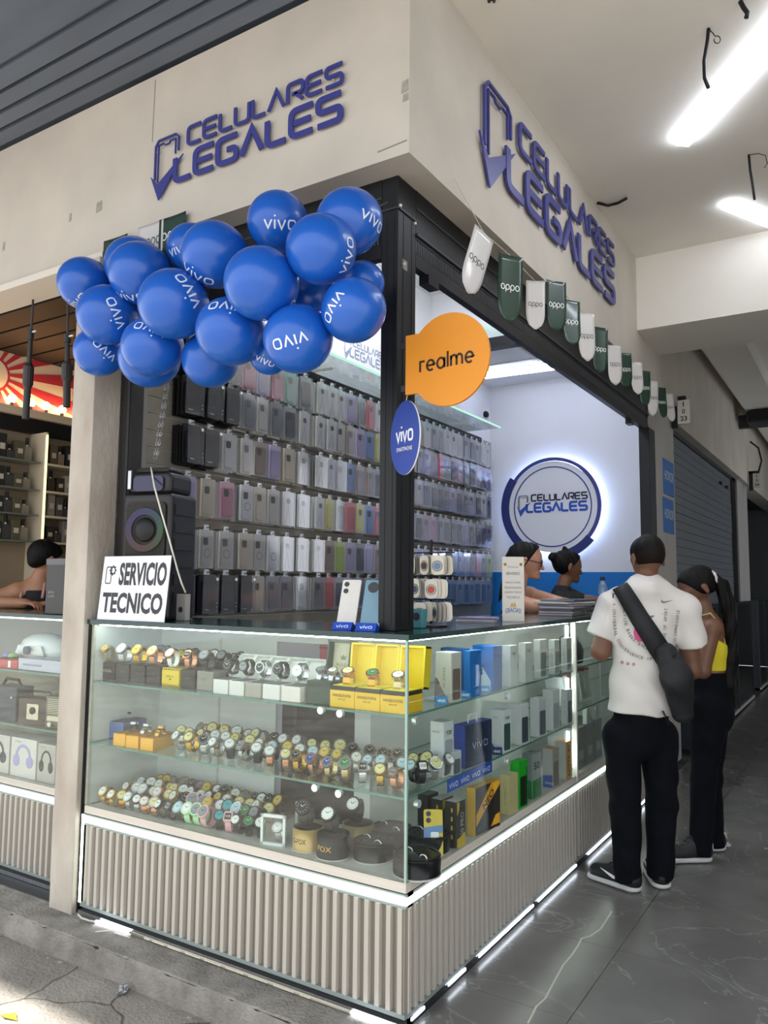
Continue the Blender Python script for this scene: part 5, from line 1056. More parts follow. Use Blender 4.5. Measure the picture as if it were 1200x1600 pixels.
# ================================================================ BALLOONS
BL = [(132, 443, 41, -.16, (-10, 30), (.45, -.85), 'vivo'), (168, 492, 47, -.24, (12, -4), (-.40, -.90), 'vivo'), (155, 549, 39, -.15, (8, -2), (-.74, -.6), 'vivo'), (219, 427, 49, -.22, (-14, 38), (.75, -.55), 'vivo'), (208, 414, 44, -.10, None, None, ''),
      (271, 475, 55, -.32, (22, -24), (-.45, -.88), 'vivo'), (237, 542, 47, -.26, (-5, -28), (-.9, -.42), 'vivo'), (232, 560, 46, -.14, None, None, ''), (300, 388, 39, -.10, (-20, 4), (1, -.35), 'vivo'), (335, 398, 52, -.26, (-26, 34), (1, .12), 'vivo'),
      (360, 518, 54, -.30, (-8, -38), (-.95, -.28), 'vivo'), (328, 562, 44, -.14, None, None, ''), (408, 443, 58, -.38, (34, 46), (.88, -.48), 'vivo'), (434, 347, 48, -.16, (4, 2), (1, -.02), 'vivo'), (501, 390, 55, -.32, (44, 8), (.25, -.95), 'vivo'),
      (545, 347, 52, -.20, (40, -4), (1, .3), 'vivo'), (566, 441, 34, -.03, None, None, ''), (552, 485, 51, -.26, (-32, -5), (-.60, .80), 'vivo'), (465, 530, 54, -.30, (-12, 4), (-.94, .30), 'vivo'), (420, 556, 30, -.16, (-6, 8), (1, .35), 'vivo'), (482, 470, 46, -.10, None, None, '')]
m_bal = mat('balloon_blue', '175CBC', .30, spec=.5, coat=.2, var=.05, scale=3)
BN = ['leftmost upper', 'left middle', 'lowest left', 'second from left in the upper row', 'half hidden upper left', 'large left of centre', 'lower left with name upside down', 'lowest hidden behind the lower left one', 'small hidden one in the upper middle-left', 'large upper left of centre', 'large lower middle', 'bottom one hidden below the middle', 'biggest central plain-faced', 'top middle with upright name', 'right of centre near the top', 'top right by the post', 'hidden right one by the post', 'right with slanting name', 'lower right with upside-down name', 'small bottom one showing two letters', 'shaded one behind the centre']
KN = []
for i, (px, py, r, y, off, dr, tx) in enumerate(BL):
    P = at(px, py, 'y', y); dist = (P-Vector(CAMP)).dot(_f); rr = r*dist/FPX*.985
    view = (Vector(CAMP)-P).normalized(); t = thing('balloon', f'glossy blue balloon, {BN[i]} in the bunch', 'balloon', P, 0, 'blue balloons')
    axis = Vector((R.uniform(-.3, .3), .8, R.uniform(-.2, .5)+.2)).normalized()      # the knot points back into the bunch
    Mq = axis.to_track_quat('Z', 'Y').to_matrix().to_4x4()
    prof = [(.002, -1.01*rr)]+[(rr*math.sin(a), -rr*math.cos(a)*(1.02 if a < PI/2 else 1.10)) for a in np.linspace(.12, PI-.22, 20)]+[(rr*.12, rr*1.14), (rr*.05, rr*1.17)]
    MB().lathe(prof, 36, M=Mq).build('skin', m_bal, t, True)
    MB().lathe([(rr*.05, rr*1.165), (rr*.09, rr*1.19), (rr*.05, rr*1.21), (rr*.10, rr*1.26)], 12, M=Mq).build('knot', m_bal, t, True)
    KN.append((P, axis, rr))
    if tx:
        sx = view.cross(Vector((0, 0, 1))).normalized()*-1; sx = Vector((0, 0, 1)).cross(view).normalized(); sy = view.cross(sx)
        k = off[0]/r, -off[1]/r; q = min(k[0]**2+k[1]**2, .9); n = (sx*k[0]+sy*k[1]+view*math.sqrt(1-q)).normalized()
        d_ = (sx*dr[0]-sy*dr[1]); d_ = (d_-n*d_.dot(n)).normalized(); up = n.cross(d_)
        loc = Mq.inverted()
        def fs(u, v, w_=0):
            a, b2 = u/rr, v/rr; p = (n+d_*math.tan(a)+up*math.tan(b2)).normalized()
            l = loc.to_3x3() @ p; s = 1/math.sqrt((l.x**2+l.y**2)+(l.z/(1.02 if l.z < 0 else 1.10))**2)
            return p*(rr*s*1.006)
        mb = MB(); W = rr*1.02; word(mb, tx, -W/2, -rr*.16, rr*.42, rr*.052, fs, 0, .34, width=W, dens=True); mb.build('lettering', mat('balloon_print', 'E4E9F2', .4), t)
cord = thing('hanging_line', 'thin cord behind the balloon bunch, tied to the shutter box', 'cord', (-.8, .06, 2.9)); m_cord = mat('cord', '3A3C42', .6)
cpts = [Vector((-1.66, .10, 2.90))]+[Vector((-1.66+1.5*k/8, .03+.01*(k % 2), 2.90-.30*math.sin(PI*k/8))) for k in range(9)]+[Vector((-.16, .10, 2.95))]
own(MB().tube(cpts, .003, 5).build('main_cord', m_cord), cord)
for P, ax_, rr in KN:
    e = P+ax_*rr*1.24; q = min(cpts, key=lambda c: (c-e).length); own(MB().tube([e, (e+q)/2+Vector((0, .01, 0)), q], .0015, 4).build('tie', m_cord), cord)
# chain and cable at the left
a = at(262, 600, 'y', .25); b_ = at(240, 735, 'y', .22); t = thing('chain', 'thin steel chain hanging from the balloons down to the speaker', 'chain', a); n = 34; m_ch = mat('chain_steel', '8E8F8C', .35, metal=.7)
top_ = Vector((a.x+.03, .2, 2.86)); path = [top_, Vector((a.x, .24, a.z)), Vector(b_)+Vector((0, .0, .04))]
mb_l = MB().tube([(.0055*math.cos(q), 0, .011*math.sin(q)) for q in np.linspace(0, 2*PI, 11)[:-1]], .0022, 5, closed=True).mesh('link', m_ch)
for s in range(2):
    for i in range(n):
        f = i/n*2; k = min(int(f), 1); p = path[k].lerp(path[k+1], f-k)+Vector((.012*s, .006*s, 0)); own(put(mb_l, 'link', None, Matrix.Translation(p) @ Matrix.Rotation(PI/2*(i % 2)+.3, 4, 'Z') @ Matrix.Rotation(.3, 4, 'Y')), t)
# speaker
t = thing('party_speaker', 'tall black party speaker with coloured light ring at the left of the shop', 'speaker', (-1.44, .085, 1.301), .25)
m_spk = mat('speaker_black', '1E1D1D', .45, var=.15, scale=20); 
bev(MB().box(-.13, .13, 0, .22, 0, .58).build('cabinet', m_spk, t), .02, 3); bev(MB().box(-.115, .115, .01, .2, .58, .68).build('top_section', m_spk, t), .025, 3); bev(MB().box(-.09, .09, .03, .17, .68, .705).build('handle_top', m_spk, t), .012, 2)
f = lambda u, v, w_=0: Vector((u, -.004-w_, v))
MB().prism(rrect(.21, .26, .03, 4, 0, .41), f, .006).build('front_grille', mat('grille_dark', '26241F', .5, bump=.6, bscale=400), t)
mb = MB(); strip(mb, circ(.085, 40, 0, .41), 1, .03, lambda u, v, w_=0: f(u, v, .007+w_), .006); o = mb.build('light_ring', mat('ring_base', '404040', .4), t)
m = bpy.data.materials.new('rgb_ring'); m.use_nodes = True; N = m.node_tree.nodes; L = m.node_tree.links; bs = N['Principled BSDF']; tc = N.new('ShaderNodeTexCoord'); mp = N.new('ShaderNodeMapping'); mp.inputs['Location'].default_value = (0, 0, -.41); L.new(tc.outputs['Object'], mp.inputs[0])
mp2 = N.new('ShaderNodeMapping'); mp2.inputs['Rotation'].default_value = (PI/2, 0, PI); L.new(mp.outputs[0], mp2.inputs[0]); g = N.new('ShaderNodeTexGradient'); g.gradient_type = 'RADIAL'; L.new(mp2.outputs[0], g.inputs[0])
rp = N.new('ShaderNodeValToRGB'); E_ = rp.color_ramp.elements; E_[0].position = 0; E_[0].color = (.08, .5, .1, 1); E_[1].position = 1; E_[1].color = (.08, .5, .1, 1)
for p_, c in ((.15, (.25, .25, .05, 1)), (.3, (.5, .1, .05, 1)), (.5, (.2, .08, .4, 1)), (.7, (.10, .10, .75, 1)), (.88, (.05, .3, .4, 1))): e = E_.new(p_); e.color = c
L.new(g.outputs[0], rp.inputs[0]); L.new(rp.outputs[0], bs.inputs['Emission Color']); bs.inputs['Emission Strength'].default_value = .085; bs.inputs['Base Color'].default_value = (.015, .015, .018, 1); bs.inputs['Roughness'].default_value = .6; o.data.materials[0] = m
MB().lathe([(.06, 0), (.05, .012), (.02, .02)], 24, M=Matrix.Translation((0, -.006, .41)) @ Matrix.Rotation(PI/2, 4, 'X')).build('woofer_cone', m_black, t, True)
MB().prism(rrect(.16, .07, .02, 4, 0, .625), lambda u, v, w_=0: Vector((u, .008-w_, v)), .008).build('control_panel', mat('panel_blue', '2B2B4A', .2), t)
bev(MB().box(-.11, -.09, -.004, .01, .60, .69).build('chrome_edge', m_steel, t), .004); MB().prism(rrect(.2, .2, .03, 4, 0, .13), f, .006).build('lower_grille', _M['grille_dark'], t)
MB().box(-.1, .1, .221, .225, .05, .55).build('rear_panel', m_black, t)
for z in (.08, .16, .24, .32, .40, .48): MB().box(.13, .136, .03, .19, z, z+.05).build('side_rib', m_spk, t)
pts = [at(228, 741, 'y', .17), at(236, 731, 'y', .12), at(241, 760, 'y', .055), at(252, 800, 'y', .045), at(265, 845, 'y', .05), at(277, 890, 'y', .06), at(284, 912, 'y', .07), at(290, 926, 'y', .09)]
tag(MB().tube(rndp := [tuple(p) for p in pts], .004, 6).build('white_cable', mat('cable_white', 'D9D3C2', .4), None, True), 'white cable running down across the speaker to the counter', 'cable')
t = thing('earphone_pack', 'small clear pack standing where the white cable ends', 'box', (-1.28, .16, 1.301)); bev(MB().box(-.03, .03, 0, .03, 0, .12).build('carton', bm_('A9A49A'), t), .003); MB().prism(circ(.013, 12, 0, .05), lambda u, v, w_=0: Vector((u, -.0004-w_, v)), .002).build('print', m_ink, t)
# ================================================================ LAMPS AND CEILING
def tube_lamp(lbl, p0, p1, wd, z, e, ht=.032, mt=None):
    p0 = Vector(p0); p1 = Vector(p1); t = thing('linear_lamp', lbl, 'lamp', ((p0.x+p1.x)/2, (p0.y+p1.y)/2, z)); d_ = (p1-p0).normalized(); n = Vector((-d_.y, d_.x))*wd/2
    q = [p0+n, p0-n, p1-n, p1+n]; fr = lambda u, v, w_=0: Vector((u, v, z-ht+w_)); own(MB().prism([(v.x, v.y) for v in q], fr, ht-.012).build('diffuser', mt or glow('lamp_%g' % e, 'EAF1FF', e)), t)
    q = [p0+n*.7+d_*.02, p0-n*.7+d_*.02, p1-n*.7-d_*.02, p1+n*.7-d_*.02]; own(MB().prism([(v.x, v.y) for v in q], lambda u, v, w_=0: Vector((u, v, z-.012+w_)), .012).build('base', m_alu), t)
tube_lamp('long white LED bar under the corridor ceiling at upper right', (.595, 1.92), (1.62, .63), .075, 3.9, 17)
tube_lamp('second white LED bar, further along the corridor ceiling', (.693, 2.78), (.93, 3.24), .075, 3.9, 9)
tube_lamp('third white LED bar of the zigzag, beyond the right edge of the photo', (1.68, .70), (2.55, 2.0), .075, 3.9, 22)  # extra bar added out of view to lift the corridor light
a = at(757, 582, 'z', 3.40); b_ = at(862, 569, 'z', 3.40)
tube_lamp('front LED tube on the shop ceiling', (-1.6, a.y-.02), (-.30, b_.y-.0), .022, 3.41, 17, ht=.02, mt=glow('lamp_shop', 'D8E3FF', 17)); tube_lamp('rear LED tube on the shop ceiling, just behind the front one', (-1.6, a.y+.16), (-.30, b_.y+.18), .022, 3.41, 17, ht=.02, mt=_M['lamp_shop'])
tube_lamp('LED tube on the high shop ceiling, hidden behind the fascia', (-.9, .6), (-.9, 2.9), .10, 3.94, 36)
def wire(lbl, pts, r=.006, m=None): tag(MB().tube(pts, r, 7).build('loose_wire', m or m_black, None, True), lbl, 'wire')
a = at(1107, 45, 'z', 3.9); dz = lambda px, py: at(px, py, 'y', a.y)
wire('thick black wire hanging from a hole in the corridor ceiling by the long lamp', [a, dz(1105, 65), dz(1100, 95), dz(1101, 122), dz(1107, 137)], .008)
wire('thin curled wire beside the thick black ceiling wire', [a, dz(1115, 53)]+[dz(1120.5+5*math.cos(q), 62+6*math.sin(q)) for q in np.linspace(-2.2, 3.4, 12)], .0022)
a = at(1170, 242, 'z', 3.9); dz = lambda px, py: at(px, py, 'y', a.y); wire('black wire hanging over the second ceiling lamp', [a, dz(1172, 265), dz(1176, 290), dz(1179, 312)], .007)
wire('thin curled wire above the second ceiling lamp', [a, dz(1185, 240), dz(1196, 243), dz(1199, 256), dz(1194, 262)], .0022)
a = at(1157, 2, 'z', 3.9); dz = lambda px, py: at(px, py, 'y', a.y); wire('short frayed black wire at the top edge of the corridor ceiling', [a, dz(1162, 12), dz(1168, 20), dz(1166, 28)], .010)
a = at(933, 317, 'z', 3.9); dz = lambda px, py: at(px, py, 'z', 3.885); wire('short black wire lying flat under the ceiling by the side sign', [a, dz(950, 321), dz(966, 317), dz(979, 310)], .009)
a = at(772, 2, 'z', 3.9); wire('frayed wire stub at the top of the corridor ceiling above the side sign', [a, at(769, -4, 'z', 3.87), at(764, 2, 'z', 3.88)], .008)
y9 = q1-.3; wire('loose cables looping above the far number plate', [at(1172, 690, 'y', y9), at(1185, 700, 'y', y9), at(1190, 720, 'y', y9), at(1184, 742, 'y', y9)], .012)
P = at(1180, 655, 'y', 8.4); t = thing('ceiling_speaker', 'dark object mounted under the far corridor beam at the right edge', 'fixture', P); own(bev(MB().box(P.x-.09, P.x+.4, 8.3, 8.7, P.z-.06, P.z+.10).build('housing', m_dkgrey, None), .02), t); own(MB().box(P.x-.07, P.x+.38, 8.29, 8.3, P.z-.04, P.z+.08).build('face', m_black), t)
P = at(756, 648, 'y', 4.5); t = thing('security_camera', 'white dome security camera on the shop back wall', 'camera', P)
q = MB().lathe([(.004, -.055), (.035, -.045), (.055, -.01), (.055, .02), (.03, .05), (.008, .058)], 20).build('dome', m_white, t, True); MB().lathe([(.03, 0), (.034, .012), (.02, .03), (.004, .034)], 18, M=Matrix.Translation((.03, -.03, -.008)) @ Vector((.8, -.6, 0)).to_track_quat('Z', 'Y').to_matrix().to_4x4()).build('lens', m_black, t, True)
MB().box(-.02, .02, .03, .1, -.02, .02).build('bracket', m_white, t); MB().tube([(-.02, .09, .0), (-.03, .095, .2), (-.03, .095, 3.42-P.z)], .008, 6).build('conduit', m_alu, t)
# items on the far end of the corridor counter
for i in range(7):
    t = thing('leaflet_stack', f'flat clear plastic pack in the pile before the two shop assistants, {ORD[i]} from the bottom', 'pack', (-.2+R.uniform(-.01, .01), 2.25+R.uniform(-.02, .02), 1.301+i*.0135), R.uniform(-.1, .1), 'pile of flat packs'); bev(MB().box(-.10, .10, -.22, .22, 0, .012).build('pack_body', bm_(['8E8A92', 'B7A9A6', '6E7076', 'A7A3AA', '7C7F86', 'C9C4C0', '5A5D63'][i], .2), t), .002); MB().box(-.1005, -.1, -.2, .2, .003, .009).build('edge_print', bm_('C7A9A9'), t)
P = at(977, 912, 'x', -.42); t = thing('water_bottle', 'small clear bottle with blue label and dark cap on the far counter', 'bottle', (-.30, 3.35, 1.301)); MB().lathe([(.03, 0), (.035, .01), (.035, .16), (.02, .2), (.015, .21), (.015, .22)], 16).build('bottle_body', clear('pet', 'CFE3EE', .1, solid=.2), t, True); MB().lathe([(.0355, .05), (.0355, .12)], 16).build('label_band', bm_('2E6FB8'), t, True); MB().lathe([(.018, .215), (.018, .24)], 12).build('cap', bm_('1E2633'), t)
# ================================================================ NEIGHBOURING SHOP AT LEFT
m_dark = mat('neighbour_dark', '0B0A09', .6, var=.2); XN = -3.6
sbox('wall_neighbour_left', mat('neighbour_wall', '9A8A72', .6, var=.15, scale=5), XN-.1, XN, .2, 4.0, 0, 3.05)
sbox('wall_neighbour_back', mat('neighbour_back', '57503F', .6), XN, -1.86, 2.6, 2.7, 0, 3.05)
nc = sbox('ceiling_neighbour', m_dark, -5, -1.86, .1, 2.7, 3.045, 3.1)
for i in range(8): MB().box(-5, -1.87, .22+i*.2, .40+i*.2, 3.03, 3.045).build('ceiling_board', m_dark, nc)
nct = thing('display_counter', 'glass display counter of the neighbouring shop at the left edge', 'counter', (-2.5, .3, 0))
base_y0(nct, -3.55, -1.872, .10)
pb(nct, 'base_trim', m_ledgr, -1.885, -1.872, .09, .14, .04, .44)
pb(nct, 'deck', _M['deck_board'], -3.55, -1.872, .13, .5, .44, .466); pb(nct, 'back_panel', mat('neighbour_panel', '8B8274', .6), -3.55, -1.872, .5, .515, .05, 1.27)
pb(nct, 'glass_front', m_glass, -3.55, -1.872, .101, .107, .47, 1.285); pb(nct, 'glass_top', m_gedge, -3.56, -1.868, .09, .54, 1.285, 1.305)
pb(nct, 'led_strip', m_led, -3.5, -1.9, .12, .128, 1.276, 1.284); gshelf(-3.54, -1.875, .112, .48, 1.01, nct); gshelf(-3.54, -1.875, .112, .48, .735, nct)
def nb(lbl, L_, R_, by, ty, z, c, art=None, name='product_box', cat='box', d_=.12, rz=.0):
    P = at(L_, by, 'y', .14); Q = at(R_, by, 'y', .14); h = max(at(L_, ty, 'y', .14).z-z, .03) if ty else .1; wd = Q.x-P.x
    t = thing(name, lbl, cat, (P.x, .14, z+.001), rz); o = MB().box(0, wd, 0, d_, 0, h); o.m = [0, 0, 0, 0, 0, 1]
    bev(o.build('carton', [bm_(c), bm_(c)], t), .003)
    if art: art(t, wd, h, frame((0, -.0004, 0), (1, 0, 0), (0, 0, 1)))
    return t
def hp(cc):
    def f(t, wd, h, fr):
        mb = MB(); strip(mb, [(wd*.5+wd*.26*math.cos(a), h*.55+h*.26*math.sin(a)) for a in np.linspace(-.2, PI+.2, 16)], 0, wd*.07, fr, .001); mb.build('headband_print', bm_(cc), t)
        for s in (-1, 1): MB().prism(circ(wd*.13, 16, wd*(.5+.26*s), h*.42, ry=h*.15), fr, .0015).build('earcup_print', bm_(cc), t)
        mb = MB(); text(mb, 'P47', wd*.3, h*.9, wd*.25, h*.05, fr); mb.build('print', bm_('8E8A93'), t)
    return f
nb('white headphone box with lilac headphones printed on it, neighbour counter', 14, 54, 1228, 1150, .467, 'D9D3CE', hp('A9A0D0')); nb('white box with black cat headphones printed on it, neighbour counter', 56, 84, 1236, 1160, .467, 'B9B4AC', hp('23201F'), d_=.15)
nb('pale blue box at the right end of the neighbour lower deck', 86, 97, 1240, 1160, .467, 'A9B2C4', lambda t, wd, h, fr: MB().prism([(wd*.2, h*.2), (wd*.8, h*.2), (wd*.8, h*.8), (wd*.2, h*.8)], fr, .001).build('print', bm_('D4D7DE'), t)); nb('white box with dark headphones cut by the left edge of the photo', -26, 12, 1218, 1143, .467, 'CFC9C2', hp('3A3F52'))
def radio(t, wd, h, fr):
    mb = MB()
    for i in range(9): mb.box(wd*.08, wd*.92, -.003, 0, h*(.45+.055*i), h*(.475+.055*i))
    stuff(mb.build('grille_bar', bm_('C9BFA6'), t)); MB().prism(rrect(wd*.84, h*.16, .004, 2, wd*.5, h*.31), fr, .002).build('dial_panel', bm_('D8CDB2'), t)
    for s in (.25, .75): MB().tube([(wd*s, -.001, h*.13), (wd*s, -.014, h*.13)], h*.075, 14).build('knob', m_alu, t)
nb('grey retro radio with a slatted grille on the neighbour middle shelf', 70, 101, 1140, 1087, .736, '6E675C', radio, 'radio', 'radio', .1, .15)
def radio2(t, wd, h, fr):
    MB().prism(rrect(wd*.4, h*.6, .006, 3, wd*.5, h*.5), fr, .004).build('chrome_panel', mat('chrome', 'D0C8BA', .15, metal=.8), t); MB().prism(circ(h*.14, 16, wd*.5, h*.55), lambda u, v, w_=0: fr(u, v, .004+w_), .004).build('dial', bm_('2A2420'), t)
    MB().tube([(wd*.15, .05, h), (wd*.2, .05, h+.03), (wd*.8, .05, h+.03), (wd*.85, .05, h)], .005, 6).build('handle', bm_('3A2A20'), t)
nb('brown retro radio with chrome front on the neighbour middle shelf', 28, 66, 1130, 1090, .736, '4A372B', radio2, 'radio', 'radio', .1, .15)
def bagart(t, wd, h, fr): MB().tube([(wd*.1, .04, h), (wd*.25, .04, h+.035), (wd*.75, .04, h+.035), (wd*.9, .04, h)], .008, 8).build('handle', m_black, t); MB().prism(circ(.006, 10, wd*.8, h*.7), fr, .003).build('stud', m_alu, t)
nb('dark navy portable speaker bag on the neighbour middle shelf', -12, 24, 1120, 1070, .736, '25303E', bagart, 'carry_case', 'bag', .1)
nb('flat red and white carton on the neighbour top shelf', -10, 27, 1042, 1029, 1.011, 'C8474A', lambda t, wd, h, fr: MB().prism([(wd*.62, h*.1), (wd*.72, h*.1), (wd*.72, h*.9), (wd*.62, h*.9)], fr, .001).build('mark', m_inkw, t))
nb('flat pale lilac carton on the neighbour top shelf', 28, 103, 1046, 1028, 1.011, 'C6C6D6', lambda t, wd, h, fr: MB().prism([(wd*.1, h*.4), (wd*.5, h*.4), (wd*.5, h*.55), (wd*.1, h*.55)], fr, .001).build('print_line', bm_('9A9AB0'), t), d_=.2)
P = at(60, 1020, 'y', .3); t = thing('toy_car', 'white plastic toy vehicle body in clear wrap on the neighbour top shelf', 'toy', (P.x, .34, 1.04))
MB().lathe([(.02, 0), (.15, .01), (.17, .05), (.14, .11), (.08, .14), (.02, .15)], 20, sx=1.15, sy=.6).build('shell', mat('toy_white', 'E6E6E2', .25), t, True); MB().prism([(-.13, .035), (.13, .035), (.10, .085), (-.10, .085)], lambda u, v, w_=0: Vector((u, -.085-w_, v)), .012).build('chrome_grille', m_alu, t); MB().lathe([(.022, 0), (.022, .02)], 14, M=Matrix.Translation((0, -.10, .06)) @ Matrix.Rotation(PI/2, 4, 'X')).build('badge', m_dkgrey, t)
MB().box(-.16, .16, -.06, .06, -.028, .0).build('chassis', m_black, t)
for s, c, nm in ((10, '9DBB3A', 'lime'), (2, '8A7FB5', 'violet')): 
    P = at(s, 1018, 'y', .16); t = thing('toy_ball', f'small {nm} toy ball on the red carton, neighbour top shelf', 'toy', (P.x, .2, 1.06)); MB().lathe([(.004, -.028), (.02, -.02), (.028, 0), (.02, .02), (.004, .028)], 16).build('ball', bm_(c), t, True); MB().lathe([(.0285, -.004), (.0285, .004)], 16).build('band', m_dkgrey, t)
P = at(70, 948, 'y', .12); Q = at(112, 948, 'y', .12); t = thing('gift_box', 'dark grey gift box standing on the neighbour counter by the cream pillar', 'box', (P.x, .12, 1.306)); h = at(70, 882, 'y', .12).z-1.306; wd = Q.x-P.x+.02
bev(MB().box(0, wd, 0, .2, 0, h).build('carton', bm_('2A2825'), t), .004); bev(MB().box(-.003, wd+.003, -.003, .203, h-.004, h+.03).build('lid', bm_('58595C'), t), .003); mb = MB(); fr = frame((0, -.0005, 0), (1, 0, 0), (0, 0, 1)); text(mb, 'skin', wd*.2, h*.45, .05, .018, fr); text(mb, 'code', wd*.2, h*.37, .05, .014, fr); mb.build('print', bm_('8F8A80'), t)
mb = MB(); text(mb, 'E', wd*.72, h+.013, .02, .025, frame((0, -.0036, 0), (1, 0, 0), (0, 0, 1)), .02); mb.build('letter', m_inkw, t)
t = thing('display_card', 'small clear bent card stand beside the dark gift box', 'card', (P.x-.03, .14, 1.306)); MB().add([(0, 0, 0), (.0, .1, 0), (.03, .1, .06), (.03, 0, .06), (.06, 0, 0), (.06, .1, 0)], [(0, 1, 2, 3), (3, 2, 5, 4)]).build('bent_sheet', clear('acrylic', 'F4F8F8', .08), t)
# sunburst sign with bulbs
ss = thing('sunburst_sign', 'red and cream sunburst sign above the neighbouring shop shelves', 'sign', (XN, 1.0, 2.7)); zb = lambda y: 2.655; y0_, y1_ = .30, 1.75
own(MB().box(XN, XN+.02, y0_, y1_, 2.64, 3.04).build('panel', mat('sun_cream', 'EFD9BC', .5)), ss); cy, cz = at(-12, 583, 'x', XN+.02)[1:]
frs = lambda u, v, w_=0: Vector((XN+.0205+w_, cy+u, cz+v)); m_sr = mat('sun_red', 'C23A45', .5)
import itertools
def clip(poly, a, b_, c_):       # keep a*u+b*v<=c
    o = []
    for i in range(len(poly)):
        p, q = poly[i], poly[(i+1) % len(poly)]; dp = a*p[0]+b_*p[1]-c_; dq = a*q[0]+b_*q[1]-c_
        if dp <= 0: o.append(p)
        if (dp < 0) != (dq < 0): f = dp/(dp-dq); o.append((p[0]+(q[0]-p[0])*f, p[1]+(q[1]-p[1])*f))
    return o
for k in range(20):
    a0 = 2*PI*k/20+.05; a1 = a0+PI/20; pg = [(.12*math.cos(a0), .12*math.sin(a0)), (2*math.cos(a0), 2*math.sin(a0)), (2*math.cos(a1), 2*math.sin(a1)), (.12*math.cos(a1), .12*math.sin(a1))]
    for c in ((1, 0, y1_-cy), (-1, 0, cy-y0_), (0, 1, 3.04-cz), (0, -1, cz-2.64)): pg = clip(pg, *c) if pg else pg
    if len(pg) > 2: own(MB().prism(pg, frs, .002).build('sun_ray', m_sr), ss)
own(MB().prism(circ(.125, 28), frs, .003).build('sun_rim', m_sr), ss); own(MB().prism(circ(.108, 28), frs, .004).build('sun_disc', _M['sun_cream']), ss)
P = at(120, 622, 'x', XN+.03); frl = frame((XN+.024, P.y, P.z), (0, 1, 0), (0, 0, 1)); mb = MB(); text(mb, 'CILAS', .07, .085, .20, .055, frl, .01); text(mb, 'Local', .07, -.045, .20, .055, frl, .01); own(mb.build('lettering', m_ink), ss); own(MB().prism(rrect(.2, .06, .01, 2, .07, .02), frl, .001).build('red_word', m_sr), ss); mb = MB(); text(mb, 'C.C.', .07, .02, .14, .04, lambda u, v, w_=0: frl(u, v, w_+.002)); own(mb.build('lettering', m_inkw), ss)
own(MB().box(XN, XN+.10, y0_, y1_, 2.60, 2.655).build('bulb_ledge', mat('ledge', 'D9C4A6', .5)), ss)
m_bulb = glow('bulb_warm', 'FFC98A', 16)
for px in (-10, 21, 51, 75, 100, 125):
    P = at(px, 635, 'x', XN+.09); y = P.y; own(MB().lathe([(.004, -.03), (.024, -.018), (.03, 0), (.022, .02), (.012, .03)], 14, M=Matrix.Translation((XN+.07, y, 2.705))).build('bulb', m_bulb, None, True), ss); own(MB().tube([(XN+.07, y, 2.655), (XN+.07, y, 2.68)], .014, 8).build('socket', m_dkgrey), ss)
own(MB().box(XN, XN+.06, y0_, y1_, 2.50, 2.60).build('valance', m_dark), ss)
# shelves of perfumes
pr_ = thing('perfume_shelves', 'cream wall shelves of the neighbouring shop with boxes and bottles', 'shelf', (XN, 1.3, 1.3)); SZ = [at(100, py, 'x', XN+.15).z for py in (728, 770, 808, 848)]
yS = at(58, 760, 'x', XN+.1).y
for z in SZ: own(MB().box(XN, XN+.16, yS+.03, 2.5, z-.015, z).build('shelf_board', mat('shelf_cream', 'D2C3A8', .5)), pr_)
own(MB().box(XN, XN+.17, yS-.0, yS+.02, 1.3, 2.5).build('side_panel', mat('shelf_cream', 'D2C3A8', .5)), pr_); own(MB().box(XN+.17, XN+.18, yS+.004, yS+.014, 1.75, 2.48).build('led_strip', glow('led_yellow', 'F2E68A', 3)), pr_)
for z in SZ: own(MB().box(XN, XN+.16, .3, yS-.02, z-.01, z).build('glass_board', mat('dim_glass', '6E7470', .2)), pr_)
RN = random.Random(5)
def perf(lbl, y, z, wd, h, c, kind):
    t = thing('perfume_box' if kind == 0 else 'perfume_bottle', lbl, 'perfume', (XN+.08, y, z+.001)); 
    if kind == 0: bev(MB().box(-.03, .03, -wd/2, wd/2, 0, h).build('carton', bm_(c), t), .003); MB().box(.0302, .0306, -wd*.3, wd*.3, h*.35, h*.6).build('label', bm_('C9BFAE'), t)
    else:
        bev(MB().box(-.02, .02, -wd/2, wd/2, 0, h*.62).build('flacon', bm_(c, .15), t), .006); MB().lathe([(wd*.14, h*.62), (wd*.14, h*.7)], 12).build('neck', m_alu, t); MB().lathe([(wd*.2, h*.7), (wd*.2, h)], 12).build('cap', m_black, t)
for s, z in enumerate(SZ):
    for i, px in enumerate((70, 85, 98, 110, 122)):
        y = at(px, 700, 'x', XN+.11).y; c = [['3A332C', '6A5A4A', '8A7A64', '2A2725', '5A4A40'], ['B9A98C', '4A3A30', '3F3028', 'A9A294', '6A5648'], ['C9B896', '9A9088', '57504C', '3F3A48', '7A3038'], ['B8402E', '2F2A28', '4A443E', '8A8078', '3A3630']][s][i]; k = (s+i) % 3 == 2
        perf(f'{["dark brown", "brown", "tan", "black", "umber"][i] if not (s == 3 and i == 0) else "red"} perfume {"bottle" if k else "box"}, {ORD[i]} right of the yellow light, {ORD[s]} shelf down', y, z, .055, RN.uniform(.10, .16), c, k)
    for i, px in enumerate((4, 19, 32, 46)):
        y = at(px, 700, 'x', XN+.11).y; perf(f'dim {["dark", "grey", "olive", "clear"][i]} perfume {"bottle" if i % 2 else "box"}, {ORD[i]} left of the yellow light, {ORD[s]} shelf down', y, z, .06, RN.uniform(.1, .17), ['2B2A28', '4A4844', '5C5640', '8C8474'][i], i % 2)
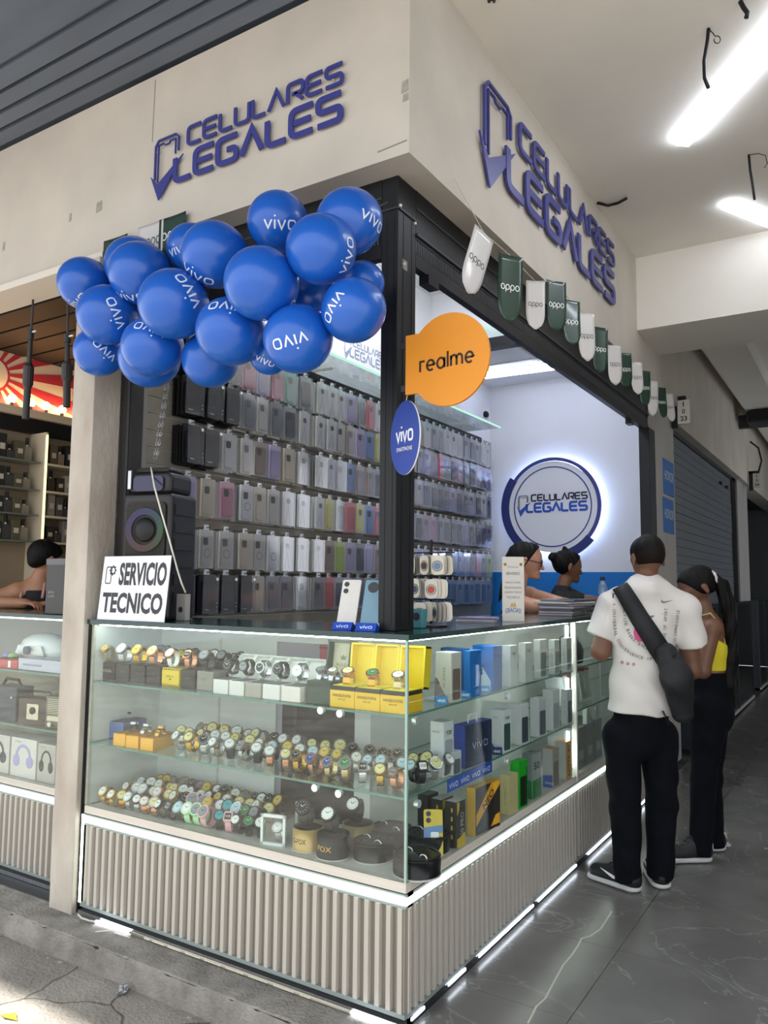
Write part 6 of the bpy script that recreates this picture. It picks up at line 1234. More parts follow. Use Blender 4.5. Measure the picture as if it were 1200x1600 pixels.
# hanging shutter poles
def pole(lbl, top_, bot):
    a = at(*top_, 'y', .16); b_ = at(*bot, 'y', .16); t = thing('hanging_pole', lbl, 'pole', (a.x, .16, a.z)); d_ = (b_-a); p = lambda f: tuple(a+d_*f); m_p = mat('pole_black', '1E1C1B', .4)
    own(MB().tube([(a.x, .16, 3.03), p(.0), p(.30)], .006, 8).build('thin_rod', m_dkgrey), t); own(MB().tube([p(.28), p(.36)], .018, 10).build('clamp', m_p), t); own(MB().tube([p(.30), p(.62)], .013, 10).build('sleeve', m_p), t)
    own(MB().tube([p(.55), p(.58), p(.72), p(.75)], [.015, .028, .028, .018], 12).build('grip', m_p), t); own(MB().tube([p(.7), p(1)], .019, 12).build('lower_tube', m_p), t); own(MB().tube([p(.30), tuple(a+d_*.30+Vector((.045, 0, 0)))], .006, 6).build('screw', m_alu), t)
pole('long black jointed pole hanging at the left, in front of the sunburst', (52, 462), (40, 655)); pole('shorter black jointed pole hanging nearer the cream pillar', (106, 480), (104, 636))
tube_lamp('dim tube lamp under the dark ceiling of the neighbouring shop', (-3.0, .9), (-2.2, .9), .03, 3.03, 5, mt=glow('lamp_warm', 'FFE3BE', 1.5))  # added fill light, no such tube is visible in that shop
# rubbish on the sidewalk
P = at(198, 1549, 'z', -.098); t = tag(MB().lathe([(.004, -.012), (.018, -.006), (.022, .004), (.014, .016), (.004, .02)], 9).build('crumpled_wrapper', mat('foil', 'B9BABD', .25, metal=.7, var=.6, scale=70, bump=1., bscale=60), None), 'crumpled silver wrapper at the foot of the kerb', 'litter'); t.location = (P.x, P.y-.02, -.088)
for v in t.data.vertices: v.co *= 1+R.uniform(-.35, .35)
P = at(14, 1590, 'z', -.1); t = tag(MB().add([(-.04, -.01, 0), (.0, -.02, .006), (.05, .0, .0), (.01, .02, .008)], [(0, 1, 3), (1, 2, 3)]).build('dry_leaf', bm_('C9A63A'), None), 'dry yellow leaf on the sunlit pavement at the lower left corner', 'leaf'); t.location = (P.x, P.y, -.096)
P = at(1132, 1322, 'z', 0); t = tag(MB().lathe([(.004, 0), (.03, .003), (.036, .012), (.02, .022), (.004, .026)], 9).build('clear_wrapper', clear('wrapper', 'F6F8FA', .25, .05, solid=.25), None), 'crumpled clear wrapper on the dark floor by the shoes of the woman', 'litter'); t.location = (P.x, P.y, .001)
for v in t.data.vertices: v.co.x *= 1+R.uniform(-.5, .6); v.co.y *= 1+R.uniform(-.5, .5)
# ---------------------------------------------------------------- smooth bodies: blended capsules and ellipsoids on a grid, then surface nets
def C_(a, b, ra, rb=None, sq=None, s=1., flat=False): return ('f' if flat else 'c', np.array(a, float), np.array(b, float), ra, ra if rb is None else rb, None if sq is None else np.array(sq, float)/np.linalg.norm(sq), s)
def sdf(prims, h=.006, k=.02, cuts=(), noise=None, smooth=1):
    lo = np.min([np.minimum(p[1]-p[3], p[2]-p[4]) for p in prims], 0)-.03; hi = np.max([np.maximum(p[1]+p[3], p[2]+p[4]) for p in prims], 0)+.03
    n = np.ceil((hi-lo)/h).astype(int)+1
    D = np.full(n, 1.0, np.float32); ax = [lo[i]+h*np.arange(n[i]) for i in range(3)]
    for p in prims:
        _, a, b, ra, rb, sq, s = p[:7]; kk = p[7] if len(p) > 7 else k
        R = max(ra, rb)+kk*1.5+2*h
        i0 = np.maximum(((np.minimum(a, b)-R-lo)/h).astype(int), 0); i1 = np.minimum(((np.maximum(a, b)+R-lo)/h).astype(int)+2, n)
        X = ax[0][i0[0]:i1[0], None, None]; Y = ax[1][None, i0[1]:i1[1], None]; Z = ax[2][None, None, i0[2]:i1[2]]
        ab = b-a; L2 = max(float(ab@ab), 1e-9)
        t = np.clip(((X-a[0])*ab[0]+(Y-a[1])*ab[1]+(Z-a[2])*ab[2])/L2, 0, 1)
        qx = X-a[0]-t*ab[0]; qy = Y-a[1]-t*ab[1]; qz = Z-a[2]-t*ab[2]; r = ra+(rb-ra)*t
        if sq is not None:
            c = (qx*sq[0]+qy*sq[1]+qz*sq[2])*(1/s-1); qx = qx+sq[0]*c; qy = qy+sq[1]*c; qz = qz+sq[2]*c
            d = (np.sqrt(qx*qx+qy*qy+qz*qz)-r)*min(1, (s+1)/2)
        else: d = np.sqrt(qx*qx+qy*qy+qz*qz)-r
        if p[0] == 'f':
            L1 = math.sqrt(L2); d = np.maximum(d, ((X-a[0])*ab[0]+(Y-a[1])*ab[1]+(Z-a[2])*ab[2])/L1-L1)
        sl = tuple(slice(i0[i], i1[i]) for i in range(3)); o = D[sl]
        hh = np.clip(.5+.5*(o-d)/kk, 0, 1); D[sl] = o*(1-hh)+d*hh-kk*hh*(1-hh)
    X, Y, Z = ax[0][:, None, None], ax[1][None, :, None], ax[2][None, None, :]
    if noise is not None: D = D+noise(X, Y, Z)
    for cpt, nn in cuts:
        nn = np.array(nn, float)/np.linalg.norm(nn); D = np.maximum(D, (X-cpt[0])*nn[0]+(Y-cpt[1])*nn[1]+(Z-cpt[2])*nn[2])
    D[0] = D[-1] = 1; D[:, 0] = D[:, -1] = 1; D[:, :, 0] = D[:, :, -1] = 1
    return snets(D, lo, h)
def snets(D, lo, h):
    S = D < 0; nx, ny, nz = D.shape
    cnt = np.zeros((nx-1, ny-1, nz-1), np.int8); P = {}
    for dx in (0, 1):
        for dy in (0, 1):
            for dz in (0, 1): cnt += S[dx:nx-1+dx, dy:ny-1+dy, dz:nz-1+dz]
    cells = np.argwhere((cnt > 0) & (cnt < 8)); idx = np.full(cnt.shape, -1, np.int32); idx[tuple(cells.T)] = np.arange(len(cells))
    acc = np.zeros((len(cells), 3)); num = np.zeros(len(cells))
    for axis in range(3):
        o1, o2 = [i for i in range(3) if i != axis]
        for u in (0, 1):
            for v in (0, 1):
                c0 = cells.copy(); c0[:, o1] += u; c0[:, o2] += v; c1 = c0.copy(); c1[:, axis] += 1
                d0 = D[tuple(c0.T)]; d1 = D[tuple(c1.T)]; x = (d0 < 0) != (d1 < 0)
                t = np.where(x, d0/np.where(x, d0-d1, 1), 0); q = c0.astype(float); q[:, axis] += t
                acc += q*x[:, None]; num += x
    V = lo+h*(acc/num[:, None]); F = []
    for axis in range(3):
        o1, o2 = [(1, 2), (2, 0), (0, 1)][axis]
        a = [slice(None)]*3; b = [slice(None)]*3; a[axis] = slice(0, -1); b[axis] = slice(1, None)
        E_ = np.argwhere(S[tuple(a)] != S[tuple(b)])
        E_ = E_[(E_[:, o1] > 0) & (E_[:, o2] > 0) & (E_[:, o1] < D.shape[o1]-1) & (E_[:, o2] < D.shape[o2]-1)]
        def g(u, v): c = E_.copy(); c[:, o1] += u; c[:, o2] += v; return idx[tuple(c.T)]
        q = np.stack([g(-1, -1), g(0, -1), g(0, 0), g(-1, 0)], 1); ins = S[tuple(E_.T)]
        q[~ins] = q[~ins][:, ::-1]; F.append(q)
    F = np.concatenate(F); F = F[(F >= 0).all(1)]
    return V, F
def sobj(name, VF, m, parent=None, lap=2):
    V, F = VF
    me = bpy.data.meshes.new(name); me.vertices.add(len(V)); 
    if lap:                                    # a little smoothing
        e = np.concatenate([F[:, [0, 1]], F[:, [1, 2]], F[:, [2, 3]], F[:, [3, 0]]])
        for _ in range(lap):
            A = np.zeros_like(V); c = np.bincount(e[:, 0], minlength=len(V))
            for i in range(3): A[:, i] = np.bincount(e[:, 0], V[e[:, 1], i], len(V))
            V = np.where(c[:, None] > 0, V*.5+.5*A/np.maximum(c, 1)[:, None], V)
    me.vertices.foreach_set('co', V.astype(np.float32).ravel()); n = len(F)
    me.loops.add(4*n); me.loops.foreach_set('vertex_index', F.astype(np.int32).ravel())
    me.polygons.add(n); me.polygons.foreach_set('loop_start', np.arange(0, 4*n, 4, dtype=np.int32))
    me.polygons.foreach_set('use_smooth', [True]*n); me.materials.append(m); me.update(calc_edges=True); me.validate()
    o = bpy.data.objects.new(name, me); COL.objects.link(o)
    if parent is not None: own(o, parent)
    return o
# ================================================================ PEOPLE
FH = Vector((_f.x, _f.y, 0)).normalized(); RH = Vector((FH.y, -FH.x, 0)); UP = Vector((0, 0, 1))
m_skin = mat('skin_tan', '75503C', .5, var=.08, scale=30); m_skin2 = mat('skin_light', 'C08E72', .5, var=.06, scale=30); m_skin3 = mat('skin_brown', '7E543D', .5, var=.06, scale=30)
m_hair = mat('hair_black', '0D0B0A', .6, spec=.2, var=.4, scale=60, stretch=(1, 1, .15), bump=.5, bscale=90)
def plane(C):
    C = Vector(C)
    def jp(px, py, dy=0.0):
        d = _f + _r*((px-600)/FPX) - _u*((py-800)/FPX); k = ((C-Vector(CAMP)).dot(FH)+dy)/d.dot(FH); return np.array(Vector(CAMP)+d*k)
    return jp
def head(c, F, hs=1., jaw=1.):
    c = np.array(c); F = np.array(F)/np.linalg.norm(F); Z = np.array((0, 0, 1.)); Z = Z-F*(Z@F); Z /= np.linalg.norm(Z); S = np.cross(F, Z)
    p = lambda f, s, z: c+(F*f+S*s+Z*z)*hs
    P = [C_(p(-.022, 0, .022), p(.020, 0, .026), .088*hs, .082*hs, S, .86), C_(p(.018, 0, -.02), p(.052, 0, -.082), .062*hs, .036*hs*jaw, S, .9), C_(p(.03, 0, .02), p(.05, 0, -.03), .058*hs, .05*hs),
         C_(p(.098, 0, -.012), p(.112, 0, -.040), .009*hs, .013*hs)+(.010,), C_(p(.088, -.02, -.072), p(.088, .02, -.072), .010*hs)+(.012,), C_(p(.088, 0, -.098), p(.084, 0, -.104), .014*hs)+(.02,), C_(p(.082, -.04, .006), p(.082, .04, .006), .012*hs)+(.02,)]
    for s in (-1, 1): P.append(C_(p(-.006, s*.079, .006), p(-.012, s*.083, -.028), .022*hs, .014*hs, S, .42)+(.008,))
    return P, p, (F, S, Z)
def face(t, p, ax, hs, brow=True):
    F, S, Z = [Vector(a) for a in ax]
    for s in (-1, 1):
        M = Matrix.Translation(p(.086, s*.034, -.008)) @ Matrix(((F.x, S.x, Z.x), (F.y, S.y, Z.y), (F.z, S.z, Z.z))).to_4x4()
        o = MB().lathe([(.002, -.009), (.010, -.005), (.0125, 0), (.010, .005), (.002, .009)], 12, M=M).build('eye', mat('eye_white', 'E2DCD4', .2), None, True); own(o, t)
        own(MB().lathe([(.001, -.004), (.006, 0), (.001, .004)], 10, M=Matrix.Translation(Vector(p(.097, s*.034, -.008)))).build('iris', mat('iris', '1C120C', .2), None, True), t)
        if brow: own(MB().tube([p(.090, s*.018, .014), p(.092, s*.034, .02), p(.080, s*.052, .014)], [.003, .004, .002], 6).build('eyebrow', m_hair), t)
    own(MB().tube([p(.094, -.022, -.070), p(.099, 0, -.069), p(.094, .022, -.070)], [.003, .0055, .003], 6).build('lips', mat('lips', '8A4740', .45)), t)
def hand(w_, d, n, side=1, curl=.5, s=1.):
    w_ = np.array(w_); d = np.array(d)/np.linalg.norm(d); n = np.array(n, float); n -= d*(n@d); n /= np.linalg.norm(n); l = np.cross(d, n)*side; P = [C_(w_+d*.01*s, w_+d*.075*s, .034*s, .040*s, n, .42)]
    for i, (o, L) in enumerate(((-.030, .062), (-.010, .074), (.010, .070), (.029, .054))):
        b = w_+(d*.088+l*o)*s; a1 = curl*.7; d1 = d*math.cos(a1)-n*math.sin(a1); k = b+d1*L*.5*s; a2 = a1+curl*1.2; d2 = d*math.cos(a2)-n*math.sin(a2); e = k+d2*L*.5*s
        P += [C_(b-d*.02*s, k, .0105*s, .0095*s)+(.005,), C_(k, e, .0095*s, .0075*s)+(.005,)]
    b = w_+(d*.02-l*.026)*s; k = b+(d*.036-l*.034-n*.012)*s; e = k+(d*.034-l*.006-n*.012)*s
    return P+[C_(b, k, .014*s, .012*s)+(.008,), C_(k, e, .0115*s, .009*s)+(.005,)]
def wrinkle(a, f=42):
    return lambda X, Y, Z: a*np.sin(f*(Z+.35*X+.2*Y)+2.5*np.sin(13*X+9*Y+5*Z))*np.sin(17*X-11*Y+6*Z)
def shoe(toe, heel, h=.075):
    toe = np.array(toe); heel = np.array(heel); toe[2] = heel[2] = 0; d = toe-heel; d /= np.linalg.norm(d); z = np.array((0, 0, 1.))
    up = [C_(heel+d*.04+z*.045, toe-d*.05+z*.040, .042, .040), C_(heel+d*.035+z*.06, heel+d*.06+z*.105, .042, .045), C_(heel+d*.09+z*.085, toe-d*.09+z*.05, .036, .032)]
    so = [C_(heel+d*.045+z*.016, toe-d*.045+z*.016, .050, .048, z, .45)]
    return up, so, d
def shoes(t, prs, mu, ms, swoosh=False, laces=True):
    for (toe, heel) in prs:
        up, so, d = shoe(toe, heel); o = sobj('shoe', sdf(up, .006, .02, cuts=[((0, 0, .012), (0, 0, -1))]), mu, t); V = sdf(so, .006, .01, cuts=[((0, 0, .002), (0, 0, -1))])
        sl = sobj('sole', V, ms, None, 1); sl.parent = o; sl.matrix_parent_inverse = o.matrix_parent_inverse.copy() if 0 else (t.matrix_basis.inverted() if 0 else Matrix.Identity(4)); 
        d = Vector(d); s = UP.cross(d); h0 = Vector((heel[0], heel[1], 0))
        if laces:
            for k in range(4):
                q = h0+d*(.11+.025*k)+UP*(.128-.014*k); l = MB().tube([q-s*.022-UP*.006, q+UP*.002, q+s*.022-UP*.006], .003, 5).build('lace', m_dkgrey); l.parent = o
        if swoosh:
            for sg in (-1, 1):
                f = lambda u, v, w_=0: h0+d*u+s*sg*(.0415+w_)+UP*v
                mb = MB().prism([(.19, .078), (.12, .045), (.085, .05), (.09, .066), (.11, .058)], f, .004); l = mb.build('side_mark', m_inkw); l.parent = o
    return
def limb(a, b, c, r): return [C_(a, b, r[0], r[1]), C_(b, c, r[1]*1.02, r[2])]
GUIDE = {}
# ---------------------------------------------------------------- man at the counter
C0 = Vector((.385, 1.69, 0)); J = plane(C0); sq = np.array(FH)
man = thing('person', 'man seen from behind in a printed white t-shirt and dark jeans at the counter', 'person', C0)
hc = J(1011, 874, .02); HP, hp_, hax = head(hc, FH*1.0+RH*-.12-UP*.12, .98)
sL, sR = J(957, 946, .02), J(1070, 952, .0); eL, eR = J(938, 1018, .02), J(1081, 1046, .02); wL, wR = J(952, 998, .24), J(1050, 1028, .25)
hipL, hipR = J(972, 1150, 0), J(1029, 1150, .03); kL, kR = J(977, 1262, .03), J(1034, 1256, .05); aL, aR = J(982, 1372, .0), J(1031, 1364, .05)
body = HP+[C_(J(1010, 918, .0), J(1010, 895, .02), .062, .056), C_(J(1010, 935), J(1008, 985), .11, .135, sq, .62), C_(J(1006, 985), J(1002, 1080), .135, .122, sq, .64), C_(J(1001, 1080), J(1000, 1135), .115, .118, sq, .70),
    C_(J(990, 928), sL, .06, .062), C_(J(1030, 928), sR, .06, .062)]+limb(sL, eL, wL, (.056, .045, .030))+limb(sR, eR, wR, (.056, .046, .030))+limb(hipL, kL, aL, (.080, .056, .042))+limb(hipR, kR, aR, (.080, .056, .042))
body += hand(wL, np.array(FH)*1-np.array(UP)*.1, UP, 1, .6)+hand(wR, np.array(FH)*.8-np.array(RH)*.6, UP, -1, .8)
bo = sobj('body', sdf(body, .0065), m_skin, man)
hr = sobj('hair', sdf([C_(hp_(-.026, 0, .040), hp_(.018, 0, .042), .087, .081, hax[1], .90)], .005, .01, cuts=[(hp_(.05, 0, .03), np.array(hax[0])*.9-np.array(hax[2])*.5)]), m_hair, man)
sobj('nape_hair', sdf([C_(hp_(-.026, 0, .026), hp_(.0, 0, .028), .0885, .084, hax[1], .875)], .005, .01, cuts=[(hp_(.03, 0, .0), np.array(hax[0])), (hp_(0, 0, -.035), -np.array(hax[2]))]), mat('hair_fade', '1D1511', .7, spec=.15, var=.3, scale=90), man)
face(man, hp_, hax, 1)
m_tee = mat('tee_white', 'D9D5CF', .85, var=.03, scale=8, bump=.1, bscale=300)
hem = J(1000, 1114)
tee = [C_(J(1010, 930), J(1008, 985), .118, .15, sq, .64), C_(J(1006, 985), J(1003, 1075), .150, .152, sq, .66), C_(J(1002, 1070), hem, .150, .162, sq, .70, flat=True), C_(J(1008, 922), J(1010, 910), .085, .070, flat=True),
    C_(J(985, 930), sL, .066, .072), C_(J(1035, 930), sR, .066, .072), C_(sL, J(937, 996, .02), .074, .076, flat=True), C_(sR, J(1081, 1010, .01), .074, .078, flat=True)]
to = sobj('t_shirt', sdf(tee, .0065, .025, noise=wrinkle(.0040)), m_tee, man)
m_jean = mat('jeans_dark', '0B0E16', .9, var=.3, scale=14, bump=.15, bscale=400, h2='07090D', spec=.15)
jn = [C_(J(1002, 1085), J(1000, 1145), .130, .134, sq, .76), C_(hipL, kL, .096, .075), C_(kL, J(981, 1378, .0), .075, .064, flat=True), C_(hipR, kR, .096, .075), C_(kR, J(1031, 1370, .05), .075, .064, flat=True)]
sobj('jeans', sdf(jn, .0065, .02, noise=wrinkle(.0045, 30)), m_jean, man)
m_shoe = mat('shoe_black', '15161A', .6, var=.2, scale=40); m_sole = mat('sole_white', 'C9C9C6', .5)
fl_ = J(938, 1372, .12); fh_ = J(1000, 1392, -.03); fr2 = J(1008, 1358, .20); fh2 = J(1052, 1386, .03)
def zf(p): p = np.array(p); p[2] = 0; return p
def gp(px, py): return np.array(at(px, py, 'z', 0.0))
tl = gp(940, 1378); hl = gp(1000, 1398); d_ = (tl-hl); d_ /= np.linalg.norm(d_); hl2 = gp(992, 1390)
hL = zf(aL)-d_*.06; tL = hL+d_*.285; hR = zf(aR)-np.array((-.45, .89, 0))*.06; tR = hR+np.array((-.45, .89, 0))*.28
shoes(man, [(tL, hL), (tR, hR)], m_shoe, m_sole, True)
# print on the shirt, laid on the cloth
bpy.context.view_layer.update(); bvh = BVHTree.FromPolygons([v.co for v in to.data.vertices], [tuple(p.vertices) for p in to.data.polygons])
def cloth(px, py, lift=.0025):
    d = (_f + _r*((px-600)/FPX) - _u*((py-800)/FPX)).normalized(); q = Vector(J(px, py)); s = q-d*.6; h, n, _, _ = bvh.ray_cast(s, d)
    return (h-d*lift) if h else q-d*.2
def along(mb, s, path, size, flip=1):
    P = [Vector(p) for p in path]; L = [0]
    for a, b_ in zip(P, P[1:]): L.append(L[-1]+(b_-a).length)
    n = len(s)
    for i, c in enumerate(s):
        if c == ' ': continue
        f = L[-1]*(i+.5)/n; k = max(j for j in range(len(P)-1) if L[j] <= f); a = P[k].lerp(P[k+1], (f-L[k])/(L[k+1]-L[k])); t_ = (P[k+1]-P[k]).normalized(); u_ = Vector((t_.y, -t_.x))
        V, F, x0, x1, y0, y1 = tgeo(c); wd = L[-1]/n*.72
        if c == 'I': wd *= .25
        mb.add([cloth(*(a+t_*((v[0]-x0)/(x1-x0)-.5)*wd+u_*((v[1]-y0)/(y1-y0)-.5)*size)) for v in V], F)
mb = MB(); along(mb, 'A UNIVERSAL CONVERGENCE OF', [(960, 942), (960, 975), (963, 995), (972, 1011), (987, 1022), (1004, 1028), (1020, 1030)], 4.6); along(mb, 'WORLWIDE BASKETBALL', [(976, 940), (976, 965), (979, 980), (986, 995), (998, 1006), (1014, 1014)], 4.6)
along(mb, 'LOVE OF SPORT', [(1038, 1006), (1039, 980), (1041, 950)], 4.6); along(mb, 'AND CAMARADERIE', [(1053, 1008), (1056, 985), (1060, 953)], 4.6)
own(mb.build('shirt_lettering', mat('shirt_ink', '4A4744', .8)), man)
mb = MB(); V, F, x0, x1, y0, y1 = tgeo('nike'); mb.add([cloth(957+(v[0]-x0)/(x1-x0)*36, 934.5-(v[1]-y0)/(y1-y0)*11) for v in V], F); own(mb.build('shirt_name', mat('shirt_ink2', '26282A', .7)), man)
def sw(x, y, s): return [cloth(x+a*s, y-b_*s) for a, b_ in ((-1, .45), (-.95, -.05), (-.6, -.15), (1, .35), (-.55, .12), (-.75, .2))]
mb = MB(); q = sw(1043, 941, 10); mb.add(q, [(0, 1, 2, 5), (5, 2, 4), (2, 3, 4)]); q = sw(1024, 964, 15); mb.add(q, [(0, 1, 2, 5), (5, 2, 4), (2, 3, 4)]); own(mb.build('shirt_mark', mat('shirt_ink3', '7A736D', .8)), man)
mb = MB(); mb.add([cloth(1000, 989)]+[cloth(1000+10*math.cos(a), 989+14*math.sin(a)) for a in np.linspace(0, 2*PI, 25)[:-1]], [(0, 1+k, 1+(k+1) % 24) for k in range(24)]); own(mb.build('pink_circle', mat('shirt_pink', 'D9578F', .8)), man)
mb = MB()
for x, y in ((972, 1035), (981, 1037), (990, 1038)): mb.add([cloth(x+3*math.cos(a), y+3*math.sin(a)) for a in np.linspace(0, 2*PI, 7)[:-1]], [tuple(range(6))])
own(mb.build('pink_dots', mat('shirt_pink2', 'B58A93', .8)), man)
# sling bag
bag = thing('sling_bag', 'black sling bag worn across the back of the man in white', 'bag', C0)
m_bag = mat('bag_nylon', '15161A', .65, var=.2, scale=60, bump=.2, bscale=200)
path = [(968, 915), (973, 922), (984, 940), (999, 965), (1014, 988), (1029, 1012), (1042, 1030)]
path = [tuple(np.array(p)*(1-f)+np.array(q)*f) for p, q in zip(path, path[1:]) for f in (0, .33, .66)]+[path[-1]]
mb = MB(); V = []
for i, (x, y) in enumerate(path):
    for s in (-1, 1):
        wv = 13+i*.27; V += [cloth(x+s*wv*.86, y-s*wv*.45, .015), cloth(x+s*wv*.86, y-s*wv*.45, .022)]
n = len(path); F = []
for i in range(n-1): a = 4*i; F += [(a+1, a+3, a+7, a+5), (a, a+4, a+6, a+2), (a, a+1, a+5, a+4), (a+2, a+6, a+7, a+3)]
F += [(0, 2, 3, 1), (4*n-4, 4*n-3, 4*n-1, 4*n-2)]
own(mb.add(V, F).build('strap', m_bag, None, True), bag)
b0, b1, b2 = cloth(1042, 1022, .035), cloth(1058, 1060, .05), Vector(J(1066, 1112, -.13))
sobj('bag_body', sdf([C_(b0, b1, .058, .076, sq, .6), C_(b1, b2, .076, .056, sq, .6)], .006, .02, noise=wrinkle(.003, 50)), m_bag, bag)
bo2 = bpy.data.objects['bag_body']; bpy.context.view_layer.update(); bv2 = BVHTree.FromPolygons([v.co for v in bo2.data.vertices], [tuple(p.vertices) for p in bo2.data.polygons])
def onbag(px, py):
    d = (_f + _r*((px-600)/FPX) - _u*((py-800)/FPX)).normalized(); q = Vector(J(px, py)); h, nn, _, _ = bv2.ray_cast(q-d*.7, d); return (h-d*.002) if h else None
zp = [p for p in (onbag(*q) for q in ((1070, 1052), (1075, 1072), (1079, 1090), (1081, 1104))) if p]
if len(zp) > 1: own(MB().tube(zp, .003, 6).build('zip', m_dkgrey), bag)
bk = [p for p in (onbag(*q) for q in ((1032, 1016), (1040, 1020), (1050, 1022))) if p]
if len(bk) > 1: own(MB().tube(bk, .012, 8).build('buckle', m_black), bag)
own(MB().tube([cloth(1036, 1112, .01), cloth(1040, 1120, .012), Vector(J(1044, 1132, -.13))], .006, 6).build('strap_end', m_black), bag)
# ---------------------------------------------------------------- woman in yellow
C0w = Vector((.60, 2.42, 0)); J = plane(C0w); wm = thing('person', 'woman in yellow crop top and dark jeans with a long black ponytail', 'person', C0w)
Lf = -RH; hc = J(1090, 918, .0); HP, hp_, hax = head(hc, Lf*.93-UP*.34-FH*.05, .97, .9); sqw = np.array(RH)
sN, sF = J(1112, 982, -.15), J(1104, 985, .15); eN, wN = J(1098, 1048, -.17), J(1052, 1032, -.06); eF, wF = J(1075, 1050, .15), J(1040, 1030, .06)
hN, hF = J(1108, 1110, -.075), J(1112, 1110, .075); kN, kF = J(1100, 1215, -.08), J(1108, 1215, .06); aN, aF = J(1094, 1328, -.10), J(1116, 1314, .08)
chest = [C_(J(1107, 985), J(1108, 1020), .105, .108, sqw, .78), C_(J(1109, 1020), J(1110, 1060), .104, .098, sqw, .74), C_(J(1110, 1060), J(1110, 1110), .105, .138, sqw, .82), C_(J(1096, 1003, -.06), J(1096, 1003, .06), .05, .05)]
body = HP+chest+[C_(J(1106, 975), J(1098, 945), .050, .045), C_(J(1106, 975), sN, .05, .052), C_(J(1106, 975), sF, .05, .052)]+limb(sN, eN, wN, (.048, .040, .027))+limb(sF, eF, wF, (.048, .040, .027))+limb(hN, kN, aN, (.09, .057, .038))+limb(hF, kF, aF, (.09, .057, .038))
body += hand(wN, np.array(Lf)+np.array(UP)*.2, UP, 1, .5, .9)+hand(wF, np.array(Lf)+np.array(UP)*.2, UP, -1, .5, .9)
sobj('body', sdf(body, .0065), m_skin, wm); face(wm, hp_, hax, 1)
pf = np.array(hax[0]); pz = np.array(hax[2])
sobj('hair', sdf([C_(hp_(-.026, 0, .028), hp_(.018, 0, .034), .095, .088, hax[1], .88), C_(hp_(-.06, 0, .02), hp_(-.085, 0, .03), .06, .035)], .005, .02, cuts=[(hp_(.078, 0, .045), pf*.80-pz*.60), (hp_(-.04, 0, -.05), pf*.25-pz*.97)]), m_hair, wm)
pt = [J(1117, 903), J(1128, 915, -.02), J(1137, 945, -.04), J(1143, 985, -.05), J(1142, 1030, -.06), J(1138, 1070, -.06), J(1146, 1105, -.05)]
po = sobj('ponytail', sdf([C_(pt[i], pt[i+1], [.026, .036, .040, .040, .038, .034][i], [.036, .040, .040, .038, .034, .010][i]) for i in range(6)], .006, .02, noise=lambda X, Y, Z: .003*np.sin(160*X+90*Y+6*np.sin(8*Z))), m_hair, wm)
bnd = sobj('hair_tie', sdf([C_(J(1112, 898, -.03), J(1114, 906, -.035), .026, .026)], .005, .01, noise=lambda X, Y, Z: .003*np.sin(200*X)*np.sin(200*Z)), mat('scrunchie', 'D8D3CE', .8), wm)
yt = sobj('crop_top', sdf([C_(J(1107, 985), J(1108, 1020), .112, .116, sqw, .80), C_(J(1109, 1020), J(1110, 1055), .112, .104, sqw, .76), C_(J(1095, 1003, -.06), J(1095, 1003, .06), .056, .056)], .006, .02, noise=wrinkle(.002, 60), cuts=[(J(1108, 1046), (0, 0, -1)), (J(1106, 996), np.array(UP)*.9+np.array(RH)*.42)]), mat('top_yellow', 'DCCB2A', .75, bump=.1, bscale=300), wm)
for dy in (-.085, .085): own(MB().tube([J(1086, 990, dy), J(1094, 962, dy*1.05), J(1110, 958, dy*1.1), J(1124, 975, dy), J(1133, 1006, dy*.9)], .0045, 6).build('shoulder_strap', mat('strap_pale', 'CFC27A', .7)), wm)
sobj('jeans', sdf([C_(J(1110, 1056), J(1110, 1110), .108, .146, sqw, .84), C_(hN, kN, .099, .068), C_(kN, J(1094, 1336, -.10), .068, .058, flat=True), C_(hF, kF, .099, .068), C_(kF, J(1115, 1322, .08), .068, .058, flat=True)], .0065, .02, noise=wrinkle(.0035, 34), cuts=[(J(1110, 1048), (0, 0, 1))]), m_jean, wm)
dl = np.array(Lf)*.97-np.array(FH)*.1; hN_ = zf(aN)-dl*.06; hF_ = zf(aF)-dl*.06
shoes(wm, [(hN_+dl*.26, hN_), (hF_+dl*.255, hF_)], m_shoe, m_sole, False)
for h in (hN_, hF_): own(MB().tube([Vector(h)+UP*.06-Vector(dl)*.0, Vector(h)+UP*.09+Vector(dl)*.0], .016, 8).build('heel_tab', mat('heel_tab', 'C9B7A0', .6)), wm)
# ---------------------------------------------------------------- two assistants behind the counter
m_ck = 1.302
C1 = Vector((-.62, 2.50, 0)); J = plane(C1); s1 = thing('person', 'shop assistant with glasses and long dark hair leaning on the counter', 'person', C1)
Fd = RH*.92-FH*.22-UP*.10; hc = J(822, 876, .0); HP, hp_, hax = head(hc, Fd, 1.0, .95); 
sN, sF = J(800, 938, -.14), J(826, 930, .16)
eN = J(838, 968, -.22); wN = np.array((-.22, 2.30, 1.335)); eF = np.array((-.32, 2.62, 1.345)); wF = np.array((-.20, 2.38, 1.345))
eN[2] = 1.338
body = HP+[C_(J(806, 935), J(812, 905), .058, .052), C_(J(806, 940), J(798, 990), .10, .125, np.array(RH), .75), C_(J(798, 990), J(795, 1080), .12, .115, np.array(RH), .8), C_(J(795, 1080), J(795, 1150), .12, .15, np.array(RH), .85), C_(J(806, 935), sN, .055, .06), C_(J(808, 932), sF, .055, .06)]
g0 = J(795, 1160, -.09); g1 = J(795, 1160, .09)
body += limb(sN, eN, wN, (.056, .046, .030))+limb(sF, eF, wF, (.056, .044, .030))+limb(g0, zf(g0)+np.array((0, 0, .5)), zf(g0)+np.array((0, 0, .04)), (.10, .06, .045))+limb(g1, zf(g1)+np.array((0, 0, .5)), zf(g1)+np.array((0, 0, .04)), (.10, .06, .045))
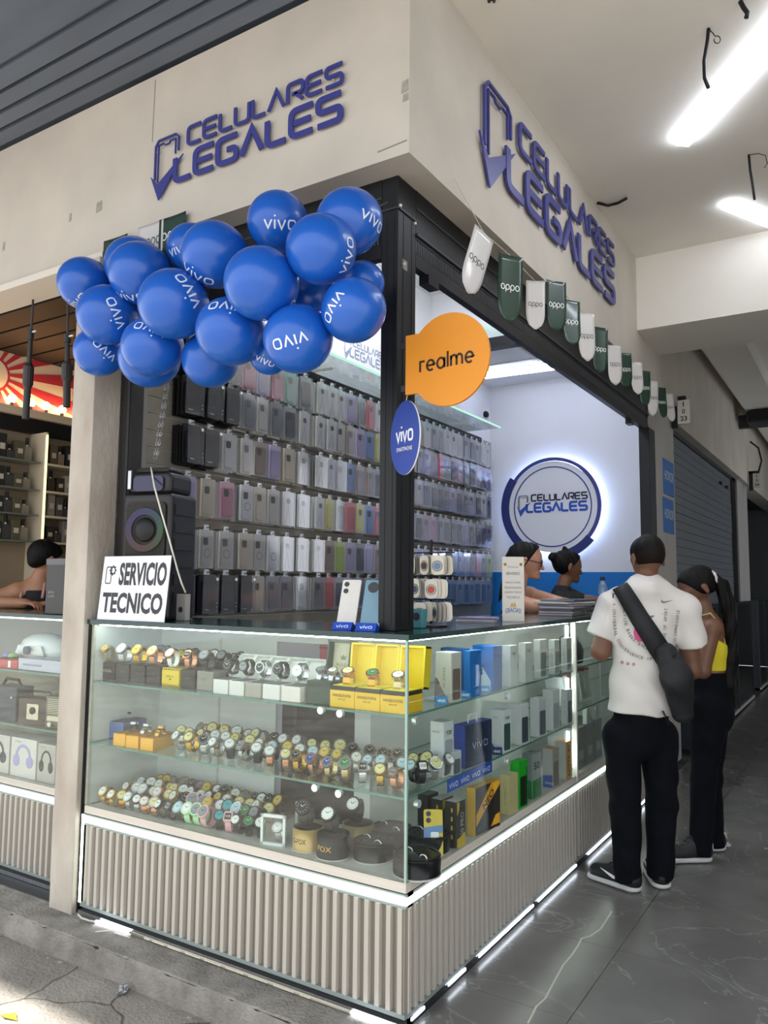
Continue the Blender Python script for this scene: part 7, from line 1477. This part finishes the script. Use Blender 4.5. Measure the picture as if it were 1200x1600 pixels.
body += hand(wN, np.array((.75, .65, .05)), UP, 1, .7, .95)+hand(wF, np.array((.4, -.9, .0)), UP, -1, .7, .95)
sobj('body', sdf(body, .0065), m_skin2, s1); face(s1, hp_, hax, 1)
pf = np.array(hax[0]); pz = np.array(hax[2]); ps = np.array(hax[1])
sobj('hair', sdf([C_(hp_(-.026, 0, .030), hp_(.020, 0, .034), .098, .090, hax[1], .9), C_(hp_(-.06, 0, .0), J(796, 935), .075, .07), C_(J(796, 930), J(782, 975), .075, .055, np.array(RH), .7)], .0055, .03, cuts=[(hp_(.052, 0, .052), pf*.86-pz*.5)], noise=lambda X, Y, Z: .002*np.sin(150*X+110*Y)), m_hair, s1)
for s in (-1, 1):
    mb = MB(); c = Vector(hp_(.104, s*.036, -.010)); Sx = Vector(hax[1]); Zx = Vector(hax[2]); mb.tube([c+Sx*.027*math.cos(a)+Zx*.022*math.sin(a) for a in np.linspace(0, 2*PI, 19)[:-1]], .003, 6, closed=True); own(mb.build('glasses_rim', m_black), s1)
    own(MB().prism(circ(.025, 16, ry=.020), lambda u, v, w_=0: c+Sx*u+Zx*v+Vector(hax[0])*w_, .001).build('lens', clear('lens_clear', 'F4F6F8', .08)), s1); own(MB().tube([c+Sx*s*.026, Vector(hp_(.05, s*.082, .0)), Vector(hp_(-.01, s*.088, .004))], .0025, 6).build('glasses_arm', m_black), s1)
own(MB().tube([hp_(.106, -.011, -.006), hp_(.106, .011, -.006)], .0025, 6).build('glasses_bridge', m_black), s1)
sobj('top', sdf([C_(J(806, 952), J(799, 990), .104, .132, np.array(RH), .77), C_(J(799, 990), J(796, 1080), .127, .122, np.array(RH), .82), C_(J(796, 1080), J(796, 1120), .126, .150, np.array(RH), .86)], .0065, .02, cuts=[(J(806, 952), np.array(UP)*.9+np.array(RH)*.2)]), mat('floral_top', '1B1A1F', .7, var=.9, scale=26, h2='8E5A66'), s1)
for dy in (-.09, .10): own(MB().tube([J(818, 965, dy), J(812, 930, dy), J(798, 928, dy), J(782, 960, dy*.8)], .006, 6).build('top_strap', m_black), s1)
sobj('trousers', sdf([C_(J(796, 1110), J(795, 1165), .14, .158, np.array(RH), .87), C_(g0, zf(g0)+np.array((0, 0, .06)), .11, .065, flat=True), C_(g1, zf(g1)+np.array((0, 0, .06)), .11, .065, flat=True)], .008, .02), m_jean, s1)
bw = Vector(wN)-Vector((.03, .02, 0)); own(MB().tube([bw+Vector((0, .034*math.cos(a), .034*math.sin(a))) for a in np.linspace(0, 2*PI, 17)[:-1]], .005, 6, closed=True).build('bracelet', m_dkgrey), s1)
C2 = Vector((-.62, 3.42, 0)); J = plane(C2); s2 = thing('person', 'shop assistant in a black shirt with dark hair tied in a bun, looking right', 'person', C2)
Fd = RH*.98+FH*.10-UP*.12; hc = J(887, 885, 0); HP, hp_, hax = head(hc, Fd, 1.0, .95); sN, sF = J(880, 938, -.15), J(890, 934, .15)
eN = J(920, 945, -.15); eN[2] = 1.36; wN = np.array((-.24, 3.45, 1.345)); eF = J(915, 950, .16); eF[2] = 1.35; wF = np.array((-.22, 3.62, 1.345))
g0, g1 = J(872, 1120, -.09), J(872, 1120, .09)
tor = [C_(J(878, 938), J(872, 985), .105, .13, np.array(RH), .76), C_(J(872, 985), J(870, 1060), .128, .122, np.array(RH), .8), C_(J(870, 1060), J(870, 1115), .124, .15, np.array(RH), .85)]
body = HP+tor+[C_(J(879, 932), J(882, 908), .055, .05), C_(J(879, 934), sN, .055, .06), C_(J(879, 934), sF, .055, .06)]+limb(sN, eN, wN, (.056, .044, .029))+limb(sF, eF, wF, (.056, .044, .029))+limb(g0, zf(g0)+np.array((0, 0, .5)), zf(g0)+np.array((0, 0, .04)), (.10, .06, .045))+limb(g1, zf(g1)+np.array((0, 0, .5)), zf(g1)+np.array((0, 0, .04)), (.10, .06, .045))
body += hand(wN, np.array((.9, .2, .0)), UP, 1, .5, .95)+hand(wF, np.array((.9, .1, .0)), UP, -1, .5, .95)
sobj('body', sdf(body, .007), m_skin3, s2); face(s2, hp_, hax, 1); pf = np.array(hax[0]); pz = np.array(hax[2])
sobj('hair', sdf([C_(hp_(-.026, 0, .028), hp_(.018, 0, .034), .096, .088, hax[1], .9), C_(hp_(-.10, 0, .05), hp_(-.13, .02, .055), .040, .036), C_(hp_(-.03, 0, .12), hp_(-.04, 0, .14), .022, .014)], .0055, .02, cuts=[(hp_(.058, 0, .05), pf*.80-pz*.60)], noise=lambda X, Y, Z: .002*np.sin(120*X+110*Y+60*Z)), m_hair, s2)
m_polo = mat('polo_black', '101216', .8, var=.2, scale=30)
sobj('shirt', sdf([C_(p[1], p[2], p[3]+.012, p[4]+.012, p[5], p[6]) for p in tor]+[C_(J(879, 934), sN, .066, .072), C_(J(879, 934), sF, .066, .072), C_(sN, np.array(sN)*.25+np.array(eN)*.75, .07, .066, flat=True), C_(sF, np.array(sF)*.25+np.array(eF)*.75, .07, .066, flat=True), C_(J(880, 926), J(881, 916), .07, .062, flat=True)], .007, .025, noise=wrinkle(.003)), m_polo, s2)
sobj('trousers', sdf([C_(J(870, 1085), J(871, 1125), .14, .158, np.array(RH), .87), C_(g0, zf(g0)+np.array((0, 0, .06)), .11, .065, flat=True), C_(g1, zf(g1)+np.array((0, 0, .06)), .11, .065, flat=True)], .008, .02), m_jean, s2)
# ---------------------------------------------------------------- seller in the neighbouring shop
C3 = Vector((-3.06, .72, 0)); J = plane(C3); s3 = thing('person', 'seller with dark hair in a black tank top resting an arm on the neighbouring counter', 'person', C3)
Fd = RH*.55+FH*.75-UP*.35; hc = J(70, 874, 0); HP, hp_, hax = head(hc, Fd, .98, .95); sN, sF = J(28, 925, -.04), J(82, 915, .16); z0 = 1.338
eN = J(-30, 940, -.12); eN[2] = z0; wN = J(40, 938, -.20); wN[2] = z0; eF = J(100, 940, .0); wF = J(85, 938, -.2); eF[2] = z0; wF[2] = z0
tor = [C_(J(55, 925), J(48, 985), .10, .13, np.array(FH), .72), C_(J(48, 985), J(46, 1060), .128, .12, np.array(FH), .76), C_(J(46, 1060), J(46, 1130), .12, .15, np.array(FH), .85)]; g0, g1 = J(25, 1140), J(67, 1140)
body = HP+tor+[C_(J(58, 922), J(64, 898), .054, .05), C_(J(56, 922), sN, .055, .06), C_(J(60, 920), sF, .055, .06)]+limb(sN, eN, wN, (.056, .045, .030))+limb(sF, eF, wF, (.056, .045, .030))+limb(g0, zf(g0)+np.array((0, 0, .5)), zf(g0)+np.array((0, 0, .04)), (.1, .06, .045))+limb(g1, zf(g1)+np.array((0, 0, .5)), zf(g1)+np.array((0, 0, .04)), (.1, .06, .045))
body += hand(wN, np.array((.9, .1, 0)), UP, 1, .5, .9)+hand(wF, np.array((-.8, -.2, 0)), UP, -1, .5, .9)
sobj('body', sdf(body, .007), mat('skin_warm', 'A8795B', .5, var=.06, scale=30), s3); face(s3, hp_, hax, 1); pf = np.array(hax[0]); pz = np.array(hax[2])
sobj('hair', sdf([C_(hp_(-.026, 0, .028), hp_(.018, 0, .034), .096, .088, hax[1], .9), C_(hp_(-.05, 0, .0), hp_(-.06, 0, -.04), .06, .04)], .0055, .02, cuts=[(hp_(.058, 0, .05), pf*.80-pz*.60)]), m_hair, s3)
sobj('tank_top', sdf([C_(p[1], p[2], p[3]+.010, p[4]+.010, p[5], p[6]) for p in tor], .007, .02, cuts=[(J(50, 922), (0, 0, 1))]), mat('tank_black', '17161A', .8), s3)
for px in (38, 72): own(MB().tube([J(px-6, 935, -.10), J(px-2, 912, -.05), J(px+2, 908, .03), J(px+4, 930, .10)], .009, 6).build('strap', mat('strap_pink', 'B58A84', .7)), s3)
sobj('trousers', sdf([C_(J(46, 1095), J(46, 1135), .14, .158, np.array(FH), .87), C_(g0, zf(g0)+np.array((0, 0, .06)), .11, .065, flat=True), C_(g1, zf(g1)+np.array((0, 0, .06)), .11, .065, flat=True)], .008, .02), m_jean, s3)
